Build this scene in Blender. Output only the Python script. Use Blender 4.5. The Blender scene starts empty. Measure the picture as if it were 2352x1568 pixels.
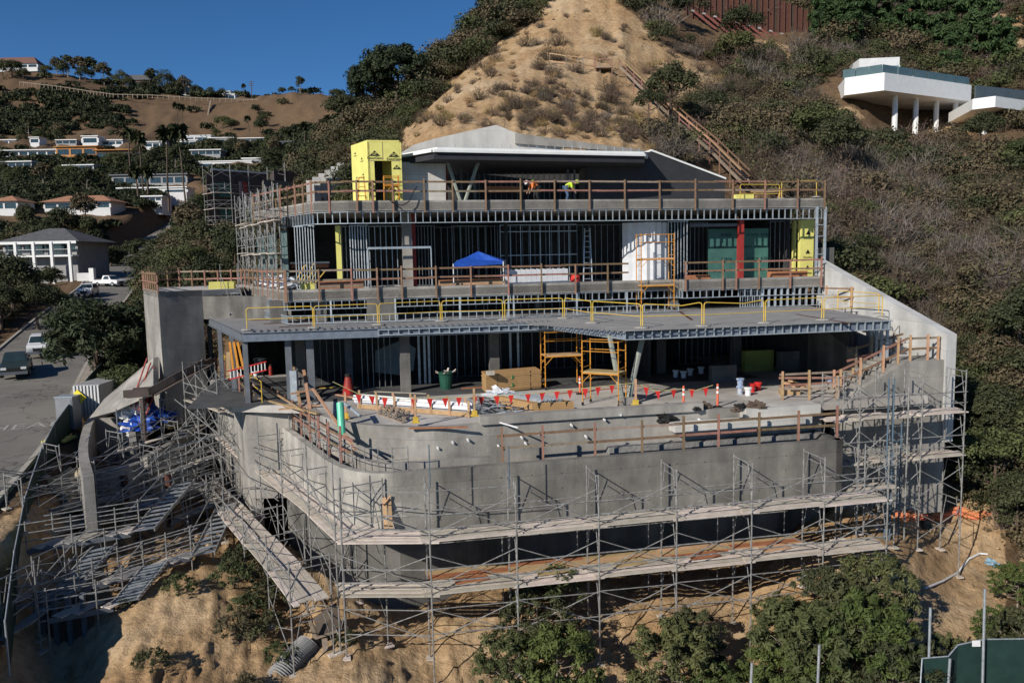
import bpy, math, random
import numpy as np
from mathutils import Vector, Matrix
random.seed(7); rng = np.random.default_rng(7)
SC = bpy.context.scene
COL = SC.collection
rad = math.radians
# ---------------------------------------------------------------- camera, sky, sun, exposure
FPX = 1811.0; ROLL = 0.02; PITCH = rad(6.1)
Fw = Vector((0, math.cos(PITCH), -math.sin(PITCH))); Up = Vector((0, math.sin(PITCH), math.cos(PITCH))); Rt = Vector((1, 0, 0))
CX = Rt*math.cos(ROLL) - Up*math.sin(ROLL); CY = Rt*math.sin(ROLL) + Up*math.cos(ROLL)
cam = bpy.data.cameras.new('camera'); camo = bpy.data.objects.new('camera', cam); COL.objects.link(camo)
cam.sensor_width = 36; cam.lens = 36*FPX/2352; cam.clip_start = .5; cam.clip_end = 6000
camo.matrix_world = Matrix(((CX.x, CY.x, -Fw.x, 0), (CX.y, CY.y, -Fw.y, 0), (CX.z, CY.z, -Fw.z, 0), (0, 0, 0, 1)))
SC.camera = camo
SUN = Vector((-1.02, -1.18, .84)).normalized()
wd = bpy.data.worlds.new('World'); SC.world = wd; wd.use_nodes = True
nt = wd.node_tree; bg = nt.nodes['Background']
sk = nt.nodes.new('ShaderNodeTexSky'); sk.sky_type = 'NISHITA'; sk.sun_disc = False
sk.sun_elevation = math.asin(SUN.z); sk.sun_rotation = math.atan2(SUN.x, SUN.y)
sk.altitude = 2500; sk.air_density = .9; sk.dust_density = .0; sk.ozone_density = 4.5
hs0 = nt.nodes.new('ShaderNodeHueSaturation'); hs0.inputs['Saturation'].default_value = 1.17; nt.links.new(sk.outputs[0], hs0.inputs['Color']); nt.links.new(hs0.outputs[0], bg.inputs[0]); bg.inputs[1].default_value = .086
sl = bpy.data.lights.new('sun', 'SUN'); sl.energy = 4.7; sl.angle = rad(.5); sl.color = (1, .94, .84)
so = bpy.data.objects.new('sun', sl); COL.objects.link(so); so.rotation_euler = SUN.to_track_quat('Z', 'Y').to_euler()
SC.view_settings.view_transform = 'Standard'; SC.view_settings.look = 'None'; SC.view_settings.exposure = .12; SC.view_settings.gamma = 1
SC.render.engine = 'CYCLES'
SC.cycles.max_bounces = 5; SC.cycles.diffuse_bounces = 3; SC.cycles.glossy_bounces = 2; SC.cycles.transparent_max_bounces = 6

# ---------------------------------------------------------------- survey: sight lines to places at a known depth, height or facade plane
def ray(px, py): return Fw + CX*((px-1176)/FPX) - CY*((py-784)/FPX)
def A(px, py, y): d = ray(px, py); return d*(y/d.y)
def Zp(px, py, z): d = ray(px, py); return d*(z/d.z)
TH = rad(11.7); EU = Vector((math.cos(TH), math.sin(TH), 0)); EV = Vector((-math.sin(TH), math.cos(TH), 0)); O0 = Vector((0, 36, 0))
EZ = Vector((0, 0, 1))
def W(u, v, z=0): return O0 + EU*u + EV*v + EZ*z
def Pv(px, py, v):
    d = ray(px, py); t = (v + O0.dot(EV))/d.dot(EV); return d*t
def uz(px, py, v):
    w = Pv(px, py, v); return (w-O0).dot(EU), w.z
def uv(w): return (w-O0).dot(EU), (w-O0).dot(EV)
def P(w):
    k = w.dot(Fw); return 1176+FPX*w.dot(CX)/k, 784-FPX*w.dot(CY)/k

# ---------------------------------------------------------------- materials
MATS = {}
def mat(name, c1, c2=None, scale=3.0, rough=.8, metal=0, bump=0.0, bscale=None, detail=4, obj=False, streak=0, stain=None, rnd=0.0, spec=.3, emit=None, coord='pos', trans=0):
    if name in MATS: return MATS[name]
    m = bpy.data.materials.new(name); m.use_nodes = True; n = m.node_tree.nodes; L = m.node_tree.links
    b = n['Principled BSDF']; b.inputs['Roughness'].default_value = rough; b.inputs['Metallic'].default_value = metal
    b.inputs['Specular IOR Level'].default_value = spec
    if trans: b.inputs['Transmission Weight'].default_value = trans
    c2 = c2 or tuple(x*.72 for x in c1)
    geo = n.new('ShaderNodeNewGeometry'); vec = geo.outputs['Position']
    if coord == 'obj': tc = n.new('ShaderNodeTexCoord'); vec = tc.outputs['Object']
    nz = n.new('ShaderNodeTexNoise'); nz.inputs['Scale'].default_value = scale; nz.inputs['Detail'].default_value = detail; nz.inputs['Roughness'].default_value = .62
    L.new(vec, nz.inputs['Vector'])
    rp = n.new('ShaderNodeValToRGB'); rp.color_ramp.elements[0].position = .32; rp.color_ramp.elements[1].position = .68
    rp.color_ramp.elements[0].color = (*c2, 1); rp.color_ramp.elements[1].color = (*c1, 1)
    L.new(nz.outputs[0], rp.inputs[0]); out = rp.outputs[0]
    if streak:
        mp = n.new('ShaderNodeMapping'); mp.inputs['Scale'].default_value = (.75, .75, .13); L.new(vec, mp.inputs['Vector'])
        n2 = n.new('ShaderNodeTexNoise'); n2.inputs['Scale'].default_value = 1.6; n2.inputs['Detail'].default_value = 5; L.new(mp.outputs[0], n2.inputs['Vector'])
        r2 = n.new('ShaderNodeMapRange'); r2.inputs[1].default_value = .35; r2.inputs[2].default_value = .7; r2.inputs[3].default_value = 1-streak; r2.inputs[4].default_value = 1+streak*.45
        L.new(n2.outputs[0], r2.inputs[0])
        n4 = n.new('ShaderNodeTexNoise'); n4.inputs['Scale'].default_value = .35; n4.inputs['Detail'].default_value = 6; L.new(vec, n4.inputs['Vector'])
        r4 = n.new('ShaderNodeMapRange'); r4.inputs[1].default_value = .35; r4.inputs[2].default_value = .65; r4.inputs[3].default_value = 1-streak*.8; r4.inputs[4].default_value = 1+streak*.3
        L.new(n4.outputs[0], r4.inputs[0])
        mm = n.new('ShaderNodeMath'); mm.operation = 'MULTIPLY'; L.new(r2.outputs[0], mm.inputs[0]); L.new(r4.outputs[0], mm.inputs[1])
        # form panels: every pour panel a touch different, thin darker joints between them
        sp = n.new('ShaderNodeVectorMath'); sp.operation = 'DIVIDE'; sp.inputs[1].default_value = (2.44, 2.44, 1.22); L.new(vec, sp.inputs[0])
        fl_ = n.new('ShaderNodeVectorMath'); fl_.operation = 'FLOOR'; L.new(sp.outputs[0], fl_.inputs[0]); wn = n.new('ShaderNodeTexWhiteNoise'); L.new(fl_.outputs[0], wn.inputs['Vector'])
        r7 = n.new('ShaderNodeMapRange'); r7.inputs[3].default_value = .93; r7.inputs[4].default_value = 1.06; L.new(wn.outputs['Value'], r7.inputs[0])
        fr_ = n.new('ShaderNodeVectorMath'); fr_.operation = 'FRACTION'; L.new(sp.outputs[0], fr_.inputs[0]); sx = n.new('ShaderNodeSeparateXYZ'); L.new(fr_.outputs[0], sx.inputs[0])
        lt_ = n.new('ShaderNodeMath'); lt_.operation = 'LESS_THAN'; lt_.inputs[1].default_value = .02; L.new(sx.outputs[2], lt_.inputs[0])
        r8 = n.new('ShaderNodeMapRange'); r8.inputs[3].default_value = 1; r8.inputs[4].default_value = .8; L.new(lt_.outputs[0], r8.inputs[0])
        m7 = n.new('ShaderNodeMath'); m7.operation = 'MULTIPLY'; L.new(r7.outputs[0], m7.inputs[0]); L.new(r8.outputs[0], m7.inputs[1]); m8 = n.new('ShaderNodeMath'); m8.operation = 'MULTIPLY'; L.new(mm.outputs[0], m8.inputs[0]); L.new(m7.outputs[0], m8.inputs[1]); mm = m8
        mx = n.new('ShaderNodeVectorMath'); mx.operation = 'SCALE'; L.new(out, mx.inputs[0]); L.new(mm.outputs[0], mx.inputs['Scale']); out = mx.outputs[0]
    if stain:
        n3 = n.new('ShaderNodeTexNoise'); n3.inputs['Scale'].default_value = scale*.23; n3.inputs['Detail'].default_value = 6; L.new(vec, n3.inputs['Vector'])
        r3 = n.new('ShaderNodeMapRange'); r3.inputs[1].default_value = .5; r3.inputs[2].default_value = .62; L.new(n3.outputs[0], r3.inputs[0])
        m3 = n.new('ShaderNodeMix'); m3.data_type = 'RGBA'; L.new(r3.outputs[0], m3.inputs[0]); L.new(out, m3.inputs[6]); m3.inputs[7].default_value = (*stain, 1); out = m3.outputs[2]
    if rnd:
        oi = n.new('ShaderNodeObjectInfo'); r5 = n.new('ShaderNodeMapRange'); r5.inputs[3].default_value = 1-rnd; r5.inputs[4].default_value = 1+rnd
        L.new(oi.outputs['Random'], r5.inputs[0])
        m5 = n.new('ShaderNodeVectorMath'); m5.operation = 'SCALE'; L.new(out, m5.inputs[0]); L.new(r5.outputs[0], m5.inputs['Scale']); out = m5.outputs[0]
        hs = n.new('ShaderNodeHueSaturation'); r6 = n.new('ShaderNodeMath'); r6.operation = 'MULTIPLY_ADD'; L.new(oi.outputs['Random'], r6.inputs[0]); r6.inputs[1].default_value = -.05*rnd*4; r6.inputs[2].default_value = .5+.025*rnd*4
        L.new(r6.outputs[0], hs.inputs['Hue']); L.new(out, hs.inputs['Color']); out = hs.outputs[0]
    L.new(out, b.inputs['Base Color'])
    if bump:
        nb = n.new('ShaderNodeTexNoise'); nb.inputs['Scale'].default_value = bscale or scale*6; nb.inputs['Detail'].default_value = 5; L.new(vec, nb.inputs['Vector'])
        bp = n.new('ShaderNodeBump'); bp.inputs['Strength'].default_value = bump; bp.inputs['Distance'].default_value = .05
        L.new(nb.outputs[0], bp.inputs['Height']); L.new(bp.outputs[0], b.inputs['Normal'])
    MATS[name] = m; return m
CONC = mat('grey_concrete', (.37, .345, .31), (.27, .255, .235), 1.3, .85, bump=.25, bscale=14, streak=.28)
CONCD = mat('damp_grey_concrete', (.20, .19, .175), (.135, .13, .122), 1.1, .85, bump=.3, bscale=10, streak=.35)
CONCL = mat('pale_concrete', (.60, .58, .54), (.50, .48, .45), .8, .85, bump=.15, bscale=12, streak=.16)
CONCW = mat('white_concrete', (.58, .57, .55), (.45, .45, .44), .8, .85, bump=.1, streak=.14)
SHOT = mat('rough_shotcrete', (.30, .29, .275), (.19, .19, .185), 3, .9, bump=.9, bscale=7, streak=.25)
FLOOR = mat('concrete_floor', (.54, .51, .47), (.38, .36, .335), .9, .85, bump=.15, stain=(.31, .285, .26))
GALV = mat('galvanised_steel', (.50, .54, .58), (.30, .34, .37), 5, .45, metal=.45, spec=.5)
STEEL = mat('grey_primed_steel', (.135, .15, .17), (.10, .11, .125), 2, .6, spec=.4)
STEELB = mat('blue_grey_beam', (.17, .20, .25), (.11, .13, .165), 3, .5, spec=.4)
STEELP = mat('olive_grey_column_paint', (.27, .29, .25), (.21, .23, .20), 3, .55)
TUBE = mat('scaffold_tube', (.38, .38, .37), (.17, .16, .15), 6, .5, metal=.3, spec=.4)
TUBEB = mat('blue_scaffold_tube', (.10, .16, .22), (.07, .10, .13), 4, .5)
PLANK = mat('weathered_plank', (.60, .53, .46), (.44, .38, .32), 2.2, .85, bump=.3, rnd=.22)
PLY = mat('plywood', (.52, .36, .20), (.40, .26, .14), 2, .8, rnd=.2)
PLYR = mat('red_faced_plywood', (.40, .17, .08), (.28, .11, .06), 2, .7)
WOOD = mat('brown_rail_wood', (.27, .155, .10), (.17, .10, .068), 4, .75, rnd=.3)
WOODL = mat('fresh_timber', (.48, .31, .18), (.36, .22, .12), 4, .75, rnd=.2)
WOODG = mat('grey_old_timber', (.30, .24, .18), (.20, .155, .12), 4, .85, rnd=.2)
YEL = mat('yellow_paint', (.68, .47, .08), (.55, .36, .05), 5, .5, rnd=.08)
ORA = mat('orange_scaffold_paint', (.62, .28, .04), (.48, .20, .03), 5, .45)
REDP = mat('red_oxide_paint', (.33, .035, .03), (.25, .03, .025), 4, .5)
REDB = mat('bright_red', (.62, .03, .03), (.5, .025, .02), 4, .6)
YSH = mat('yellow_gypsum_sheathing', (.72, .67, .20), (.62, .58, .17), 2, .8)
TEAL = mat('green_weather_barrier', (.06, .16, .13), (.04, .11, .095), 2, .6, rnd=.1)
BLACK = mat('black_membrane', (.035, .036, .042), (.026, .027, .031), 1.5, .7)
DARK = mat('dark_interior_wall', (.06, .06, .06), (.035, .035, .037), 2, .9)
WHITE = mat('white_paint', (.78, .78, .76), (.70, .70, .69), 2, .5)
WRAP = mat('white_sheet_wrap', (.62, .63, .66), (.52, .53, .56), 2, .35, spec=.5)
FOAM = mat('white_plastic', (.75, .75, .74), (.66, .66, .66), 4, .4)
BLUE = mat('blue_tarp', (.02, .09, .45), (.015, .06, .32), 3, .45, bump=.4, bscale=4)
GLASS = mat('dark_window_glass', (.03, .05, .055), (.02, .035, .04), 1, .08, spec=.8)
GREENG = mat('green_fence_screen', (.022, .05, .042), (.014, .034, .03), 2, .7)
RUST = mat('rusty_steel', (.12, .05, .035), (.08, .035, .025), 3, .7)
ASPH = mat('asphalt', (.19, .175, .155), (.145, .135, .12), .5, .9, bump=.15, bscale=30, stain=(.21, .195, .17))
PAINT = mat('road_paint', (.42, .41, .38), (.25, .24, .22), 8, .8)
RUBBER = mat('tyre_rubber', (.02, .02, .02), (.015, .015, .015), 5, .8)
INK = mat('black_ink', (.02, .02, .02), (.015, .015, .015), 5, .8)
CARD = mat('brown_cardboard_lumber', (.43, .265, .12), (.36, .22, .10), 2, .8)

# ---------------------------------------------------------------- mesh builder
class MB:
    def __init__(s): s.v = []; s.f = []
    def add(s, v, f):
        k = len(s.v); s.v += [tuple(x) for x in v]; s.f += [tuple(i+k for i in q) for q in f]; return s
    def box(s, c, d, ex=None, ey=None, ez=None):
        ex = ex or Vector((1, 0, 0)); ey = ey or Vector((0, 1, 0)); ez = ez or Vector((0, 0, 1)); c = Vector(c)
        v = [c+ex*(d[0]/2*i)+ey*(d[1]/2*j)+ez*(d[2]/2*k) for i in (-1, 1) for j in (-1, 1) for k in (-1, 1)]
        return s.add(v, [(0, 1, 3, 2), (4, 6, 7, 5), (0, 4, 5, 1), (2, 3, 7, 6), (0, 2, 6, 4), (1, 5, 7, 3)])
    def bar(s, p, q, w, h, up=None):
        p = Vector(p); q = Vector(q); ax = q-p; l = ax.length
        if l < 1e-5: return s
        ax.normalize(); up = up or (Vector((0, 0, 1)) if abs(ax.z) < .95 else Vector((0, 1, 0)))
        sd = ax.cross(up).normalized(); u2 = sd.cross(ax).normalized()
        return s.box((p+q)/2, (l, w, h), ax, sd, u2)
    def tube(s, p, q, r, n=6, r2=None, cap=True):
        p = Vector(p); q = Vector(q); ax = (q-p)
        if ax.length < 1e-6: return s
        ax.normalize(); up = Vector((0, 0, 1)) if abs(ax.z) < .95 else Vector((1, 0, 0)); sd = ax.cross(up).normalized(); u2 = sd.cross(ax)
        r2 = r if r2 is None else r2; v = []
        for i in range(n):
            a = 2*math.pi*i/n; d = sd*math.cos(a)+u2*math.sin(a); v += [p+d*r, q+d*r2]
        f = [(2*i, 2*((i+1) % n), 2*((i+1) % n)+1, 2*i+1) for i in range(n)]
        if cap: f += [tuple(range(0, 2*n, 2))[::-1], tuple(range(1, 2*n, 2))]
        return s.add(v, f)
    def path(s, pts, r, n=6):
        for a, b in zip(pts, pts[1:]): s.tube(a, b, r, n)
        return s
    def prism(s, poly, z0, z1):      # poly: world/local xy(z ignored) points; z may be per-point lists
        n = len(poly); a = z0 if isinstance(z0, (list, tuple)) else [z0]*n; b = z1 if isinstance(z1, (list, tuple)) else [z1]*n
        v = [(p[0], p[1], a[i]) for i, p in enumerate(poly)]+[(p[0], p[1], b[i]) for i, p in enumerate(poly)]
        return s.add(v, [(i, (i+1) % n, n+(i+1) % n, n+i) for i in range(n)]+[tuple(range(n))[::-1], tuple(range(n, 2*n))])
    def slab(s, poly, d):            # 3d polygon extruded along vector d
        n = len(poly); poly = [Vector(p) for p in poly]; v = poly+[p+d for p in poly]
        return s.add(v, [(i, (i+1) % n, n+(i+1) % n, n+i) for i in range(n)]+[tuple(range(n))[::-1], tuple(range(n, 2*n))])
    def lathe(s, c, prof, n=12):     # prof: (r, z)
        c = Vector(c); v = []; m = len(prof)
        for r, z in prof:
            for i in range(n): a = 2*math.pi*i/n; v.append(c+Vector((r*math.cos(a), r*math.sin(a), z)))
        f = [(j*n+i, j*n+(i+1) % n, (j+1)*n+(i+1) % n, (j+1)*n+i) for j in range(m-1) for i in range(n)]
        return s.add(v, f+[tuple(range(n))[::-1], tuple(range((m-1)*n, m*n))])
    def mesh(s, name, m):
        me = bpy.data.meshes.new(name); me.from_pydata(s.v, [], s.f); me.materials.append(m); me.validate(verbose=False)
        return me
MW = {}
def put(name, me, parent=None, M=None):
    o = bpy.data.objects.new(name, me); COL.objects.link(o); M = M or Matrix.Identity(4)
    if parent is not None:
        o.parent = parent; o.matrix_parent_inverse = MW[parent.name].inverted()
    o.matrix_basis = M; MW[o.name] = M.copy(); return o
def obj(name, mb, m, parent=None, origin=None):
    if origin is None and parent is None:
        a = np.array(mb.v); origin = Vector(((a[:, 0].min()+a[:, 0].max())/2, (a[:, 1].min()+a[:, 1].max())/2, a[:, 2].min()))
    if origin is not None:
        origin = Vector(origin); mb.v = [tuple(Vector(x)-origin) for x in mb.v]; M = Matrix.Translation(origin)
    else: M = Matrix.Identity(4)
    return put(name, mb.mesh(name, m), parent, M)
def tag(o, label=None, cat=None, group=None, kind=None):
    if label: o['label'] = label
    if cat: o['category'] = cat
    if group: o['group'] = group
    if kind: o['kind'] = kind
    return o
def thing(name, label, cat, loc, group=None):
    o = bpy.data.objects.new(name, None); COL.objects.link(o); o.empty_display_size = .2
    M = Matrix.Translation(Vector(loc)); o.matrix_basis = M; MW[o.name] = M
    return tag(o, label, cat, group)
_unit = {}
def unit(kind, m):
    k = (kind, m.name)
    if k not in _unit:
        b = MB()
        if kind == 'box': b.box((0, 0, 0), (1, 1, 1))
        else: b.tube((-.5, 0, 0), (.5, 0, 0), .5, 7)
        _unit[k] = b.mesh(kind+'_'+m.name, m)
    return _unit[k]
def axm(p, q, w, h, up=None):
    p = Vector(p); q = Vector(q); ax = q-p; l = ax.length; ax.normalize()
    up = up or (Vector((0, 0, 1)) if abs(ax.z) < .95 else Vector((0, 1, 0)))
    sd = ax.cross(up).normalized(); u2 = sd.cross(ax).normalized(); c = (p+q)/2
    return Matrix(((ax.x*l, sd.x*w, u2.x*h, c.x), (ax.y*l, sd.y*w, u2.y*h, c.y), (ax.z*l, sd.z*w, u2.z*h, c.z), (0, 0, 0, 1)))
def barp(name, p, q, w, h, m, parent, up=None): return put(name, unit('box', m), parent, axm(p, q, w, h, up))
def tubp(name, p, q, r, m, parent): return put(name, unit('tube', m), parent, axm(p, q, 2*r, 2*r))
KIDS = None
def kids(o):
    global KIDS
    if KIDS is None or o.name not in KIDS or True:
        return [c for c in CH.get(o.name, [])]
CH = {}
_put = put
def put(name, me, parent=None, M=None):
    o = _put(name, me, parent, M)
    if parent is not None: CH.setdefault(parent.name, []).append(o)
    return o
def dup(root, M, label=None, group=None):
    r = root.copy(); COL.objects.link(r); r.matrix_basis = M; MW[r.name] = M
    if label: r['label'] = label
    if group: r['group'] = group
    def rec(a, b):
        for ch in CH.get(a.name, []):
            c = ch.copy(); COL.objects.link(c); c.parent = b; CH.setdefault(b.name, []).append(c); MW[c.name] = M@MW[root.name].inverted()@MW[ch.name]; rec(ch, c)
    rec(root, r); return r
def TR(loc, rz=0, s=1.0): 
    S = s if hasattr(s, '__len__') else (s, s, s)
    return Matrix.Translation(Vector(loc))@Matrix.Rotation(rz, 4, 'Z')@Matrix.Diagonal((*S, 1))
def text(name, body, c, ex, ez, size, m, parent, off=.012, th=.002):
    cu = bpy.data.curves.new(name, 'FONT'); cu.body = body; cu.size = size; cu.align_x = 'CENTER'; cu.align_y = 'CENTER'; cu.extrude = th
    cu.materials.append(m); ex = ex.normalized(); n = ex.cross(ez).normalized(); ez = n.cross(ex); c = Vector(c)+n*off
    M = Matrix(((ex.x, ez.x, n.x, c.x), (ex.y, ez.y, n.y, c.y), (ex.z, ez.z, n.z, c.z), (0, 0, 0, 1)))
    key = (body, round(size, 3), m.name)
    if key not in _txt:
        t = bpy.data.objects.new('tmp', cu); COL.objects.link(t); bpy.context.view_layer.update()
        me = bpy.data.meshes.new_from_object(t.evaluated_get(bpy.context.evaluated_depsgraph_get())); me.name = 'lettering'; bpy.data.objects.remove(t); _txt[key] = me
        if not me.materials: me.materials.append(m)
    return put(name, _txt[key], parent, M)
_txt = {}
# ---------------------------------------------------------------- terrain: one sheet through surveyed ground points
CP = [  # (px, py, depth); with a negative third number: (u, v, height) in the frame of the house
 (-4,-1,-14.7),(4,-1,-14.7),(12,-1,-14.2),(-4,-5,-14.6),(0,-6,-14.5),(5,-5.5,-14.5),(11,-5.5,-13.8),(19,-2.5,-12.6),(-2,8,-13),(8,8,-13),(-11,1,-13.2),(-9,-3.5,-13.9),(-13,8,-12),

 # foreground slope
 (1176,1568,27.8),(1000,1530,28.5),(1555,1440,30.2),(1727,1475,30.5),(1890,1395,31.2),(2035,1308,32),(1450,1568,28.2),(1700,1568,28.5),
 (800,1500,27.6),(640,1560,26.6),(700,1440,30),(620,1330,33),(520,1175,42),(600,1180,40),(650,1240,37),(480,1350,31),(380,1440,28.6),(300,1500,27.2),(230,1560,26),(480,1540,26.5),(1000,1420,31),(860,1400,31.5),
 (2100,1400,31.5),(2200,1560,29),(2352,1560,28.5),(2352,1360,34),(2250,1190,39),(2100,1190,38.5),(2200,1120,41),(2330,1250,38),(2352,1130,41),
 # gully between the spur and the road wall
 (420,1200,39),(330,1180,38.2),(310,1300,33),(240,1420,29.6),(150,1568,28),(190,1320,32),(140,1140,38.5),(440,1070,48),(300,1020,50),
 # right hillside
 (2180,960,45),(2352,960,41),(2352,760,46),(2200,760,50),(2050,650,54),(1930,560,56),(2352,600,54),(2150,540,62),(1950,450,68),(2352,450,70),
 (2150,400,77),(1900,380,80),(2000,310,90),(2200,345,86),(2110,330,92),(2060,300,99),(2180,310,99),(2352,320,88),(1750,330,78),(1640,390,70),(1620,250,92),(1800,200,105),(1950,180,103),
 (1700,120,115),(1850,110,118),(1580,60,120),(2100,200,112),(2300,160,116),(2100,70,132),(2352,80,128),(2352,20,142),(2050,15,145),(1700,0,135),(1850,0,140),
 # sandy spur
 (1000,345,60),(1176,330,62),(1400,350,62),(1500,390,62),(1100,260,71),(1300,270,72),(1450,290,74),(960,310,64),(1060,200,83),(1160,165,88),(1330,155,90),(1440,170,92),(1250,120,97),(1400,90,102),
 (1350,30,112),(1300,5,116),(1420,-40,122),(1500,60,112),(1400,-250,160),(1600,-200,160),(1200,-60,138),(1900,-120,165),(2352,-60,170),
 # brush flank left of the spur and its skyline
 (905,330,68),(980,260,84),(1000,195,108),(1060,105,120),(1150,25,131),(1110,130,105),(920,225,112),(850,300,100),(800,330,100),(785,420,92),(700,525,85),(640,545,80),
 # behind that flank: canyon
 (900,330,150),(1000,330,170),(1100,330,200),(800,370,150),(1000,300,260),
 # street and canyon bottom left
 (-60,1250,30),(-250,1250,30),(40,1000,45),(-200,1000,45),(170,880,58),(90,820,68),(-100,850,68),(180,730,95),(240,660,130),(300,620,165),(310,585,190),(200,640,140),(60,655,135),(0,700,100),(-150,700,100),
 (60,745,85),(330,760,75),(420,640,85),(520,560,95),(600,548,100),(430,600,120),(433,515,210),(500,480,230),
 (100,560,190),(200,480,225),(40,480,225),(350,440,270),(550,410,290),(700,400,260),(300,390,330),(100,400,330),(500,350,390),(250,350,400),(50,350,400),(700,340,380),(-250,450,250),(-300,620,140),(-300,350,380),
 # far ridge
 (100,260,560),(300,290,520),(500,290,520),(700,290,470),(800,300,430),(0,190,640),(150,175,690),(300,205,690),(420,215,680),(520,228,670),(620,225,660),(690,212,600),(760,225,560),(850,240,600),(950,260,620),(1100,270,650),
 (-300,200,640),(-300,120,760),
 (0,230,950),(400,260,950),(800,290,950),(1200,300,950),
 # outside the frame and beyond
 (2700,1400,30),(2700,1000,38),(2700,600,52),(2700,300,85),(2700,50,130),(3100,900,38),(3100,300,80),(-350,1568,25),(-700,1200,30),(-700,700,90),(-800,300,400),(1176,2200,18),(400,2000,18),(2000,2000,20),(2352,0,400),(1600,0,400),(1176,150,500),(1600,150,1200),(2352,150,1200),(3000,100,500),(0,300,1500),(1176,350,1500),(-800,250,1200),
]
def _k(r2): return r2*np.log(r2+1e-9)*.5
_a = []; _b = []
for px, py, y in CP:
    w = A(px, py, y) if y > 0 else W(px, py, y); _a.append((w.x/w.y*2.6, math.log(w.y)*1.5)); _b.append(w.z/w.y)
_a = np.array(_a); _b = np.array(_b); _n = len(_a)
_D = ((_a[:, None]-_a[None])**2).sum(2); _K = _k(_D)+np.eye(_n)*.002
_Pm = np.c_[np.ones(_n), _a]; _M = np.block([[_K, _Pm], [_Pm.T, np.zeros((3, 3))]])
_w = np.linalg.solve(_M, np.r_[_b, 0, 0, 0])
def elev(x, y):
    q = np.c_[np.ravel(x)/np.ravel(y)*2.6, np.log(np.ravel(y))*1.5]; out = np.empty(len(q))
    for i in range(0, len(q), 20000):
        s = q[i:i+20000]; D = ((s[:, None]-_a[None])**2).sum(2); out[i:i+20000] = _k(D)@_w[:_n]+_w[_n]+s@_w[_n+1:]
    return out*np.ravel(y)
_ph = rng.uniform(0, 6.28, (40, 2)); _dr = rng.uniform(0, 6.28, 40)
def fbm(x, y, base, octs, k0=0):
    o = 0; amp = 1; f = base
    for i in range(octs):
        for j in range(3):
            t = _dr[(k0+i*3+j) % 40]; p = _ph[(k0+i*3+j) % 40]
            o = o+amp*np.sin((x*math.cos(t)+y*math.sin(t))*f+p[0]+1.7*np.sin((x*math.sin(t)-y*math.cos(t))*f*.63+p[1]))
        amp *= .52; f *= 1.93
    return o/3
ROADC = [Vector((-22.5, 18, -11.2)), Vector((-26.1, 31, -10.6)), Vector((-30.8, 45, -9.6)), Vector((-36.5, 58, -8.7)), Vector((-42.3, 72, -7.5)), Vector((-51.5, 95, -5.5)), Vector((-65, 128, -3.4)), Vector((-79, 158, -1.4)), A(300, 600, 190), A(345, 560, 215), A(420, 515, 240), A(440, 480, 270)]

def smooth_path(pts, n=14):
    out = []
    for i in range(len(pts)-1):
        p0 = pts[max(i-1, 0)]; p1 = pts[i]; p2 = pts[i+1]; p3 = pts[min(i+2, len(pts)-1)]
        for k in range(n):
            t = k/n; out.append(.5*((2*p1)+(p2-p0)*t+(2*p0-5*p1+4*p2-p3)*t*t+(3*p1-p0-3*p2+p3)*t**3))
    return out+[pts[-1]]
RP = smooth_path(ROADC); RA = np.array([tuple(p) for p in RP])
def inpoly(px, py, poly):
    r = np.zeros(np.shape(px), bool); n = len(poly)
    for i in range(n):
        x1, y1 = poly[i]; x2, y2 = poly[(i+1) % n]
        c = ((y1 > py) != (y2 > py)) & (px < (x2-x1)*(py-y1)/((y2-y1) if y2 != y1 else 1e-9)+x1); r ^= c
    return r
def ground(x, y, fine=True):
    x = np.atleast_1d(np.asarray(x, float)); y = np.atleast_1d(np.asarray(y, float)); sh = x.shape; x = x.ravel(); y = y.ravel()
    z = elev(x, y)
    if fine:
        u = (x*EU.x+(y-36)*EU.y); 
        rough = np.clip((y-15)/60, .25, 5)
        z = z+fbm(x, y, .33/rough**.8, 4)*.28*rough**.9+np.minimum(rough, 1)*fbm(x, y, 2.4, 3, 9)*.05
        gul = np.abs(fbm(x*1.25+y*.35, y*.3, .9/rough, 2, 20)); z = z+(gul-.4)*.36*np.where(y < 150, np.minimum(rough+.15, .8), rough)
        g2 = np.abs(fbm(x*2.6+y*.5, y*.55, 1.0/rough**.7, 3, 31)); z = z+(g2-.35)*np.where(y > 48, .36, .2)*np.minimum(rough+.2, .9); z = z+np.where(y < 130, fbm(x, y, 5.5, 2, 2)*.035*np.minimum(1+y/40, 2.5), 0)
    u = x*EU.x+(y-36)*EU.y; v = x*EV.x+(y-36)*EV.y
    # cut for the house
    ins = inpoly(u, v, [(-16.5, 20.5), (-12.2, 5), (-10.5, 2.5), (-5.5, -1.9), (12.6, -1.9), (20.6, -2.4), (21.6, 9), (21.6, 24), (-9, 24), (-18, 26)])
    z = np.where(ins, np.minimum(z, -14.6), z)
    for i in range(0, len(x), 40000):           # road corridor
        s = slice(i, i+40000); D = (x[s][:, None]-RA[None, :, 0])**2+(y[s][:, None]-RA[None, :, 1])**2; k = D.argmin(1); d = np.sqrt(D[np.arange(len(k)), k])
        hw = 4.9
        t = np.clip((d-hw)/np.where(x[s] > RA[k, 0], 1.6, 5.0), 0, 1); t = t*t*(3-2*t)
        z[s] = np.where((y[s] < 275), (RA[k, 2]-.12)*(1-t)+z[s]*t, z[s])
    return z.reshape(sh)
def gz(x, y): return float(ground([x], [y])[0])
def proj(x, y, z):
    k = y*Fw.y+z*Fw.z; cxx = x*CX.x+y*CX.y+z*CX.z; cyy = x*CY.x+y*CY.y+z*CY.z
    return 1176+FPX*cxx/k, 784-FPX*cyy/k
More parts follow.
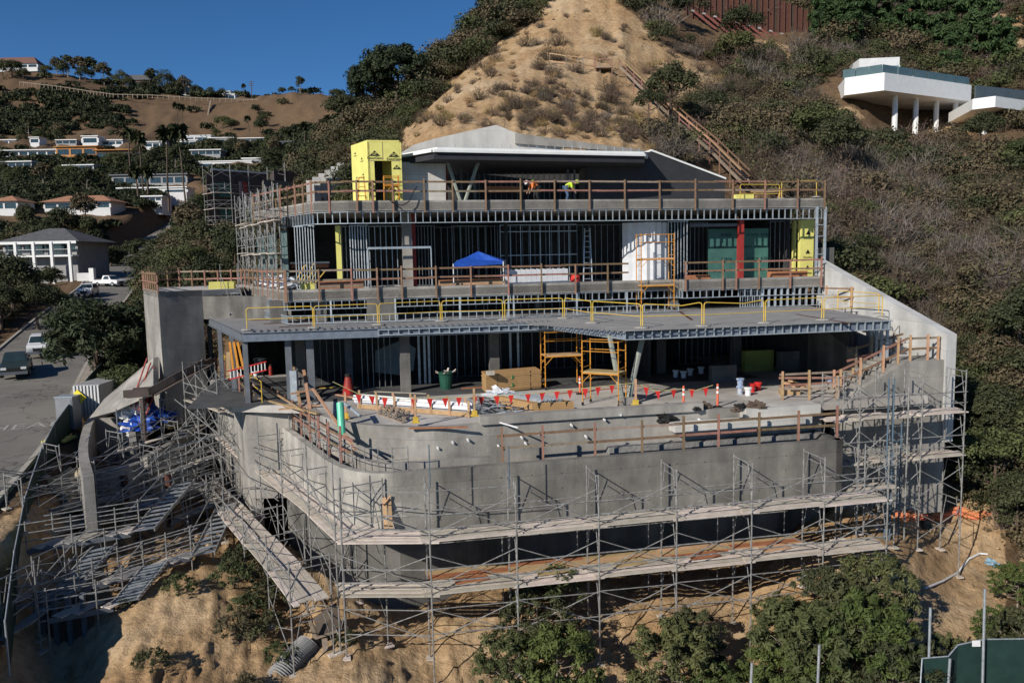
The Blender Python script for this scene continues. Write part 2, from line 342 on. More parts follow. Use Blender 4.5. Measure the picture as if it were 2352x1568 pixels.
SPUR = [(890,330),(975,262),(1035,190),(1080,148),(1178,88),(1275,-10),(1290,-400),(1425,-400),(1432,0),(1490,60),(1515,112),(1640,140),(1665,200),(1590,250),(1505,300),(1490,350),(1430,420),(900,420)]
SANDS = [SPUR, [(1590,62),(1700,85),(1840,118),(1800,135),(1760,120),(1680,105),(1590,75)], [(2120,20),(2352,25),(2352,130),(2300,130),(2230,50)], [(2130,290),(2250,280),(2200,340),(2130,335)], [(1910,230),(1975,240),(2000,280),(1930,270)]]
def soil(x, y, z):
    px, py = proj(x, y, z); nz = fbm(x, y, .5, 3, 5)*14; qx = px+nz; qy = py+fbm(x, y, .45, 3, 13)*14
    s = np.zeros(np.shape(x))
    for poly in SANDS: s = np.maximum(s, (inpoly(qx, qy, poly) & (y > 55) & (y < 190)).astype(float))
    fore = (y < 43) & (x > -22) & (px < 2310+0*px); s = np.where(fore & ((py > 1100) | (x < 12)), 1, s)
    s = np.where((y < 43) & inpoly(qx, qy, [(2240,1120),(2440,1300),(2500,700),(2180,700),(2180,1100)]), 0, s)
    s = np.where(y > 380, .04, s)
    s = np.where((y > 380) & inpoly(qx, qy, [(640,205),(760,205),(790,330),(690,350),(610,330)]), .35, s)
    return s
NA, NL = 460, 540
aa = np.linspace(-1.15, 1.1, NA); ll = np.linspace(math.log(13), math.log(1500), NL)
ga, gl = np.meshgrid(aa, ll); gy = np.exp(gl); gx = ga*gy
gzz = ground(gx, gy); gs = soil(gx, gy, gzz)
for _i in range(2): gs[1:-1, 1:-1] = (gs[1:-1, 1:-1]+gs[:-2, 1:-1]+gs[2:, 1:-1]+gs[1:-1, :-2]+gs[1:-1, 2:])/5
me = bpy.data.meshes.new('ground')
idx = np.arange(NA*NL).reshape(NL, NA); q = np.stack([idx[:-1, :-1], idx[:-1, 1:], idx[1:, 1:], idx[1:, :-1]], -1).reshape(-1, 4)
me.vertices.add(NA*NL); me.vertices.foreach_set('co', np.stack([gx, gy, gzz], -1).ravel())
me.loops.add(q.size); me.loops.foreach_set('vertex_index', q.ravel()); me.polygons.add(len(q)); me.polygons.foreach_set('loop_start', np.arange(0, q.size, 4))
me.update(calc_edges=True); me.polygons.foreach_set('use_smooth', np.ones(len(q), bool))
at = me.attributes.new('sand', 'FLOAT', 'POINT'); at.data.foreach_set('value', gs.ravel())
m = bpy.data.materials.new('hill_soil'); m.use_nodes = True; n = m.node_tree.nodes; L = m.node_tree.links; b = n['Principled BSDF']; b.inputs['Roughness'].default_value = .95; b.inputs['Specular IOR Level'].default_value = .1
geo = n.new('ShaderNodeNewGeometry'); att = n.new('ShaderNodeAttribute'); att.attribute_name = 'sand'
def noise(s, d=6, r=.6):
    k = n.new('ShaderNodeTexNoise'); k.inputs['Scale'].default_value = s; k.inputs['Detail'].default_value = d; k.inputs['Roughness'].default_value = r; L.new(geo.outputs['Position'], k.inputs['Vector']); return k
def ramp(src, stops):
    r = n.new('ShaderNodeValToRGB'); e = r.color_ramp.elements
    while len(e) < len(stops): e.new(.5)
    for k, (p, c) in zip(e, stops): k.position = p; k.color = (*c, 1)
    L.new(src, r.inputs[0]); return r
n1 = noise(.22); n2 = noise(1.9, 7, .7); n3 = noise(.07)
sand = ramp(n1.outputs[0], [(.3, (.33, .205, .105)), (.5, (.42, .285, .16)), (.7, (.50, .375, .24))])
dirt = ramp(n2.outputs[0], [(.3, (.08, .053, .033)), (.5, (.135, .088, .052)), (.72, (.205, .135, .082))])
sp = ramp(n2.outputs[0], [(.3, (.5, .48, .46)), (.45, (.85, .84, .83)), (.62, (1.15, 1.15, 1.15))])
mu = n.new('ShaderNodeMix'); mu.data_type = 'RGBA'; mu.blend_type = 'MULTIPLY'; mu.inputs[0].default_value = .8; L.new(sand.outputs[0], mu.inputs[6]); L.new(sp.outputs[0], mu.inputs[7])
ad = n.new('ShaderNodeMath'); ad.operation = 'MULTIPLY_ADD'; L.new(n2.outputs[0], ad.inputs[0]); ad.inputs[1].default_value = .5; L.new(att.outputs['Fac'], ad.inputs[2])
mr = n.new('ShaderNodeMapRange'); mr.inputs[1].default_value = .6; mr.inputs[2].default_value = .85; L.new(ad.outputs[0], mr.inputs[0])
mx = n.new('ShaderNodeMix'); mx.data_type = 'RGBA'; L.new(mr.outputs[0], mx.inputs[0]); L.new(dirt.outputs[0], mx.inputs[6]); L.new(mu.outputs[2], mx.inputs[7]); L.new(mx.outputs[2], b.inputs['Base Color'])
bp = n.new('ShaderNodeBump'); bp.inputs['Strength'].default_value = .9; bp.inputs['Distance'].default_value = .3; n4 = noise(1.3, 8, .68); L.new(n4.outputs[0], bp.inputs['Height']); L.new(bp.outputs[0], b.inputs['Normal'])
me.materials.append(m)
go = put('ground', me); tag(go, kind='structure')
# road, kerb, pavement
def strip(name, off0, off1, dz, m, i0=0, i1=None, h=0):
    mb = MB(); v = []; f = []; pts = RP[i0:i1]
    for i, p in enumerate(pts):
        t = (pts[min(i+1, len(pts)-1)]-pts[max(i-1, 0)]); t.z = 0; t.normalize(); r = Vector((t.y, -t.x, 0))
        a = p+r*off0; c = p+r*off1; v += [a+EZ*dz, c+EZ*dz]
        if h: v += [a+EZ*(dz-h), c+EZ*(dz-h)]
    k = 4 if h else 2
    for i in range(len(pts)-1):
        a = i*k; f.append((a, a+1, a+1+k, a+k))
        if h: f += [(a, a+k, a+k+2, a+2), (a+1, a+3, a+3+k, a+1+k)]
    mb.add(v, f); return put(name, mb.mesh(name, m), None)
_n2 = ASPH.node_tree.nodes; _l2 = ASPH.node_tree.links; _b2 = _n2['Principled BSDF']; _s2 = _b2.inputs['Base Color'].links[0].from_socket; _g2 = _n2.new('ShaderNodeNewGeometry')
_vo = _n2.new('ShaderNodeTexVoronoi'); _vo.feature = 'DISTANCE_TO_EDGE'; _vo.inputs['Scale'].default_value = .33; _nz = _n2.new('ShaderNodeTexNoise'); _nz.inputs['Scale'].default_value = .9; _l2.new(_g2.outputs['Position'], _nz.inputs['Vector'])
_ad = _n2.new('ShaderNodeMix'); _ad.data_type = 'VECTOR'; _ad.inputs[0].default_value = .12; _l2.new(_g2.outputs['Position'], _ad.inputs[4]); _sc = _n2.new('ShaderNodeVectorMath'); _sc.operation = 'SCALE'; _sc.inputs['Scale'].default_value = 14; _l2.new(_nz.outputs['Color'], _sc.inputs[0]); _l2.new(_sc.outputs[0], _ad.inputs[5]); _l2.new(_ad.outputs[1], _vo.inputs['Vector'])
_mr = _n2.new('ShaderNodeMapRange'); _mr.inputs[1].default_value = 0; _mr.inputs[2].default_value = .022; _mr.inputs[3].default_value = .5; _mr.inputs[4].default_value = 1; _l2.new(_vo.outputs['Distance'], _mr.inputs[0]); _vs = _n2.new('ShaderNodeVectorMath'); _vs.operation = 'SCALE'; _l2.new(_s2, _vs.inputs[0]); _l2.new(_mr.outputs[0], _vs.inputs['Scale']); _l2.new(_vs.outputs[0], _b2.inputs['Base Color'])
rd = strip('road', -4.2, 3.6, 0, ASPH); tag(rd, kind='structure')
KERB = mat('kerb_concrete', (.40, .37, .31), (.32, .29, .25), 1.5, .85)
kb = strip('kerb', 3.6, 3.85, .12, KERB, h=.3); tag(kb, kind='structure')
pv = strip('pavement', 3.85, 4.9, .11, mat('pavement_concrete', (.36, .31, .25), (.28, .24, .19), .8, .9), i0=30, i1=72); tag(pv, kind='structure')
kb = strip('kerb', -4.45, -4.2, .12, KERB, h=.3); tag(kb, kind='structure')
# ---------------------------------------------------------------- the house under construction
ZR, ZM, ZT, ZG = 3.2, -1.6, -3.3, -6.8
H = thing('house_under_construction', 'large three level concrete and steel stud house shell under construction on the hillside', 'house', W(3, 8, -14))
nstud = [0]; STUFF = {}
def stud(p, q, w=.035, d=.09, m=GALV, part=True, up=None):
    if part and nstud[0] < 285:
        nstud[0] += 1; return barp('stud', p, q, w, d, m, H, up)
    STUFF.setdefault(m.name, MB()).bar(p, q, w, d, up)
def hp(name, mb, m): return obj(name, mb, m, H)
def lerp(a, b, t): return a+(b-a)*t
def plen(pts): return sum((b-a).length for a, b in zip(pts, pts[1:]))
def along(pts, step, off=0):
    out = []; d = off
    for a, b in zip(pts, pts[1:]):
        l = (b-a).length
        while d <= l: out.append((a.lerp(b, d/l), (b-a).normalized())); d += step
        d -= l
    return out
def band(pts, z0, z1, step=.41, part=True, m=GALV):      # soffit band of steel studs below a slab edge
    for a, b in zip(pts, pts[1:]):
        for z in (z0+.02, z1-.02): barp('track', a+EZ*z, b+EZ*z, .10, .045, m, H)
    for p, t in along(pts, step): stud(p+EZ*z0, p+EZ*z1, .09, .04, m, part, t)
def edge(name, pts, z0, z1, th, m, back=None):       # slab edge / parapet along a plan polyline, thickness to the inside (back = inward dir)
    mb = MB()
    for a, b in zip(pts, pts[1:]):
        t = (b-a).normalized(); nrm = Vector((-t.y, t.x, 0)); mb.slab([a+EZ*z0, b+EZ*z0, b+EZ*z1, a+EZ*z1], nrm*th)
    return hp(name, mb, m)
# plan outlines (left end to right end)
rL = Vector((*(A(583, 488, 51)).xy, 0)); kR = Vector((*Pv(722, 487, 9.4).xy, 0)); rF = W(uz(800, 480, 9)[0], 9); rR = W(uz(1893, 470, 9)[0], 9)
RO = [rL, rL.lerp(kR, .5), kR, rF, rR]
rb = [W(21.2, 24), W(-9, 26), rL+EV*5]
mb = MB(); poly = [tuple(p.xy) for p in RO]+[tuple(p.xy) for p in rb]; mb.prism(poly, 2.72, 3.12); hp('roof_slab', mb, FLOOR)
edge('roof_edge_beam', RO, 2.68, 3.22, .25, CONC)
RB = [p+EV*.12 for p in RO]; band(RB[1:], 1.98, 2.64)
# middle slab
mL = Vector((*A(547, 655, 56).xy, 0)); mC = Vector((*Pv(655, 680, 8.6).xy, 0)); m1 = W(uz(1556, 655, 9)[0], 9); m2 = W(uz(1568, 660, 8.2)[0], 8.0); m3 = W(uz(1893, 655, 8.0)[0], 8.0)
MO = [mL, mC, W(uz(1100, 680, 8.6)[0], 8.75), m1, m2, m3]
mb = MB(); mb.prism([tuple(p.xy) for p in MO]+[tuple(W(21.3, 22).xy), tuple(W(-9, 24).xy), tuple((mL+EV*6).xy)], -2.05, -1.66); hp('floor_slab', mb, FLOOR)
edge('slab_edge_beam', MO, -2.12, -1.52, .22, CONC)
MB2 = [p+EV*.1 for p in MO]; band(MB2, -2.62, -2.14)
# lower: recessed clerestory walls under the middle slab on the terrace deck
tb = [Vector((*Zp(575, 716, ZT).xy, 0)), Vector((*Zp(660, 752, ZT).xy, 0)), W(uz(1290, 727, 7)[0], 6.9), W(uz(1500, 722, 7)[0], 6.9)]
# terrace deck (steel deck canopy)
t0 = Vector((*Zp(452, 716, ZT).xy, 0)); t1 = Vector((*Zp(556, 762, ZT).xy, 0)); t2 = Vector((*Zp(1272, 738, ZT).xy, 0)); t3 = Vector((*Zp(1434, 757, ZT).xy, 0)); t4 = Vector((*Zp(2046, 734, ZT).xy, 0))
TO = [t0, t1, t2, t3, t4]
DECKM = mat('steel_deck_pan', (.33, .32, .31), (.25, .245, .24), 1.2, .6, metal=.2)
def bpt(px, v): return Vector((*Pv(px, 730, v).xy, 0))
mb = MB(); mb.prism([tuple(t0.xy), tuple(t1.xy), tuple(t2.xy), tuple(t3.xy), tuple(t4.xy), tuple(W(20.5, 9).xy), tuple(W(20.5, 11).xy), tuple(W(-11, 14).xy), tuple((t0+EV*1).xy)], ZT-.14, ZT-.03); hp('terrace_deck', mb, DECKM)
# deck flutes: proud strips you can count along the right half and the joists along the left
mb = MB()
for i in range(46):
    v = -2.6+i*.2
    u0 = max(4.2-(v+2.7)*.6, 1.0) if v < 1.8 else 1.2
    mb.bar(W(u0+.3, v, ZT-.02), W(17.3, v+.05, ZT-.02), .07, .022)
o = hp('deck_flutes', mb, DECKM); o['kind'] = 'stuff'
for i in range(4): barp('deck_joint', W([-14, -13, -12, -11][i]+.2, [15.5, 12, 9, 6.5][i], ZT-.02), W(-9.2, [15.8, 12.3, 9.3, 6.8][i], ZT-.02), .12, .05, RUST, H)
for (x0, y0, x1, y1) in ((1490, 712, 1600, 745), (1690, 722, 1790, 752), (1900, 712, 2000, 738)):
    pass
barp('deck_joint', Zp(1830, 722, ZT-.01), Zp(1950, 742, ZT-.01), .14, .03, RUST, H); barp('deck_joint', Zp(1590, 735, ZT-.01), Zp(1560, 715, ZT-.01), .14, .03, RUST, H)
# edge: steel channel beam with stud band
for a, b, nm in ((t0, t1, 'l'), (t1, t2, 'f')):
    mb = MB(); d = Vector((0, 0, 1)); n_ = (b-a).normalized().cross(d)*-1
    z0, z1 = ZT-.48, ZT-.04
    mb.bar(a+EZ*(z0+.02), b+EZ*(z0+.02), .2, .04); mb.bar(a+EZ*(z1-.02), b+EZ*(z1-.02), .2, .04); mb.bar(a+EZ*(z0+z1)/2, b+EZ*(z0+z1)/2, .03, z1-z0); hp('edge_beam', mb, STEELB if nm == 'f' else STEEL)
mb = MB()
for p, t in along([t1+EU*.3, t2], .33, .2): mb.bar(p-EV*.12+EZ*(ZT-.0), p+EV*.5+EZ*(ZT-.0), .06, .07)
o = hp('joist_ends', mb, STEEL); o['kind'] = 'stuff'
FB = [t1+EU*5-EV*.14, t2-EV*.14, t3-EV*.02, t4-EV*.02]; FB = [p for p in FB]
band([t3-EV*.1, t4-EV*.1], ZT-.46, ZT-.02, .42); band([t2-EV*.1, t3-EV*.1], ZT-.44, ZT-.02, .42); band([t1+(t2-t1)*.42-EV*.13, t2-EV*.13], ZT-.40, ZT-.1, .5)
edge('edge_angle', [t2, t3, t4], ZT-.44, ZT-.06, .05, STEELB)
# low stud curb behind the guard rails on the deck
CB = [Vector((*Zp(655, 714, ZT).xy, 0)), Vector((*Zp(662, 746, ZT).xy, 0)), Vector((*Zp(1100, 734, ZT).xy, 0)), Vector((*Zp(1560, 716, ZT).xy, 0))]
CB[0] = CB[1]+(mL-mC).normalized()*9
for z in (ZT+.05, ZT+.45):
    for a, b in zip(CB, CB[1:]): barp('track', a+EZ*z, b+EZ*z, .08, .04, GALV, H)
for p, t in along(CB, .42): stud(p+EZ*(ZT+.03), p+EZ*(ZT+.45), .08, .04, GALV, False, t)
# soffit plane and dark interior behind
for z, nm in ((-2.62, 'soffit'), (1.95, 'soffit')): pass
# back walls
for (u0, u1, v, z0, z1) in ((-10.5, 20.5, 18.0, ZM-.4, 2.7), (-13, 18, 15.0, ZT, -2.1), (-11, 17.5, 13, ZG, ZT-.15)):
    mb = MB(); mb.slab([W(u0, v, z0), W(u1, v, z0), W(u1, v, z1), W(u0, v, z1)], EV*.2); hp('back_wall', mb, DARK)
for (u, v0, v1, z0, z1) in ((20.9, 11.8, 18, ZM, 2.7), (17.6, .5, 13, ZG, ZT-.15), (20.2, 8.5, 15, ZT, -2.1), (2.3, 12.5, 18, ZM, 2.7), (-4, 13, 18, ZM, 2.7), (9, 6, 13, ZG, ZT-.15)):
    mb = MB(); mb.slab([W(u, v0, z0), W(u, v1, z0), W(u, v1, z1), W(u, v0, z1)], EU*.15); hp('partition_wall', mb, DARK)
# ground floor slab and walls below
gpoly = [W(-14.6, 8), W(-13.0, 4.2), W(-9.2, 2.6), W(-8.5, .5), W(-6.8, -2.2), W(-4.2, -3.75), W(19.0, -3.75), W(19, 14), W(-15.5, 14)]
mb = MB(); mb.prism([tuple(p.xy) for p in gpoly], ZG-.35, ZG); hp('ground_floor_slab', mb, FLOOR)
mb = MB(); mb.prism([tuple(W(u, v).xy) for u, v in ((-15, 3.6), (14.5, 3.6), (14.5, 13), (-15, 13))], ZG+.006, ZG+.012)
hp('interior_floor_shade', mb, mat('dark_interior_floor', (.10, .10, .10), (.06, .06, .062), 1, .8))  # thin dark sheet over the pale slab: indoor shade put into the floor colour
# clerestory studs (interiors) : rows of studs behind the openings
def studrow(a, b, z0, z1, step, part=False, w=.04, d=.09, m=GALV, jit=.06):
    l = (b-a).length; t = (b-a).normalized(); k = 0.0
    while k < l:
        p = a+t*k; stud(p+EZ*z0, p+EZ*z1, w, d, m, part); k += step*(1+random.uniform(-jit, jit))
    for z in (z0+.02, z1-.02): STUFF.setdefault(m.name, MB()).bar(a+EZ*z, b+EZ*z, d, .04)
def U(px, v, py=600): return W(uz(px, py, v)[0], v)
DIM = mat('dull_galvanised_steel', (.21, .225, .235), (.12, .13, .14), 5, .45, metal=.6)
# middle level facade, left to right
studrow(U(680, 11.5), U(726, 10.6), ZM, 1.98, .2, True)
studrow(U(787, 12), U(800, 12), ZM, 1.98, .25)
studrow(U(806, 11.2), U(848, 11.0), ZM, 1.98, .16, True, w=.05)
studrow(U(850, 12.2), U(925, 12.2), ZM, 1.98, .32, True)
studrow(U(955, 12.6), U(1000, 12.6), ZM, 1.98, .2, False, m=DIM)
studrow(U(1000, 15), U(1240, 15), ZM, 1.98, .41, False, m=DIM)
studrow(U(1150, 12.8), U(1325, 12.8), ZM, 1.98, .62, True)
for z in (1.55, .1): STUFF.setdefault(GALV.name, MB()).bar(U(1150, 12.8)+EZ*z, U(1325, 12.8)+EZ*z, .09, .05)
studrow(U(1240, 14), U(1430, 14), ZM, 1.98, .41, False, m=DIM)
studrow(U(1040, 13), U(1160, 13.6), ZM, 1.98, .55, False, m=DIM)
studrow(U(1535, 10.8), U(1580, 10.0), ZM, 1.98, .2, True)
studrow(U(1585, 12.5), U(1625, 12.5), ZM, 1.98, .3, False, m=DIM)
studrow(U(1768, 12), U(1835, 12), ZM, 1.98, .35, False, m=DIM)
for px in (1874, 1893): barp('corner_stud', U(px, 8.9)+EZ*(ZM+.1), U(px, 8.9)+EZ*2.7, .14, .14, GALV, H)
for z in (-.2, .9, 1.6): barp('corner_strap', U(1874, 8.85)+EZ*z, U(1893, 8.85)+EZ*z, .03, .05, GALV, H)
# level between: studs under the middle slab
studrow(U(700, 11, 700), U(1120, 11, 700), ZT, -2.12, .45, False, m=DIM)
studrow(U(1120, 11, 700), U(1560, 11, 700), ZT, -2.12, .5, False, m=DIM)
studrow(U(1700, 8.6, 690), U(1750, 8.6, 690), ZT, -2.3, .16, True)
studrow(U(1750, 8.2, 690), U(1888, 8.2, 690), ZT, -2.1, .42, True, w=.12, d=.12)
for px in (908, 1056, 1168, 1180, 1325, 1440, 760): barp('post', U(px, 7.6, 700)+EZ*ZT, U(px, 7.6, 700)+EZ*-2.1, .09, .09, GALV, H)
# ground level studs
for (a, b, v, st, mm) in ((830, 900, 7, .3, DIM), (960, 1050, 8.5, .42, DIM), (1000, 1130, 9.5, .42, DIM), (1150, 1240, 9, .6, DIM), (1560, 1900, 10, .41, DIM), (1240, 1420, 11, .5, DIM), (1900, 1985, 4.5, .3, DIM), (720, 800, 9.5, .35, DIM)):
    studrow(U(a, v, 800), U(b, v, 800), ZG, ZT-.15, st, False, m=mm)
for px in (962, 975, 985, 1172, 1190): barp('stud', U(px, 7.5, 800)+EZ*ZG, U(px, 7.5, 800)+EZ*(ZT-.15), .12, .12, GALV, H)
studrow(U(2000, -.5, 800), U(2040, -1.6, 800), ZG+1.2, ZT-.4, .35, True, w=.12, d=.1)
for k, b in STUFF.items():
    if b.v: o = hp('steel_studs', b, MATS[k]); o['kind'] = 'stuff'
# columns
def col(px, v, w, z0, z1, m, py=800, nm='column', d=None):
    c = U(px, v, py); return barp(nm, c+EZ*z0, c+EZ*z1, w, d or w, m, H, EV)
col(936, 10.8, .55, ZM, 2.7, CONC, 600); col(950, 11.2, .3, ZM, 2.6, REDP, 600)
col(1700, 10.2, .32, ZM, 2.0, REDP, 600); col(1846, 10.8, .3, ZM, 2.0, REDP, 600)
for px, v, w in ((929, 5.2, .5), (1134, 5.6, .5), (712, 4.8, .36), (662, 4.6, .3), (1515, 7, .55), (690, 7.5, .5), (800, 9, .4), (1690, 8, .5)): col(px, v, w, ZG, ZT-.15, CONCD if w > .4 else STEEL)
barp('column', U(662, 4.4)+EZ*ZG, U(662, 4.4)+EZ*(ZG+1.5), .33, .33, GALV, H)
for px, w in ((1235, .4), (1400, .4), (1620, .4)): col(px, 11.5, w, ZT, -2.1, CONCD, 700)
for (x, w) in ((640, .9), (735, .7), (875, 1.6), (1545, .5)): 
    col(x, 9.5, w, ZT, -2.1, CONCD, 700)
# left steel frame columns under the terrace edge
for (px, pb) in ((465, 880), (484, 884), (503, 898), (524, 921), (556, 955)):
    t = (px-463)/(556-463); k = t0.lerp(t1, [0.0, .27, .52, .76, .985][[465, 484, 503, 524, 556].index(px)]); k = k+EU*.15
    barp('steel_column', k+EZ*-7.35, k+EZ*(ZT-.48), .24, .24, STEEL, H, EV)
# V columns
b = Pv(1436, 930, -1.6); b.z = ZG
for px in (1400, 1478):
    tp = Pv(px, 776, -1.2); tp.z = ZT-.3
    tubp('v_column', b+EU*(.1 if px > 1436 else -.1), tp, .13, STEELP, H)
mb = MB(); mb.box(b+EZ*.15, (.75, .6, .45), EU, EV, EZ); hp('column_footing', mb, CONC)
# gypsum yellow strips and panels on the middle level
def panel(name, x0, x1, v, z0, z1, m, dv=.08, x0b=None, py=600):
    a = U(x0, v, py); c = U(x1, v, py); mb = MB(); mb.slab([a+EZ*z0, c+EZ*z0, c+EZ*z1, a+EZ*z1], EV*dv); return hp(name, mb, m)
panel('sheathing_panel', 773, 785, 11.3, ZM, 1.98, YSH, .5)
p1 = panel('sheathing_panel', 1838, 1868, 10.4, ZM, 1.98, YSH, .3); panel('sheathing_panel', 1823, 1828, 11.8, ZM, 1.98, YSH, .3)
for i, z in enumerate((1.1, -.1, -1.1)):
    c = U(1855, 10.38)+EZ*z
    mb = MB(); mb.slab([c+EZ*.22, c+EU*.16-EZ*.04, c-EU*.16-EZ*.04], -EV*.012); obj('logo', mb, INK, H); text('lettering', 'DensGlass', c-EZ*.28, EU, EZ, .15, INK, H)
for (x0, x1) in ((1627, 1694), (1708, 1764)):
    panel('weather_barrier_panel', x0, x1, 11, ZM, 1.5, TEAL, .06)
    for k in range(4):
        text('lettering', 'R-TECH' if x0 < 1700 else 'R-TECH   R-TECH', U((x0+x1)/2+(-8 if k % 2 else 8), 10.99)+EZ*(1.1-k*.75), EU, EZ, .22, mat('grey_ink', (.015, .04, .035), None, 5, .8), H)
panel('head_beam', 1585, 1700, 10.2, 1.62, 1.8, STEEL, .2)
# teal sheathing and openings on the left return of the middle level
for k, (f0, f1) in enumerate(((.14, .32), (.40, .58), (.66, .8))):
    a = mL.lerp(mC, f0)+EV*2.2+EU*.8; c = mL.lerp(mC, f1)+EV*2.2+EU*.8; mb = MB(); mb.slab([a+EZ*ZM, c+EZ*ZM, c+EZ*(ZM+3.5), a+EZ*(ZM+3.5)], EV*.1); hp('weather_barrier_panel', mb, mat('grey_green_sheathing', (.12, .17, .17), (.08, .12, .12), 2, .7))
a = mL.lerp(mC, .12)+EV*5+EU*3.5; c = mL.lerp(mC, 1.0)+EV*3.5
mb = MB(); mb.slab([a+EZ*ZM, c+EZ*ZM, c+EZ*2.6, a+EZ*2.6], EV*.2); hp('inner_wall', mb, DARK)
lp = [mL.lerp(mC, .02)+EV*2.1+EU*.9, mL.lerp(mC, .86)+EV*2.1+EU*.9]
for z0, z1, st in ((ZM+2.9, 2.65, .3), (ZM, ZM+1.6, .3)):
    for p, t in along(lp, st): stud(p+EZ*z0, p+EZ*z1, .04, .09, GALV, True)
# white wrapped curved wall
mb = MB(); pts = []
for k in range(13):
    t = k/12; a = U(1430, 11.6).lerp(U(1534, 11.2), t); a = a-EV*math.sin(t*math.pi)*.8; a = a-EV*(.13 if k % 2 else 0); pts.append(a)
for a, c in zip(pts, pts[1:]): mb.slab([a+EZ*ZM, c+EZ*ZM, c+EZ*1.95, a+EZ*1.95], EV*.05)
hp('wrapped_curved_wall', mb, WRAP)
# glass balustrade frame (left of the tarp)
for a, c, z in ((845, 990, ZM+2.25), ): barp('frame_rail', U(a, 9.9, 580)+EZ*z, U(c, 9.9, 580)+EZ*z, .08, .12, GALV, H)
for px in (845, 990): barp('frame_post', U(px, 9.9, 580)+EZ*ZM, U(px, 9.9, 580)+EZ*(ZM+2.25), .05, .05, GALV, H)
# ---- penthouse
VP = 15.0
def q(px, py, v): return Pv(px, py, v)
mb = MB(); mb.slab([q(917, 462, 11.7), q(1024, 462, 11.9), q(1024, 376, 11.9), q(917, 372, 11.7)], EV*.3); hp('wall', mb, CONCL)
mb = MB(); mb.slab([q(912, 385, 18.5), q(1290, 385, 18.5), q(1290, 332, 18.5), q(1184, 305, 18.5), q(1140, 287, 18.5), q(1000, 318, 18.5), q(950, 333, 18.5), q(914, 355, 18.5)], EV*.4); hp('gable_wall', mb, CONCL)
mb = MB(); mb.slab([q(1184, 330, 18.3), q(1184, 306, 18.3), q(1480, 345, 18.3), q(1480, 352, 18.3)], EV*.3); hp('gable_wall', mb, CONC)
# dark front wall right
mb = MB(); mb.slab([q(1347, 463, 13), q(1665, 463, 13), q(1665, 412, 13), q(1500, 350, 13), q(1347, 344, 13)], EV*.3); hp('dark_front_wall', mb, BLACK)
mb = MB(); mb.slab([q(1332, 463, 14.6), q(1347, 463, 13), q(1347, 350, 13), q(1332, 355, 14.6)], EV*.2); hp('wall_return', mb, CONCD)
for x, y, x2, y2 in ((1496, 347, 1668, 412),):
    mb = MB(); mb.slab([q(x, y, 12.9), q(x2, y2, 12.9), q(x2, y2-4, 12.9), q(x, y-4, 12.9)], EV*3); hp('roof_edge_flashing', mb, WHITE)
# canopy
c0 = q(917, 367, 12.6); c1 = q(996, 347, 9.8); c2 = q(1480, 341, 11.0)
mb = MB(); top = [c0, c1, c2, q(1480, 341, 17), q(1000, 341, 18)]; zc = c1.z
top = [Vector((p.x, p.y, zc)) for p in top]; mb.slab([p-EZ*.05 for p in top], EZ*-.4); hp('canopy', mb, BLACK)
mb = MB(); 
for a, b in ((top[0], top[1]), (top[1], top[2])): mb.bar(a, b, .35, .14)
hp('roof_edge_flashing', mb, WHITE)
tt = [top[0]+EU*.2+EZ*.05, top[1]+EU*.2+EZ*.05, top[2]+EZ*.05, q(1500, 345, 16), top[4]]; tt = [Vector((p.x, p.y, zc+.05)) for p in tt]
mb = MB(); up = [p+EZ*(.16 if k in (0, 1, 2) else .22) for k, p in enumerate(tt)]; mb.add(tt+up, [tuple(range(5))[::-1], tuple(range(5, 10))]+[(i, (i+1) % 5, 5+(i+1) % 5, 5+i) for i in range(5)]); hp('roof_membrane', mb, WHITE)
for k in range(22):
    p = top[1].lerp(top[2], .1+k*.042)+EV*.3+EZ*.2; tubp('roof_pin', p, p+EZ*.3, .02, GALV, H)
mb = MB(); a = q(1025, 462, 14.9); c = q(1332, 462, 14.9)
for i in range(24): 
    p = a.lerp(c, (i+.5)/24)+EV*1.5; p.z = 3.1; mb.bar(p, p+EZ*3.4, .04, .09)
o = hp('steel_studs', mb, DIM); o['kind'] = 'stuff'
for px in (1060, 1092, 1305, 1320): p = q(px, 462, 14.6); p.z = 3.1; barp('post', p, p+EZ*3.5, .14, .14, STEEL, H)
p = q(1026, 462, 13.9); p.z = 3.1; barp('red_column', p, p+EZ*3.1, .15, .15, REDP, H)
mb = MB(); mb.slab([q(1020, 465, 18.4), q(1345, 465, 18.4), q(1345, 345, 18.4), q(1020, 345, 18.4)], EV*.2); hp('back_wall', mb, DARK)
for (xa, ya, xb) in ((1028, 368, 1060), (1098, 368, 1065)):
    p = q(xa, ya, 11.5); b = q(xb, 456, 11.3); b.z = 3.12; p.z = zc-.4; tubp('v_column', b, p, .11, STEELP, H)
for (x0, x1, y0, y1) in ((1115, 1200, 428, 442),): 
    mb = MB(); mb.slab([q(x0, y1, 14.2), q(x1, y1, 14.2), q(x1, y0, 14.2), q(x0, y0, 14.2)], EV*.3); hp('timber_panel', mb, PLYR)
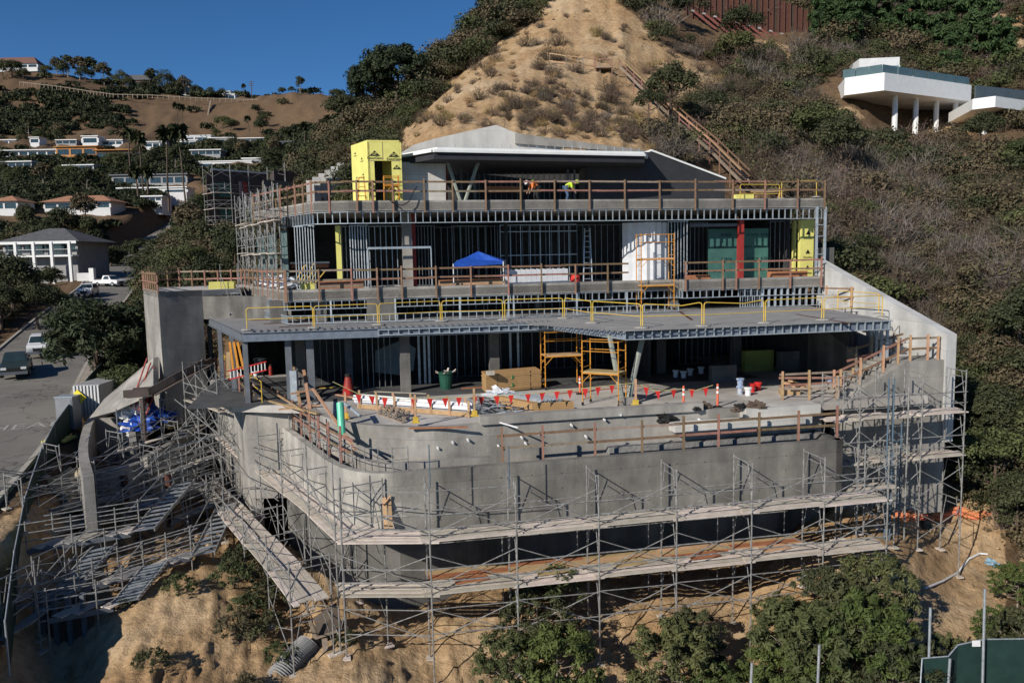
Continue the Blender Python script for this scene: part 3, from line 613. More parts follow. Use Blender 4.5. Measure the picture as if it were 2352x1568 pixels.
# ---- pillars and left wing
pz = -1.62
a = A(362, 662, 46.3); b = A(463, 661, 48.2); c = A(328, 656, 53.5)
aa_ = Vector((a.x, a.y, 0)); bb_ = Vector((b.x, b.y, 0)); cc_ = Vector((c.x, c.y, 0)); th_ = (cc_-aa_)
mb = MB(); n_ = (bb_-aa_).normalized(); back = Vector((-n_.y, n_.x, 0)); mb.prism([tuple(p.xy) for p in (aa_+n_*.45, bb_, bb_+back*.4, aa_+n_*.45+back*.4)], -9.5, pz); hp('pillar_wall', mb, CONC)
mb = MB(); mb.prism([tuple(p.xy) for p in (aa_, aa_+n_*.45, cc_+n_*.45, cc_)], -9.5, pz+.05); hp('pillar_wall', mb, CONC)
mb = MB(); mb.prism([tuple(p.xy) for p in (aa_, bb_, bb_+n_*2.4, mL+EU*.6, mL+EV*5, cc_+EV*2, cc_)], pz-.35, pz-.02); hp('side_terrace_slab', mb, FLOOR)
mb = MB(); mb.slab([bb_+n_*.02+EZ*-3.4, mC+EV*4+EZ*-3.4, mC+EV*4+EZ*-2.0, bb_+n_*.02+EZ*-2.0], EV*.3); hp('side_wall', mb, CONCD)
mb = MB(); mb.slab([A(352, 822, 47), A(352, 905, 44), A(262, 945, 44.5), A(205, 960, 45), A(240, 915, 46.5)], Vector((.1, .5, 0))); hp('sloping_wing_wall', mb, CONC)
# lower front wall of the house below the terrace columns
mb = MB(); w0 = t0+EU*-.1; w1 = t1+EU*-.05
mb.slab([w0+EZ*-15.5, w1+EZ*-15.5, w1+EZ*-7.3, w0+EZ*-7.3], EU*.6); hp('side_retaining_wall', mb, CONC)
mb = MB(); mb.slab([w1+EZ*-11.5, w1+EU*3.4-EV*.6+EZ*-11.5, w1+EU*3.4-EV*.6+EZ*-7.1, w1+EZ*-7.3], EV*.5); hp('side_retaining_wall', mb, CONC)
# ---- pool walls
def offs(pts, d):
    out = []
    for i, p in enumerate(pts):
        t = (pts[min(i+1, len(pts)-1)]-pts[max(i-1, 0)]).normalized(); out.append(p+Vector((-t.y, t.x, 0))*d)
    return out
k0 = Vector((*Zp(600, 945, -8).xy, 0)); k1 = Vector((*Zp(690, 1012, -8).xy, 0)); k2 = Vector((*Zp(770, 1068, -8).xy, 0)); k3 = Vector((*Zp(850, 1090, -8).xy, 0))
ctrl = [k0, k1, k2, W(-6.5, -5.75), W(-4.6, -5.85), W(-2, -5.85)]
PO = smooth_path(ctrl, 6)[:-1]+[W(-2, -5.85), W(3, -5.85), W(8, -5.85), W(13.1, -5.85)]
def wallpath(name, pts, z0, z1, th, m, d0=0):
    a = offs(pts, d0); b = offs(pts, d0+th); mb = MB(); v = []; n = len(pts)
    for p, q_ in zip(a, b): v += [p+EZ*z0, p+EZ*z1, q_+EZ*z1, q_+EZ*z0]
    f = []
    for i in range(n-1):
        for j in range(4): f.append((i*4+j, i*4+(j+1) % 4, (i+1)*4+(j+1) % 4, (i+1)*4+j))
    f += [(0, 3, 2, 1), ((n-1)*4, (n-1)*4+1, (n-1)*4+2, (n-1)*4+3)]; mb.add(v, f); return hp(name, mb, m)
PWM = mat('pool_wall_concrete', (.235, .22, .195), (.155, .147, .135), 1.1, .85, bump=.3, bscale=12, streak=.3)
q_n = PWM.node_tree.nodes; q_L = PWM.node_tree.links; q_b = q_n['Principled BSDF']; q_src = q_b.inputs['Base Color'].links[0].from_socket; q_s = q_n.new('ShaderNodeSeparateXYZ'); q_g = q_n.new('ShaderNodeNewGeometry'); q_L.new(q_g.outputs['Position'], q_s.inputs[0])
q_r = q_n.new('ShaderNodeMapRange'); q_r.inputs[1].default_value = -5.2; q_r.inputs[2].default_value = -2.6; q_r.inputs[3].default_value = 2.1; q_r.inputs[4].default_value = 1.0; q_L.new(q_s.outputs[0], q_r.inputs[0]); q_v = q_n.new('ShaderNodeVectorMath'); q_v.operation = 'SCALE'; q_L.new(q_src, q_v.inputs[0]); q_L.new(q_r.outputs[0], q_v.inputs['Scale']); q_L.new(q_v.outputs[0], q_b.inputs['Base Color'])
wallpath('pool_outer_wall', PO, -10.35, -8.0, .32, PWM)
wallpath('lime_stained_patch', [p for p in PO if -5.6 < p.x < -4.2], -10.3, -9.15, .004, mat('lime_stain', (.55, .52, .46), (.34, .31, .27), 3, .9, streak=.3), -.008)
wallpath('pool_trough_floor', PO[:-2], -9.6, -9.3, 1.5, CONC, .3)
wallpath('pool_inner_wall', [p for p in PO[:24]]+[W(-4.4, -5.85), W(-3.2, -5.85), W(-2.0, -5.9)], -9.4, -7.95, .28, CONC, 1.15)
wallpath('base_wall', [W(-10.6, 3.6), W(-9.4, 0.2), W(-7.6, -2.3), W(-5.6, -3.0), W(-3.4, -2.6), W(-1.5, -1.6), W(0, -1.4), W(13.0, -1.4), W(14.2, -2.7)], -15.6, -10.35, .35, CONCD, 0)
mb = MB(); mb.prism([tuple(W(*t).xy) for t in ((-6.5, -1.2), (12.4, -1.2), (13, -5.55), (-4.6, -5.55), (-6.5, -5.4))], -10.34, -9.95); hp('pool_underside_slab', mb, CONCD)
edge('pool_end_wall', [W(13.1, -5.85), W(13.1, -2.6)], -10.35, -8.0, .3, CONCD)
mb = MB(); mb.prism([tuple(W(*t).xy) for t in ((-8, -2.5), (13, -2.5), (13, -5.6), (-5, -5.6))], -9.9, -9.6); hp('pool_floor', mb, SHOT)
jets = [W(-9.6, 4.3), W(-9.0, .9), W(-7.4, -2.0), W(-4.6, -3.75), W(-2.5, -3.8), W(2, -3.8), W(13.4, -3.8)]
jp = smooth_path(jets[:5], 5)[:-1]+jets[4:]
wallpath('pool_back_wall', jp, -10, -6.78, .3, CONC)
wallpath('pool_bench', [W(3.2, -4.35), W(8, -4.35), W(13.2, -4.35)], -10, -8.05, .6, SHOT)
mb = MB(); mb.slab([W(-2.2, -3.95, -6.8), W(7.6, -3.95, -6.8), W(7.6, -3.95, -6.45), W(-2.2, -3.95, -6.45)], EV*.5); hp('deck_kerb', mb, CONC)
mb = MB(); mb.box(W(11.2, -3.9, -7.0), (3.6, .9, .5), EU, EV); mb.box(W(9.2, -4.3, -7.35), (6.4, .7, .35), EU, EV); hp('spa_step', mb, CONCL)
for px, py in ((1145, 1022), (1198, 1002), (1236, 993), (1312, 974), (1387, 961), (1424, 950), (1207, 1016), (1345, 1000), (1006, 1026), (1040, 1013), (1075, 1008), (1640, 975), (1605, 962), (1690, 968)):
    w = Pv(px, py, -3.8); h = put('pipe_stub', unit('tube', FOAM), H, axm(w-EV*.02-EU*.02, w-EV*.2-EU*.02-EZ*.03, .1, .1))
for z in (-9.2,): 
    pass
TIE = mat('tie_hole', (.06, .06, .06), (.04, .04, .04), 2, .9); mb = MB()
for i in range(1, 15):
    for z in (-8.5, -9.1, -9.9):
        w = W(-4.2+i*1.22, -5.86, z); mb.tube(w-EV*.005, w+EV*.02, .022, 6)
    w = W(-4.2+i*1.22+.6, -5.853, -9.18); 
    pass
o = hp('form_marks', mb, TIE); o['kind'] = 'stuff'
# dark recess + right lower walls
us, ue = uz(2082, 828, -2.8)[0], uz(1925, 950, -2.8)[0]
mb = MB(); mb.slab([W(ue, -2.8, -12.8), W(20.7, -2.8, -12.8), W(20.7, -2.8, -5.3), W(us, -2.8, -5.3), W(ue, -2.8, -7.1)], EV*.6); hp('right_retaining_wall', mb, CONC)
# right sloping side wall
ra = W(20.55, -2.9); rb_ = W(21.3, 9)
mb = MB(); sd = EU*.55
mb.slab([ra+EZ*-9.3, rb_+EZ*-9.3, rb_+EZ*-.55, ra+EZ*-4.08], sd); hp('sloping_side_wall', mb, CONCW)
mb = MB(); mb.slab([W(21.6, 9.2, -4), W(22.6, 9.2, -4), W(22.6, 9.2, 0.2), W(21.6, 9.2, .2)], EV*.3); hp('side_wall', mb, CONCD)
# stairs at the right
for i in range(10):
    u = us-.2-i*(us-ue)/10; z = -5.25-i*.17; mb = MB(); mb.box(W(u, -1.7, z-.25), ((us-ue)/10+.01, 1.6, .5), EU, EV); hp('stair_step', mb, CONC)
mb = MB(); mb.box(W((us+20.7)/2, -1.6, -5.47), (20.7-us, 1.9, .35), EU, EV); hp('stair_landing', mb, CONC)
for i in range(10):
    z = -5.1+i*.17; v = -.8+i*.32; mb = MB(); mb.box(W(19.9, v, z-.2), (1.3, .34, .4), EU, EV); hp('stair_step', mb, CONCL)
for i in range(5):
    mb = MB(); mb.box(W(20.2, 5+i*.3, ZT-.1+i*.17), (1.2, .32, .3), EU, EV); hp('stair_step', mb, CONCL)
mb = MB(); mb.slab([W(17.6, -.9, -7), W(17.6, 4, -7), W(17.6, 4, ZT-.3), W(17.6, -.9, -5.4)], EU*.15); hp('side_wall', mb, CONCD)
# entrance lift tower (yellow)
Y = thing('stair_tower', 'yellow gypsum clad rooftop stair tower with a dark doorway', 'stair tower', q(862, 462, 11))
Mz = q(843, 462, 10.6); a = q(843, 326, 10.6); b = q(917, 331, 10.6); c = A(806, 334, Mz.y+1.9)
zt = a.z; zb = 3.1; g = lambda p: Vector((p.x, p.y, 0)); A1, B1, C1 = g(a), g(b), g(c); D1 = C1+(B1-A1)
exY = (B1-A1).normalized(); Lw = (B1-A1).length; wx = lambda t: A1+(B1-A1)*t
obj('side_panel', MB().prism([tuple(p.xy) for p in (A1, C1, C1+exY*.12, A1+exY*.12)], zb, zt), YSH, Y)
for t0_, t1_, z0, z1 in ((0.0, .2, zb, zt), (.74, 1.0, zb, zt), (.2, .74, zb+2.45, zt)):
    p0, p1 = wx(t0_), wx(t1_); mb = MB(); mb.slab([p0+EZ*z0, p1+EZ*z0, p1+EZ*z1, p0+EZ*z1], EV*.12); obj('front_panel', mb, YSH, Y)
obj('back_panel', MB().prism([tuple(p.xy) for p in (C1+EV*.1, D1+EV*.1, D1+EV*.22, C1+EV*.22)], zb, zt), DARK, Y)
obj('roof', MB().prism([tuple(p.xy) for p in (A1, B1, D1+EV*.2, C1+EV*.2)], zt-.02, zt+.1), YSH, Y)
obj('side_panel', MB().prism([tuple(p.xy) for p in (B1-exY*.02, D1-exY*.02, D1+exY*.1, B1+exY*.1)], zb, zt), YSH, Y)
for k, (t, z, s) in enumerate(((.22, zt-.75, 1), (.82, zt-.8, 1), (.9, zb+2.0, .8))):
    c = wx(t)+EZ*z-EV*.01; mb = MB(); mb.slab([c+EZ*.28*s, c+exY*.3*s-EZ*.02, c-exY*.3*s-EZ*.02], -EV*.012); obj('logo', mb, INK, Y); text('lettering', 'GP', c+EZ*.09*s-EV*.006, exY, EZ, .2*s, YSH, Y)
    if k < 2: text('lettering', 'DensGlass', c-EZ*.14, exY, EZ, .2, INK, Y)
for z in (zb+1.22, zb+2.44): barp('seam', A1+EZ*z-EV*.006, wx(.2)+EZ*z-EV*.006, .012, .03, WOODG, Y); barp('seam', wx(.74)+EZ*z-EV*.006, B1+EZ*z-EV*.006, .012, .03, WOODG, Y)
barp('seam', wx(.47)+EZ*(zb+2.5)-EV*.006, wx(.47)+EZ*zt-EV*.006, .03, .012, WOODG, Y, EV)
exS = (A1-C1).normalized()
for k, (t, z) in enumerate(((.25, zb+3.0), (.65, zb+2.6), (.3, zb+1.6), (.7, zb+1.7), (.3, zb+.9))):
    c = C1.lerp(A1, t)+EZ*z; mb = MB(); nn = exS.cross(EZ)*.012; mb.slab([c+EZ*.12, c+exS*.12, c-exS*.12], nn); obj('logo', mb, INK, Y); text('lettering', 'DensGlass', c-EZ*.1, exS, EZ, .09, INK, Y)
# ---------------------------------------------------------------- plants
def leafmat(name, c1, c2, rnd=.18):
    m = mat(name, c1, c2, 1.4, .7, detail=3, rnd=rnd, spec=.2); return m
GD = leafmat('dark_green_leaves', (.068, .074, .034), (.034, .040, .019)); GM = leafmat('mid_green_leaves', (.092, .104, .04), (.05, .060, .024))
GL = leafmat('bright_green_leaves', (.085, .11, .03), (.04, .06, .018), .12); GO = leafmat('olive_leaves', (.135, .108, .06), (.072, .06, .036)); GP = leafmat('pine_needles', (.05, .066, .03), (.02, .03, .016))
GB = leafmat('bamboo_leaves', (.058, .098, .034), (.022, .042, .016), .08); GF = leafmat('far_canyon_leaves', (.034, .044, .017), (.014, .02, .009), .15); BR = leafmat('dry_brown_twigs', (.15, .108, .08), (.075, .054, .042)); GY = leafmat('grey_dry_twigs', (.20, .172, .148), (.105, .09, .078))
STR = leafmat('straw_grass', (.36, .26, .12), (.22, .15, .07)); BARK = mat('bark', (.13, .095, .07), (.07, .05, .038), 5, .9); BARKG = mat('pale_bark', (.30, .26, .21), (.18, .15, .12), 5, .9)
def quads(c, nrm, size, asp=1.0, seed=0):
    r = np.random.default_rng(seed); n = len(c); nrm = nrm/np.linalg.norm(nrm, axis=1, keepdims=True)
    t = np.cross(nrm, r.normal(size=(n, 3))); t /= np.linalg.norm(t, axis=1, keepdims=True)+1e-9; b = np.cross(nrm, t); s = (size*r.uniform(.6, 1.4, n))[:, None]
    v = np.stack([c-t*s*asp, c-b*s*.5, c+t*s*asp, c+b*s*.5], 1).reshape(-1, 3); return v
def cloudmesh(name, m, c, nrm, size, asp=1.0, seed=0, extra=None, xm=None):
    v = quads(c, nrm, size, asp, seed); n = len(c); f = np.arange(n*4).reshape(n, 4)
    me = bpy.data.meshes.new(name)
    ev = np.array(extra.v).reshape(-1, 3) if extra and extra.v else np.zeros((0, 3)); 
    me.from_pydata(np.r_[v, ev].tolist(), [], f.tolist()+([tuple(i+n*4 for i in q) for q in extra.f] if len(ev) else []))
    me.materials.append(m)
    if len(ev): me.materials.append(xm); me.polygons.foreach_set('material_index', [0]*n+[1]*len(extra.f))
    return me
def blobs(nb, R, seed, low=-.2):
    r = np.random.default_rng(seed); d = r.normal(size=(nb, 3)); d /= np.linalg.norm(d, axis=1, keepdims=True); d[:, 2] = np.where(d[:, 2] < low, -d[:, 2], d[:, 2]); k = r.uniform(.35, 1, nb)**.5
    return d*k[:, None]*np.array(R)
def crown(name, m, R, nb, per, leaf, br, seed, zc=0, asp=1.0, fill=.55, down=0, wob=.3, low=-.2):
    """leaf faces on many uneven clumps spread through the crown"""
    r = np.random.default_rng(seed); bc = blobs(nb, R, seed, low); C = []; N = []
    for b in bc:
        rb = br*r.uniform(1-wob*1.3, 1+wob); d = r.normal(size=(per, 3)); d /= np.linalg.norm(d, axis=1, keepdims=True); d[:, 2] = np.where(d[:, 2] < -.5, -d[:, 2], d[:, 2])
        k = r.uniform(fill, 1.08, per)[:, None]; C.append(b+d*k*rb*np.array([1, 1, .8])); N.append(d+r.normal(size=(per, 3))*.55+np.array([0, 0, .35-down]))
    C = np.concatenate(C); N = np.concatenate(N); C[:, 2] += zc
    return cloudmesh(name, m, C, N, leaf, asp, seed)
def twiggy(name, m, R, h, n, seed, leafm=None, nl=0, leaf=.05):
    r = np.random.default_rng(seed); mb = MB()
    for i in range(n):
        a = r.uniform(0, 6.28); t = r.uniform(.1, 1)**.6; e = Vector((math.cos(a)*R*t, math.sin(a)*R*t, h*(1.15-t*.75)*r.uniform(.55, 1))); s = Vector((math.cos(a)*R*.1, math.sin(a)*R*.1, -.1)); mid = s.lerp(e, .5)+Vector(r.normal(size=3)*.1*R)
        w = .012+.006*R; sd = Vector(r.normal(size=3)).normalized()*w
        k = len(mb.v); mb.v += [tuple(s-sd), tuple(s+sd), tuple(mid+sd*.8), tuple(mid-sd*.8), tuple(e)]; mb.f += [(k, k+1, k+2, k+3), (k+3, k+2, k+4)]
        for j in range(4):
            b0 = mid.lerp(e, r.uniform(0, .9)); e2 = b0+(e-s)*.3*r.uniform(.5, 1)+Vector(r.normal(size=3))*.22*R; k = len(mb.v); s2 = sd*.6; mb.v += [tuple(b0-s2), tuple(b0+s2), tuple(e2)]; mb.f += [(k, k+1, k+2)]
    if nl:
        d = r.normal(size=(nl, 3)); d /= np.linalg.norm(d, axis=1, keepdims=True); d[:, 2] = abs(d[:, 2]); c = d*np.array([R, R, h])*r.uniform(.5, 1, nl)[:, None]
        return cloudmesh(name, leafm, c, d+r.normal(size=(nl, 3))*.6, leaf, 1, seed, mb, m)
    return mb.mesh(name, m)
def trunk(h, r0, lean=(0, 0), limbs=5, spread=1.5, seed=0, top=.9, r1=None):
    r = random.Random(seed); mb = MB(); p = Vector((0, 0, -.6)); pts = [p]; N = 6
    for i in range(1, N+1):
        t = i/N; pts.append(Vector((lean[0]*t*t+r.uniform(-.05, .05)*h*.1, lean[1]*t*t+r.uniform(-.05, .05)*h*.1, h*top*t)))
    r1 = r1 or r0*.3
    for i in range(N): mb.tube(pts[i], pts[i+1], r0+(r1-r0)*i/N, 7, r0+(r1-r0)*(i+1)/N, False)
    for k in range(limbs):
        t = r.uniform(.4, .95); b = pts[int(t*N)]; a = k*2.4+r.uniform(-.4, .4); e = b+Vector((math.cos(a)*spread*r.uniform(.6, 1), math.sin(a)*spread*r.uniform(.6, 1), h*.25*r.uniform(.3, 1.1))); m_ = b.lerp(e, .5)+Vector((0, 0, -.05*h)); rr = r0*(1-t)*.6+r1*.5
        mb.tube(b, m_, rr, 5, rr*.75, False).tube(m_, e, rr*.75, 5, rr*.3, False)
    return mb
# brush variants
B_G = [crown('brush', m_, (.75, .75, .45), 10, 105, .055, .42, 10+i, .35) for i, m_ in enumerate((GD, GM, GO, GD, GO))]
B_T = [twiggy('dry_brush', m_, .95, 1.15, 75, 30+i, lm, 170, .05) for i, (m_, lm) in enumerate(((BR, GO), (GY, BR), (BR, BR), (GY, GO)))]
B_S = [twiggy('tuft', m_, .55, .75, 60, 50+i, lm, 60, .035) for i, (m_, lm) in enumerate(((BR, GO), (STR, GO)))]
B_F = [crown('far_brush', m_, (1.6, 1.6, .8), 9, 26, .34, .95, 70+i, .6) for i, m_ in enumerate((GF, GF, GD))]
def scatter(name, meshes, pts, scl, label, cat):
    """brush nobody could count: one object that sets copies of a few bushes on its points"""
    pts = np.asarray(pts); n = len(pts)
    if not n: return
    src = bpy.data.collections.new(name+'_source')
    for k, me_ in enumerate(meshes): src.objects.link(bpy.data.objects.new('%s_%02d' % (name, k), me_))
    me = bpy.data.meshes.new(name); me.vertices.add(n); me.vertices.foreach_set('co', pts.ravel())
    for an, tp, val in (('scl', 'FLOAT', scl), ('rz', 'FLOAT', rng.uniform(0, 6.28, n)), ('pick', 'INT', rng.integers(0, len(meshes), n))):
        a_ = me.attributes.new(an, tp, 'POINT'); a_.data.foreach_set('value', np.asarray(val, np.int32 if tp == 'INT' else np.float32))
    o = put(name, me); g = bpy.data.node_groups.new(name, 'GeometryNodeTree'); g.interface.new_socket('Geometry', in_out='INPUT', socket_type='NodeSocketGeometry'); g.interface.new_socket('Geometry', in_out='OUTPUT', socket_type='NodeSocketGeometry')
    N = g.nodes; K = g.links; gi = N.new('NodeGroupInput'); go_ = N.new('NodeGroupOutput'); ip = N.new('GeometryNodeInstanceOnPoints'); ci = N.new('GeometryNodeCollectionInfo')
    ci.inputs['Collection'].default_value = src; ci.inputs['Separate Children'].default_value = True; ci.inputs['Reset Children'].default_value = True; ip.inputs['Pick Instance'].default_value = True
    def na(nm, dt):
        q_ = N.new('GeometryNodeInputNamedAttribute'); q_.data_type = dt; q_.inputs['Name'].default_value = nm; return q_.outputs['Attribute']
    cb = N.new('ShaderNodeCombineXYZ'); K.new(na('rz', 'FLOAT'), cb.inputs[2])
    K.new(gi.outputs[0], ip.inputs['Points']); K.new(ci.outputs[0], ip.inputs['Instance']); K.new(na('pick', 'INT'), ip.inputs['Instance Index'])
    e2r = N.new('FunctionNodeEulerToRotation'); K.new(cb.outputs[0], e2r.inputs[0]); K.new(e2r.outputs[0], ip.inputs['Rotation']); K.new(na('scl', 'FLOAT'), ip.inputs['Scale']); K.new(ip.outputs[0], go_.inputs[0])
    md = o.modifiers.new('scatter', 'NODES'); md.node_group = g
    tag(o, label, cat, kind='stuff'); return o
# sample points over the ground by region
def sample(n, a0, a1, y0, y1, pw=1.0):
    a = rng.uniform(a0, a1, n); y = np.exp(rng.uniform(math.log(y0), math.log(y1), n)); x = a*y; z = ground(x, y); px, py = proj(x, y, z); u = x*EU.x+(y-36)*EU.y; v = x*EV.x+(y-36)*EV.y
    hb = inpoly(u, v, [(-19, 28), (-14, 3), (-8, -9), (14, -9), (23.5, -5), (23.2, 10), (22, 26), (-9, 27)])
    D = np.full(n, 99.)
    for i in range(0, n, 20000):
        s = slice(i, i+20000); D[s] = np.sqrt(((x[s][:, None]-RA[None, ::2, 0])**2+(y[s][:, None]-RA[None, ::2, 1])**2).min(1))
    return x, y, z, px, py, hb, D
PADS = [((lambda w_: (w_.x, w_.y, 6))(A(2310, 262, 87))), ((lambda w_: (w_.x, w_.y, 5))(A(2350, 275, 84))), ((lambda w_: (w_.x, w_.y, 5))(A(1945, 250, 97))), ((lambda w_: (w_.x, w_.y, 5))(A(1990, 280, 94)))]+[]   # (x, y, radius) kept clear of brush: houses and open ground, filled before sampling
for (px, py, y, r_) in ((120, 640, 140, 13), (190, 478, 222, 14), (60, 478, 215, 12), (390, 436, 285, 14), (560, 388, 330, 18), (100, 350, 385, 16), (250, 372, 380, 20), (520, 330, 430, 22), (60, 660, 118, 9), (580, 540, 107, 9), (2130, 300, 103, 9), (2070, 320, 94, 6), (2160, 330, 93, 6), (2350, 290, 100, 7), (1600, 80, 118, 5), (1660, 90, 119, 5), (1720, 105, 120, 5), (1780, 115, 121, 5), (1840, 120, 122, 5), (1430, 160, 89, 3), (1470, 200, 85, 3), (1512, 240, 81, 3), (1560, 285, 77, 3), (1595, 315, 74, 3), (1630, 345, 71, 3), (1670, 385, 67, 3), (1702, 418, 64, 3)):
    w = A(px, py, y); PADS.append((w.x, w.y, r_))
def clear(x, y):
    k = np.ones(len(x), bool)
    for a_, b_, r_ in PADS: k &= (x-a_)**2+(y-b_)**2 > r_*r_
    return k
x, y, z, px, py, hb, D = sample(30000, -.95, .95, 34, 200)
nz = fbm(x, y, .5, 3, 5)*14; qx = px+nz; qy = py+fbm(x, y, .45, 3, 13)*14
spur = inpoly(qx, qy, SPUR) & (y < 190); fore = (y < 43) & (px < 2235+np.clip(py-1140, 0, 999)*.9) & (px > 150) ; sandy = spur.copy()
for poly in SANDS[1:]: sandy |= inpoly(qx, qy, poly) & (y > 55)
ok = ~hb & (D > 7) & clear(x, y) & (px > -350) & (px < 2700)
dens = np.where(sandy, 0.0, np.where(x > 5, .46, .5)); dens = np.where(fore, 0, dens); dens = np.where((y < 50) & (px < 650) & (x < -8) , 0, dens); dens = np.where((y >= 50) & (y < 60) & (px < 600) & (x < -10) , .06, dens); dens = np.where((x < 0) & (y >= 50) & (y < 75) & (px < 800), .2, dens)
pick = ok & (rng.uniform(0, 1, len(x)) < dens)
spk = fbm(x, y, .16, 3, 30)
dry = (spk*.9+.55*((px > 1850) & (py > 330) & (px < 2330))-1.3*((px > 2170) & (py > 740))-.7*((px > 2130) & (py > 270) & (py < 520))+rng.normal(0, .75, len(x)) > .22) & (x > 8)
def sub(mask): return np.stack([x, y, z], -1)[mask]
sc = rng.uniform(.8, 1.45, len(x))*np.where(rng.uniform(0, 1, len(x)) < .18, 1.55, 1)*np.clip(.65+y/110, .8, 2.0)
k = pick & ~dry; scatter('green_brush', B_G, sub(k), sc[k], 'dense low green chaparral brush covering the hillside', 'brush'); 
k = pick & dry; scatter('dry_brush', B_T, sub(k), sc[k]*1.0, 'dry grey brown twiggy brush covering the steep hillside right of the house', 'brush'); 
k = ok & spur & (rng.uniform(0, 1, len(x)) < .10+.16*((py > 190) & (px > 1140) & (py < 330))) & (py > 60) ; scatter('hill_tufts', B_S+B_T[:1], sub(k), sc[k]*.62, 'small dry tufts dotted over the bare sandy spur', 'tufts'); 
st = [] 
for i_ in range(3):
    r_ = np.random.default_rng(400+i_); mb = MB(); mb.lathe((0, 0, 0), [(.02, -.1), (.13, -.04), (.17, .03), (.12, .1), (.02, .14)], 6); mb.v = [tuple(np.array(v_)*r_.uniform(.75, 1.25, 3)) for v_ in mb.v]; st.append(mb.mesh('stone', mat('sandstone_clods', (.40, .29, .18), (.28, .19, .11), 3, .95)))
k = ok & (fore | spur) & (rng.uniform(0, 1, len(x)) < np.where(fore, .5, .16)) & (D > 6); scatter('loose_stones', st, sub(k), (rng.uniform(.25, 1, len(x))**2*1.3)[k], 'loose stones and clods on the bare sandy slopes', 'stones')
k = ok & fore & (rng.uniform(0, 1, len(x)) < .05) & (D > 8); scatter('slope_tufts', B_S, sub(k), sc[k]*.35, 'sparse straw tufts on the sandy slope below the scaffold', 'tufts')
x, y, z, px, py, hb, D = sample(26000, -1.0, .1, 190, 900); z = np.where(True, z, z)
far = y > 400; spk = fbm(x, y, .022, 4, 11)
kk = clear(x, y) & (D > 8) & (px > -200) & (px < 1200) & (~far | ((spk > .25) | (py < 150)) | (rng.uniform(0, 1, len(x)) < .03)) & (rng.uniform(0, 1, len(x)) < np.where(far, .5, .55))
scf = rng.uniform(.8, 1.8, len(x))*np.clip(y/330, .8, 1.9)
k = kk; scatter('canyon_brush', B_F, sub(k), scf[k], 'dark scrub and shrubs covering the far canyon side', 'brush'); 
# ---------------------------------------------------------------- scaffolds
_fm = {}
def frame_mesh(w, m, h=2.0):
    k = (round(w, 2), m.name, h)
    if k in _fm: return _fm[k]
    b = MB(); r = .031
    b.tube((0, 0, 0), (0, 0, h+.06), r, 6).tube((w, 0, 0), (w, 0, h+.06), r, 6).tube((0, 0, h-.04), (w, 0, h-.04), .022, 6)
    b.tube((w*.24, 0, h-.3), (w*.76, 0, h-.3), .018, 5).tube((w*.24, 0, h-.04), (.02, 0, .55), .017, 5).tube((w*.76, 0, h-.04), (w-.02, 0, .55), .017, 5)
    for z in (.3, .62, .94): b.tube((0, 0, z), (.1, 0, z+.03), .014, 4); b.tube((w, 0, z), (w-.1, 0, z+.03), .014, 4)
    _fm[k] = b.mesh('frame', m); return _fm[k]
def scaffold(label, pts, inn, w, ztop, decks, gnd=None, m=TUBE, nlift=None, planks=5, rails=(.55, 1.05), brace=True, group=None, pskip=(), h=2.0, plankm=PLANK, braces2=False):
    S = thing('scaffold', label, 'scaffold', (pts[0].x, pts[0].y, min(decks+[ztop])-2), group)
    inn = inn.normalized(); ang = math.atan2(inn.y, inn.x)
    bots = []
    for i, p in enumerate(pts):
        g0 = gnd if gnd is not None else min(gz(p.x, p.y), gz(p.x+inn.x*w, p.y+inn.y*w))
        z = ztop-h; n = 0
        while (nlift is None and z > g0-.3) or (nlift is not None and n < nlift):
            put('frame', frame_mesh(w, m, h), S, Matrix.Translation((p.x, p.y, z))@Matrix.Rotation(ang, 4, 'Z')); z -= h; n += 1
        zb = z+h; bots.append(zb)
        if gnd is None:
            for k in (0, 1):
                q_ = p+inn*w*k; g1 = gz(q_.x, q_.y); tubp('leg', q_+EZ*(min(g1, zb)-.15), q_+EZ*zb, .03, m, S); barp('base_plate', q_+EZ*(g1+.02)-inn*.2, q_+EZ*(g1+.02)+inn*.2, .28, .06, PLANK, S)
    for i, (a, b) in enumerate(zip(pts, pts[1:])):
        t = (b-a).normalized(); zl = ztop-h
        while zl >= max(bots[i], bots[i+1])-.01:
            if brace:
                for s_ in ((0, 1) if braces2 else (0,)):
                    o_ = inn*w*s_
                    tubp('cross_brace', a+o_+EZ*(zl+.35), b+o_+EZ*(zl+h-.45), .019, m, S); tubp('cross_brace', a+o_+EZ*(zl+h-.45), b+o_+EZ*(zl+.35), .019, m, S)
            zl -= h
        for dz in decks:
            if (i, dz) in pskip: continue
            for k in range(planks):
                off = .12+k*(w-.15)/planks+random.uniform(-.015, .015); o_ = inn*off; e = random.uniform(.1, .38)
                barp('plank', a+o_-t*e+EZ*(dz+.03+.05*(i % 2)+.004*k), b+o_+t*(random.uniform(.1, .38))+EZ*(dz+.035+.05*(i % 2)+.004*k), .235, .045, plankm, S)
            for r_ in rails: tubp('guard_rail', a-t*.1+EZ*(dz+r_), b+t*.1+EZ*(dz+r_+random.uniform(-.03, .03)), .026, m, S)
    return S
Z10, Z12 = -10.2, -12.2
cor = Zp(785, 1250, Z10); cor.z = 0
fr = [cor]+[W(uz(px, 1250, -7.75)[0], -7.75) for px in (988, 1187, 1376, 1554, 1726, 1891, 2036)]
fr[0] = Vector((cor.x, cor.y, 0))
SF = scaffold('long grey tube scaffold with plank decks in front of the curved pool wall', fr, EV, 1.5, -8.2, [Z10, Z12], planks=4)
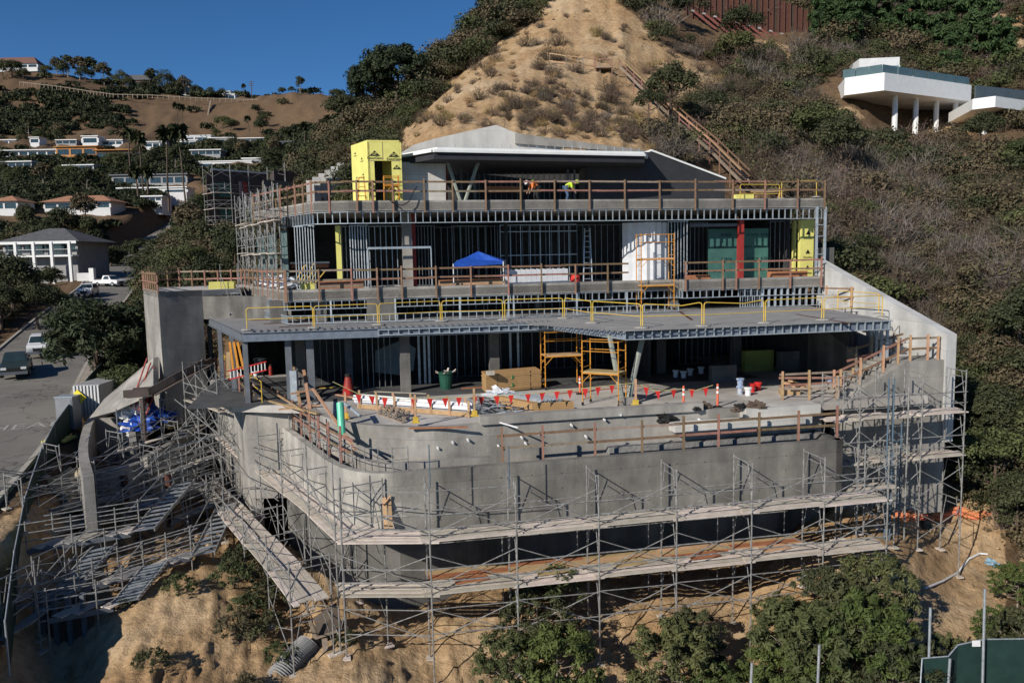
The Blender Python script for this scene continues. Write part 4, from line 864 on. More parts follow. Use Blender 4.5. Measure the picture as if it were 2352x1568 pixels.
for i in range(1, 6):     # wider inner walkway boards on the lower deck
    a, b = fr[i], fr[i+1]
    for k in range(3): barp('walkway_board', a+EV*(1.35+.42*k)+EZ*(Z12+.02+.005*(k+i % 2)), b+EV*(1.35+.42*k)+EZ*(Z12+.02+.005*(k+i % 2)), .41, .03, PLY if (i*3+k) % 4 else PLYR, SF)
    c = a.lerp(b, .3); barp('loose_sheet', c+EV*.95+EZ*(Z12+.12), c+EV*1.05+(b-a).normalized()*1.3+EZ*(Z12+.12), .6, .02, PLYR if i in (1, 4) else PLY, SF)
    tubp('ledger', a+EV*2.7+EZ*(Z12+1.0), b+EV*2.7+EZ*(Z12+1.0), .022, TUBE, SF)
    tubp('standard', b+EV*2.9+EZ*(Z12-2), b+EV*2.9+EZ*(Z12+1.7), .024, TUBE, SF)
for i in range(0, 7):
    a, b = fr[i], fr[i+1]
    if i in (0, 1): tubp('guard_rail', a+EZ*-8.25, b+EZ*-8.3, .02, TUBE, SF)
    tubp('guard_rail', a+EV*1.5+EZ*(Z10+.75), b+EV*1.5+EZ*(Z10+.8), .02, TUBE, SF)
    tubp('low_ledger', a+EZ*(Z12-1.4), b+EZ*(Z12-1.45), .022, TUBE, SF); tubp('low_ledger', a+EZ*(Z12-.45), b+EZ*(Z12-.5), .02, TUBE, SF)
for px, y0, y1 in ((988, 1020, 1120), (1170, 1060, 1120)): a = Pv(px, y1, -7.2); tubp('standard', a, a+EZ*1.6, .022, TUBEB, SF)
# left wing of the scaffold
we = Zp(483, 1000, Z10); we = Vector((we.x, we.y, 0)); wd_ = (we-cor).normalized(); win = Vector((wd_.y, -wd_.x, 0)); win = win if win.x > 0 else -win
nb = 6; st = (we-cor).length/nb
wp = [cor+wd_*(st*k) for k in range(nb+1)]
wp[0] = cor+wd_*.35-EU*.1
SW = scaffold('tube scaffold wing with wide plank walkways climbing the slope left of the pool wall', wp, win, 1.9, -8.2, [Z10], planks=8, pskip=())
wo = [p-win*1.75 for p in wp[:-1]]
SO = scaffold('outer lower run of tube scaffold with pale planks over the sandy spur', wo, win, 1.5, -10.6, [Z12+.1], planks=5, rails=(.5, 1.0))
for i in range(4):
    a = wp[i]; tubp('standard', a+EZ*-8.2, a+EZ*-7.2, .024, TUBE, SW); tubp('long_tube', wp[i]+EZ*(-8.6), wp[i+1]+win*1.5+EZ*(-9.9), .02, TUBE, SW); tubp('long_tube', wo[i]+EZ*-9.8, wo[i+1]+EZ*-12.0, .02, TUBE, SO)
# small frames leaning over the wing wall, as on the pool wall top
for i, (px, py) in enumerate(((640, 975), (668, 1010), (700, 1030), (720, 1075), (745, 1090))):
    c = Zp(px, py, -8.9); put('frame', frame_mesh(1.5, TUBE), SW, Matrix.Translation((c.x, c.y, -9.6))@Matrix.Rotation(.15*i-.4, 4, 'Z'))
# right scaffold
rr = [W(uz(px, 950, -4.9)[0], -4.9) for px in (1925, 1975, 2050, 2118, 2216)]
SR = scaffold('grey scaffold tower and bays against the lower right retaining wall', rr, EV, 1.2, -5.5, [-7.5, -9.5], planks=4)
for px in (2040, 2052, 2086): a = Pv(px, 950, -5.3); tubp('standard', Vector((a.x, a.y, -13)), Vector((a.x, a.y, -5.6)), .035, TUBEB if px != 2086 else TUBE, SR)
for i in range(14): a = Pv(2052, 950, -5.3); b = Pv(2072, 950, -5.3); tubp('rung', Vector((a.x, a.y, -12.6+i*.35)), Vector((b.x, b.y, -12.6+i*.35)), .016, TUBEB, SR)
a = Pv(2072, 950, -5.3); tubp('standard', Vector((a.x, a.y, -13)), Vector((a.x, a.y, -7.6)), .03, TUBEB, SR)
# corner tower between the front run and the right run
ct = [fr[-1]-EU*.05+EV*1.9, fr[-1]+EU*1.9+EV*2.0]
SCt = scaffold('narrow scaffold bay linking the front run to the right run', ct, EV, 1.1, -8.4, [-10.4], planks=3)
# scaffold on the left side of the middle storey
lq = [mL.lerp(mC, t)+EU*.35 for t in (.02, .17, .32, .47, .62, .76)]
SL = scaffold('scaffold of thin tubes wrapping the left side of the middle storey', lq, (EV+EU*.2), 1.1, 4.5, [-1.45+1.9, 2.35], gnd=-1.55, nlift=3, planks=3, h=2.0)
lq2 = [rL+EV*-1.2-EU*1.6, rL-EU*1.5-EV*3.8]
SL2 = scaffold('tall scaffold tower at the far left corner of the middle storey', [Vector((*A(547, 600, 57).xy, 0)), Vector((*A(566, 600, 54).xy, 0))], EV+EU*.8, 1.3, 4.7, [.6, 2.6], gnd=-1.55, nlift=4, planks=3)
# far left scaffold, shoring and stair
def lp_(px, py, y): w = A(px, py, y); return Vector((w.x, w.y, 0))
La, Lb = lp_(48, 1100, 33), lp_(490, 1030, 41)
L1 = [La.lerp(Lb, k/3) for k in range(4)]; ln = (Lb-La).normalized(); li = Vector((-ln.y, ln.x, 0))
L1b = [p+li*3.0+EZ*0 for p in L1]; S1b = scaffold('second row of tube scaffold behind the broad one over the pit', L1b, li, 1.5, -8.6, [-10.6], planks=3, braces2=True)
STB = scaffold('broad tube scaffold with stacked rails over the pit at the far left', L1, li, 1.5, -9.0, [-11.9, -13.8], planks=5, plankm=mat('steel_scaffold_deck', (.40, .38, .36), (.26, .25, .24), 3, .6, metal=.3), braces2=True)
for i in range(3):
    for k in range(15): 
        z = -9.2-k*.36; tubp('guard_rail', L1[i]+li*(.0 if k % 3 else 1.5)+EZ*z, L1[i+1]+li*(.0 if k % 3 else 1.5)+EZ*(z+random.uniform(-.06, .06)), .02, TUBE, STB)
for (x0, y0, d0, x1, y1, d1) in ((70, 1400, 31, 345, 1245, 35), (275, 1345, 32, 440, 1205, 35), (215, 1185, 34, 395, 1020, 38), (100, 1290, 33, 300, 1120, 36), (428, 985, 44, 640, 1150, 35), (425, 1050, 43, 560, 1160, 37), (240, 1560, 27, 400, 1370, 32), (385, 1060, 40, 470, 1330, 33), (415, 1040, 40, 470, 1560, 29), (300, 1100, 36, 560, 1000, 44), (355, 880, 46, 600, 1075, 38), (300, 1330, 33, 480, 1190, 37), (90, 1340, 31, 250, 1230, 33), (0, 1360, 29, 240, 1310, 31), (0, 1400, 29, 230, 1345, 31), (0, 1310, 30, 240, 1275, 32), (0, 1450, 28, 250, 1390, 30)):
    tubp('raking_tube', A(x0, y0, d0), A(x1, y1, d1), .024, TUBE, STB)
L2 = [lp_(275, 1050, 41), lp_(372, 1010, 44), lp_(452, 960, 46.5)]
S2 = scaffold('middle tube scaffold between the curved planter and the sloping wall', L2, Vector((.5, .86, 0)), 1.4, -7.6, [-9.8], planks=3, brace=True, braces2=True)
L3 = [lp_(418, 820, 44.5), lp_(448, 850, 43), lp_(500, 920, 40.5)]
S3 = scaffold('tube scaffold beside the steel terrace columns', L3, Vector((.6, .8, 0)), 1.2, -5.6, [-7.8], planks=2, braces2=True)
L4 = [lp_(0, 1380, 27), lp_(82, 1390, 29), lp_(185, 1385, 30.5)]
S4 = scaffold('low scaffold platform with stacked steel decking at the bottom left edge', L4, Vector((.2, .95, 0)), 1.6, -11.0, [-13.2], planks=6, plankm=MATS['steel_scaffold_deck'])
# stair flights of the scaffold stair
def stairs(S, a, b, wv, n):
    for s_ in (0, 1): barp('stringer', a+wv*s_, b+wv*s_, .05, .16, TUBE, S)
    for k in range(n): c = a.lerp(b, (k+.5)/n); barp('tread', c, c+wv, .24, .03, GALV, S)
for k in range(26):
    a = L1[0].lerp(L1[3], random.random())+li*random.choice((0, 1.5, 3, 4.5)); b = a+ln*random.uniform(1.5, 3.2)*random.choice((-1, 1))+li*random.uniform(-.8, .8); z = random.uniform(-12.5, -9); tubp('bracing_tube', a+EZ*z, b+EZ*(z+random.uniform(-2, 2)), .02, TUBE if k % 4 else TUBEB, STB)
stairs(S2, A(250, 1215, 37), A(325, 1120, 40), Vector((.7, .5, 0)), 10)
stairs(S2, A(395, 1010, 43.5), A(465, 925, 46), Vector((.5, .6, 0)), 10)
stairs(STB, A(170, 1420, 30), A(250, 1330, 33), Vector((.7, .5, 0)), 9)
stairs(STB, A(420, 1330, 34), A(300, 1400, 32), Vector((.4, .8, 0)), 9)
def platform(S, p, q_, dv, rail=True):
    dk = MATS['steel_scaffold_deck']; n_ = max(2, int((q_-p).length/.55)); t = (q_-p).normalized()
    for s_ in (0, 1): barp('deck_beam', p+dv*s_-EZ*.1, q_+dv*s_-EZ*.1, .05, .2, STEEL, S)
    for k in range(n_):
        a = p.lerp(q_, (k+.03)/n_); b = p.lerp(q_, (k+.97)/n_)
        if (k*5+int(p.x)) % 7: barp('deck_plank', (a+b)/2, (a+b)/2+dv, (b-a).length, .04, dk if k % 3 else PLANK, S)
    for k in range(0, n_+1, 3):
        for s_ in (0, 1):
            c = p.lerp(q_, k/n_)+dv*s_; g0 = gz(c.x, c.y); tubp('standard', Vector((c.x, c.y, min(g0, c.z-.4))), c+EZ*(1.2 if rail else .1), .03, TUBE, S)
            if s_ and g0 < c.z-1.4: tubp('ledger', c-dv-EZ*1.1, c-EZ*1.1, .022, TUBE, S)
    if rail:
        for r_ in (.35, .7, 1.1):
            for s_ in (0, 1): tubp('guard_rail', p+dv*s_+EZ*r_-t*.3, q_+dv*s_+EZ*r_+t*.3, .024, TUBE, S)
PF2 = thing('scaffold', 'stepped steel deck platforms with triple rails climbing from the bottom left edge', 'scaffold', A(180, 1300, 32))
for (x0, y0, d0, x1, y1, d1) in ((62, 1262, 31.5, 300, 1222, 33), (215, 1345, 30.5, 440, 1275, 32.5), (-30, 1398, 28, 100, 1376, 29.5), (285, 1180, 35, 430, 1120, 37.5), (350, 1100, 39, 480, 1050, 41), (90, 1170, 35, 250, 1150, 36.5), (110, 1420, 28.5, 260, 1392, 29.5), (395, 1195, 36.5, 500, 1150, 38)):
    platform(PF2, A(x0, y0, d0), A(x1, y1, d1), Vector((.45, 1.15, 0)))
for (x0, y0, d0, x1, y1, d1) in ((300, 1225, 33, 400, 1110, 37.5), (440, 1280, 32.5, 500, 1160, 38), (100, 1385, 29.5, 210, 1260, 32), (255, 1390, 29.6, 330, 1300, 31.5)):
    stairs(PF2, A(x0, y0, d0), A(x1, y1, d1), Vector((.8, .5, 0)), 11); tubp('stair_rail', A(x0, y0, d0)+EZ*1, A(x1, y1, d1)+EZ*1, .024, TUBE, PF2)
# steel access ladder stair by the middle deck
LS = thing('site_stair', 'grey metal site stair from the side terrace down to the steel canopy', 'stair', A(540, 715, 50))
a = A(508, 665, 50); b = A(528, 722, 47.5); stairs(LS, Vector(b), Vector(a), Vector((1.1, .1, 0)), 9)
for k in (0, 1): tubp('hand_rail', b+Vector((1.1*k, 0, 1)), a+Vector((1.1*k, 0, 1)), .02, TUBE, LS); tubp('hand_rail', a+Vector((1.1*k, 0, 0)), a+Vector((1.1*k, 0, 1.6)), .02, TUBE, LS)

# ---------------------------------------------------------------- timber guard rails
def guard(label, pts, z, posts, out=None, hgt=1.1, drop=.65, rails=(1.02, .52), m=WOOD, group='timber guard rails round the slab edges', zs=None, ext=.1, pw=.09, toe=False):
    G = thing('timber_guard_rail', label, 'guard rail', (pts[0].x, pts[0].y, z), group)
    def zz(p): return z if zs is None else zs(p)
    for p in posts: barp('post', p+EZ*(zz(p)-drop), p+EZ*(zz(p)+hgt+random.uniform(-.02, ext)), pw, .09, m, G)
    for a, b in zip(pts, pts[1:]):
        n = max(1, round((b-a).length/3.6)); t = (b-a).normalized(); nn = Vector((-t.y, t.x, 0))*.05
        for k in range(n):
            p, q_ = a.lerp(b, k/n), a.lerp(b, (k+1)/n)
            for r_ in rails: barp('rail', p-t*.12+nn+EZ*(zz(p)+r_+random.uniform(-.02, .02)), q_+t*.12+nn+EZ*(zz(q_)+r_+random.uniform(-.02, .02)), .04, .10, WOOD if random.random() < .75 else WOODG, G)
    return G
def Uv(px, v, py): return W(uz(px, py, v)[0], v)
guard('long timber guard rail along the front edge of the roof slab', [Uv(790, 8.9, 462), Uv(1896, 8.9, 462)], 3.2, [Uv(px, 8.87, 462) for px in (820, 857, 903, 975, 1040, 1116, 1196, 1274, 1354, 1435, 1515, 1597, 1683, 1757, 1832, 1894)])
guard('timber guard rail along the angled left edge of the roof slab', [RO[0], RO[2], RO[3]], 3.2, [p for p, t in along([RO[0], RO[2], RO[3]], 1.15)])
guard('timber guard rail across the back left of the roof slab', [RO[0]+EV*3, RO[0]+EV*8+EU*6, W(-8, 22)], 3.1, [p for p, t in along([RO[0]+EV*3, RO[0]+EV*8+EU*6, W(-8, 22)], 1.4)])
guard('timber guard rail on the middle slab in front of the stud wall', [Uv(657, 8.5, 660), Uv(1440, 8.85, 650)], -1.55, [Uv(px, 8.45+.3*(px-657)/780, 655) for px in (657, 733, 808, 867, 923, 1002, 1082, 1168, 1244, 1322, 1396)])
guard('timber guard rail on the raised right bay of the middle slab', [Uv(1575, 7.9, 650), Uv(1888, 7.9, 645)], -1.55, [Uv(px, 7.87, 650) for px in (1575, 1660, 1691, 1743, 1815, 1886)])
guard('timber guard rail on the left return of the middle slab', [mL, mC], -1.55, [p for p, t in along([mL, mC], 1.55)])
guard('timber guard rail around the side terrace above the pillar', [aa_, cc_, cc_+EV*2+n_*2, bb_+n_*2+EV*5], -1.6, [p for p, t in along([aa_, cc_, cc_+EV*2+n_*2, bb_+n_*2+EV*5], 1.2)], drop=.1)
guard('timber guard rail inside the top of the pool outer wall', [Uv(1150, -5.35, 1060), Uv(1925, -5.35, 1010)], -8.0, [Uv(px, -5.3, 1040) for px in (1154, 1247, 1367, 1475, 1570, 1650, 1743, 1833, 1921)], drop=.6, hgt=1.25, m=RUST if False else WOOD)
pw_ = offs(PO[:14], .42)
guard('timber guard rail along the curved left arm of the pool wall', pw_, -8.0, [p for p, t in along(pw_, 1.5, .8)], drop=.6, hgt=1.35)
def zst(p): u_ = uv(p)[0]; return -6.8+max(0, min(1.55, (u_-ue)/(us-ue)*1.55))
guard('sloping timber hand rail beside the right concrete steps', [Uv(1925, -2.5, 930), Uv(2082, -2.5, 828)], -6.8, [Uv(px, -2.5, 900) for px in (1930, 1975, 2027, 2060)], zs=zst, drop=.1, m=WOODL)
guard('sloping timber hand rail behind the right concrete steps', [Uv(1950, -.8, 900), Uv(2070, -.8, 800)], -6.8, [Uv(px, -.8, 880) for px in (1965, 2000, 2050)], zs=zst, drop=.1, m=WOODG)
guard('timber guard rail on the small landing above the right steps', [Uv(2085, -2.6, 828), W(20.4, -2.6)], -5.25, [Uv(2090, -2.6, 828), Uv(2130, -2.6, 828), W(20.35, -2.6)], drop=.05, m=WOODL)
guard('timber guard rail at the top of the rear terrace steps', [Uv(1896, 6.5, 690), Uv(1955, 5, 700)], -3.2, [Uv(1898, 6.5, 690), Uv(1955, 5, 700)], drop=.1, m=WOODL)
zg = [Uv(1800, -3.6, 905), Uv(1925, -4.6, 985)]; guard('timber guard rail stepping down right of the pool deck', [Uv(1795, -2.6, 900), Uv(1930, -3.4, 960)], -6.8, [Uv(1797, -2.6, 900), Uv(1858, -3, 930), Uv(1922, -3.4, 960)], drop=.3, m=WOODL)
guard('second timber guard rail leading from the deck to the right steps', [Uv(1797, -1.8, 890), Uv(1960, -1.8, 900)], -6.8, [Uv(px, -1.8, 895) for px in (1797, 1858, 1915, 1958)], drop=.1, m=WOODL)
guard('brown timber rail on posts at the left end of the ground floor', [w0+EU*.5, w1+EU*.4], -6.9, [p for p, t in along([w0+EU*.5, w1+EU*.4], 1.8)], drop=.3)
for (px, py, v) in ((795, 960, -1.0), (955, 970, -3.5), (1090, 955, -3.4), (1460, 930, -3.3), (1920, 935, -3.0), (1973, 905, -2.0), (2027, 862, -2.3)):
    b = Pv(px, py, v); zz_ = b.z; G = thing('post_base', 'yellow post socket with a timber post at '+{795: 'the green pipe', 955: 'the pallet', 1090: 'the middle deck edge', 1460: 'the foot of the V columns', 1920: 'the foot of the right steps', 1973: 'the lower right steps', 2027: 'the upper right steps'}[px], 'post socket', b, 'yellow sockets of the guard rail posts')
    obj('socket', MB().box(b+EZ*.12, (.2, .2, .24), EU, EV).box(b+EZ*.02, (.3, .3, .05), EU, EV), YEL, G); barp('post', b, b+EZ*1.15, .09, .09, WOODL, G)

# ---------------------------------------------------------------- yellow steel barrier panels on the terrace deck
def barrier(a, b, label, grp='yellow steel barriers along the terrace deck', sag=0):
    t = (b-a).normalized(); l = (b-a).length; B = thing('steel_barrier', label, 'barrier', a, grp); r = .025
    mb = MB(); c = .12
    topz = 1.08; pts = [a, a+EZ*(topz-c), a+EZ*(topz-c*.3)+t*c*.3, a+EZ*topz+t*c]
    if sag: pts += [a+t*l*.66+EZ*(topz-sag)]
    pts += [b+EZ*topz-t*c, b+EZ*(topz-c*.3)-t*c*.3, b+EZ*(topz-c), b]; mb.path(pts, r, 6); obj('frame', mb, YEL, B)
    tubp('mid_rail', a+EZ*.52, b+EZ*.52, .019, YEL, B)
    for p in (a, b): obj('foot', MB().lathe(p, [(.3, .0), (.28, .05), (.1, .09)], 10), mat('grey_iron_foot', (.32, .31, .29), None, 6, .7), B)
bp_ = [(568, 758, 720, 753), (723, 753, 868, 746), (872, 746, 1012, 738), (1016, 738, 1155, 735), (1160, 735, 1293, 731), (1297, 731, 1358, 742), (1362, 742, 1472, 753), (1476, 753, 1612, 749), (1617, 749, 1754, 742), (1758, 742, 1887, 735), (1892, 735, 2026, 729)]
nm_ = ['at the left corner of the canopy', 'second from the left corner of the canopy', 'third from the left corner of the canopy', 'in front of the tarp, left of the deck centre', 'just left of where the deck steps forward', 'short one where the deck steps forward', 'at the forward corner over the V columns', 'with a sagging top rail right of the orange tower', 'with a sagging top rail right of the deck centre', 'below the raised right bay', 'at the right end of the deck']
for i, (x0, y0, x1, y1) in enumerate(bp_): barrier(Zp(x0, y0, ZT), Zp(x1, y1, ZT), 'yellow tubular steel barrier '+nm_[i], sag=.12 if i in (7, 8) else 0)
a = Zp(1924, 712, ZT); b = Zp(2018, 722, ZT); barrier(a, b, 'yellow steel barrier standing behind the others against the pale side wall')
a = Uv(1700, 10.5, 455); a.z = 3.12; b = Uv(1875, 11, 450); b.z = 3.12; barrier(a, Uv(1790, 10.7, 455)+EZ*3.12, 'left yellow steel barrier at the right end of the roof', 'yellow barriers on the roof'); barrier(Uv(1795, 10.7, 455)+EZ*3.3, b+EZ*.3, 'right yellow steel barrier at the right end of the roof', 'yellow barriers on the roof')
# orange rolling towers
def tower(label, c, ex, w, d, lifts, platforms, braces=True, m=ORA):
    T = thing('rolling_tower', label, 'scaffold tower', c, None); ey = EZ.cross(ex).normalized(); c = Vector(c)
    hh = lifts*1.5
    for s_ in (-1, 1):
        for k in (-1, 1):
            p = c+ex*w/2*s_+ey*d/2*k; tubp('post', p+EZ*.15, p+EZ*hh, .028, m, T); obj('caster', MB().tube(p-ex*.03+EZ*.08, p+ex*.03+EZ*.08, .08, 10), RUBBER, T)
        for j in range(int(hh/.3)):
            a = c+ex*w/2*s_-ey*d/2+EZ*(.25+j*.3)
            if (j % 5) in (0, 4): tubp('rung', a, a+ey*d, .018, m, T)
            else: tubp('rung', a, a+ey*d*.35, .014, m, T)
    for z in platforms:
        barp('platform', c-ex*w/2+EZ*z, c+ex*w/2+EZ*z, d-.06, .06, PLY, T)
        for k in (-1, 1):
            tubp('side_rail', c-ex*w/2+ey*d/2*k+EZ*(z-.06), c+ex*w/2+ey*d/2*k+EZ*(z-.06), .03, m, T)
            for s_ in (-1, 1): tubp('knee_brace', c+ex*w/2*s_+ey*d/2*k+EZ*(z-.5), c+ex*(w/2-.4)*s_+ey*d/2*k+EZ*(z-.08), .016, m, T)
    for z in (hh-.05, hh-.5):
        for k in (-1, 1): tubp('guard_rail', c-ex*w/2+ey*d/2*k+EZ*z, c+ex*w/2+ey*d/2*k+EZ*z, .018, m, T)
    return T
a = Zp(1505, 712, ZT); a.z = ZT; tower('tall orange rolling scaffold tower standing on the terrace deck', a, EU, 2.05, .8, 3, [1.5, 3.05]); 
a = Zp(1290, 890, ZG); a.z = ZG; tower('orange rolling scaffold tower behind the timber stack on the ground floor', a, EU, 1.95, .9, 2, [1.75])
a = Zp(1388, 930, ZG); a.z = ZG; tower('orange rolling scaffold tower turned sideways beside the V columns', a, (EU*.75-EV*.66).normalized(), 1.75, .9, 2, [1.55])
a = Uv(885, 13, 462); a.z = 3.12; tower('small orange scaffold frame at the doorway of the yellow roof tower', a+EU*.2-EV*3.2, EU, .8, .7, 1, [1.0])
# ---------------------------------------------------------------- trees, palms, shrubs as things of their own
TC = {}
def tree_proto(kind):
    if kind in TC: return TC[kind]
    k = kind
    if k == 'broad': me_ = [crown('crown', m_, (2.3, 2.3, 1.7), 36, 130, .12, .8, 101+i, 3.6) for i, m_ in enumerate((GD, GM, GD))]; tr = trunk(3.8, .2, limbs=6, spread=1.5)
    elif k == 'round': me_ = [crown('crown', GD, (2.2, 2.2, 2.1), 26, 170, .115, .95, 111, 3.2, low=-.6), crown('crown', GM, (2.0, 2.0, 2.2), 26, 160, .115, .9, 112, 3.2, low=-.6)]; tr = trunk(3.4, .2, limbs=5, spread=1.2)
    elif k == 'pine': me_ = [crown('crown', GP, (3.3, 3.3, 2.5), 70, 190, .13, .85, 121, 4.4, 1.8, .4, low=-.5), crown('crown', GP, (3.0, 3.2, 2.8), 66, 190, .13, .9, 122, 4.6, 1.8, .4, low=-.5)]; tr = trunk(5.5, .26, (.8, .2), 9, 2.6, 3)
    elif k == 'euc': me_ = [crown('crown', GO, (2.2, 2.2, 3.0), 26, 60, .22, .85, 131, 5.2, 1.5), crown('crown', GD, (1.8, 1.8, 3.2), 24, 60, .22, .8, 132, 5.4, 1.5)]; tr = trunk(7, .22, (.5, 0), 8, 1.8, 5)
    elif k == 'bamboo': me_ = [crown('crown', GB, (1.5, 1.5, 3.7), 44, 110, .15, .62, 141+i, 4.0, 2.0, .4, .1, low=-.9) for i in range(3)]; tr = trunk(6, .12, limbs=6, spread=.9, seed=7)
    elif k == 'leafy': me_ = [crown('crown', m_, (1.7, 1.7, 1.4), 105, 70, .06, .25, 151+i, 1.5, 1.6, .15, wob=.45, low=-.6) for i, m_ in enumerate((GM, GL, GD))]; tr = trunk(2.4, .06, limbs=14, spread=1.5, seed=9)
    elif k == 'shrub': me_ = [crown('crown', m_, (.95, .95, .65), 44, 42, .05, .22, 161+i, .5, 1.5, .15, wob=.45) for i, m_ in enumerate((GM, GD, GO))]; tr = trunk(.8, .04, limbs=6, spread=.5, seed=4)
    elif k == 'sparse': me_ = [crown('crown', GM, (1.1, 1.1, 1.5), 34, 26, .075, .36, 171, 2.2, 2.0, .2), crown('crown', GO, (1.1, 1.1, 1.2), 30, 26, .07, .36, 172, 2.0, 2.0, .2)]; tr = trunk(2.6, .045, limbs=9, spread=.9, seed=14)
    elif k == 'hedge': me_ = [crown('crown', GD, (5.5, 1.6, 1.6), 90, 70, .2, .75, 181, 1.9, low=-.9)]; tr = trunk(1.5, .2, limbs=3)
    elif k == 'dead': me_ = [twiggy('crown', GY, 1.8, 2.6, 260, 191), twiggy('crown', BR, 1.6, 2.4, 240, 192, GO, 500, .06)]; tr = trunk(1.4, .06, limbs=7, spread=1.0, seed=17)
    elif k == 'tuft': me_ = [twiggy('crown', m_, .6, .8, 90, 195+i, lm, 130, .04) for i, (m_, lm) in enumerate(((BR, GO), (GY, GO), (BR, GD)))]; tr = None
    tm = tr.mesh('trunk', BARKG if k in ('leafy', 'sparse', 'dead', 'euc') else BARK) if tr else None
    TC[k] = (me_, tm); return TC[k]
TCOUNT = {}; k_sink = {'broad': 1.5, 'round': 1.2, 'euc': 1.6}
def tree(kind, px, py, d, s, label, group=None, cat='tree', snap=True, sz=None, cl=None):
    w = A(px, py, d)
    if snap: g0 = gz(w.x, w.y); w.z = g0 if abs(g0-w.z) < 6+d*.03 else w.z
    me_, tm = tree_proto(kind); n_ = TCOUNT.get(kind, 0); TCOUNT[kind] = n_+1; rz = random.uniform(0, 6.28)
    if d > 150 and k_sink.get(kind): w.z -= k_sink[kind]*s
    sc_ = (s, s, (sz or s)); M = TR((w.x, w.y, w.z-.1), rz, sc_)
    nm = {'broad': 'tree', 'round': 'tree', 'pine': 'pine_tree', 'euc': 'eucalyptus_tree', 'bamboo': 'bamboo_clump', 'leafy': 'leafy_tree', 'shrub': 'shrub', 'sparse': 'sparse_tree', 'hedge': 'hedge', 'dead': 'bare_bush', 'tuft': 'dry_bush'}[kind]
    T = thing(nm, label, cat, (w.x, w.y, w.z), group)
    T.matrix_basis = M; MW[T.name] = M
    if tm: put('trunk', tm, T, M)
    put('crown' if kind not in ('tuft', 'dead') else 'twigs', me_[n_ % len(me_)], T, M@Matrix.Rotation(random.uniform(0, 6.28) if kind != 'hedge' else 0, 4, 'Z')); return T
# beside and behind the house
tree('pine', 225, 925, 55, .98, 'large rounded pine tree left of the tall concrete pillar', cat='pine tree')
tree('pine', 262, 905, 57, .6, 'smaller pine on the street side of the large pine by the pillar', cat='pine tree')
tree('pine', 915, 345, 100, 1.22, 'big dark pine tree standing behind the yellow roof tower', cat='pine tree')
tree('pine', 860, 335, 108, 1.05, 'second dark pine left of and lower than the big pine behind the roof tower', cat='pine tree')
tree('broad', 790, 350, 118, 1.2, 'dark bushy tree left of the pines behind the roof')
tree('broad', 300, 870, 52, .85, 'grey green bushy tree touching the left side of the pillar')
tree('broad', 318, 690, 60, .9, 'olive tree rising over the left corner of the side terrace')
tree('broad', 330, 640, 64, .9, 'tall olive shrub tree just left of the side terrace rail')
for i, (px, py, d, s, k) in enumerate(((365, 640, 62, .8, 'broad'), (405, 640, 64, .8, 'dead'), (445, 640, 62, 1.3, 'dead'), (480, 630, 66, .95, 'broad'), (520, 640, 64, 1.2, 'dead'), (540, 600, 70, .9, 'broad'), (425, 590, 80, .9, 'broad'), (380, 590, 78, .8, 'round'), (465, 560, 86, .9, 'broad'), (655, 540, 80, .8, 'broad'), (600, 560, 82, .7, 'broad'))):
    tree(k, px, py, d, s, ('bare twiggy bush' if k == 'dead' else 'olive bush')+' behind the side terrace rail, '+['leftmost', 'left of centre', 'at the middle', 'right of the middle', 'nearest the mid deck corner', 'beside the corner tower scaffold', 'in the row behind', 'far left in the row behind', 'below the scaffolded neighbour house', 'hidden behind the corner scaffold', 'just outside the left stud wall'][i], 'bushes behind the side terrace', 'bush')
for i, (px, py, d, s) in enumerate(((35, 770, 88, 1.3), (90, 790, 82, .9), (90, 700, 102, .9), (118, 672, 112, .8), (50, 715, 98, .9), (15, 700, 104, 1.2), (128, 728, 96, .5), (10, 820, 80, .9), (140, 780, 84, .7))):
    tree('broad', px, py, d, s, 'low green shrub on the street verge, '+['above the white parked van', 'right behind the white parked van', 'by the parked white truck', 'left of the moving pickup', 'in front of the balcony house garden', 'at the picture edge below the balcony house', 'next to the kerb', 'above the dark parked truck', 'against the street bend'][i], 'shrubs on the street verge', 'shrub')
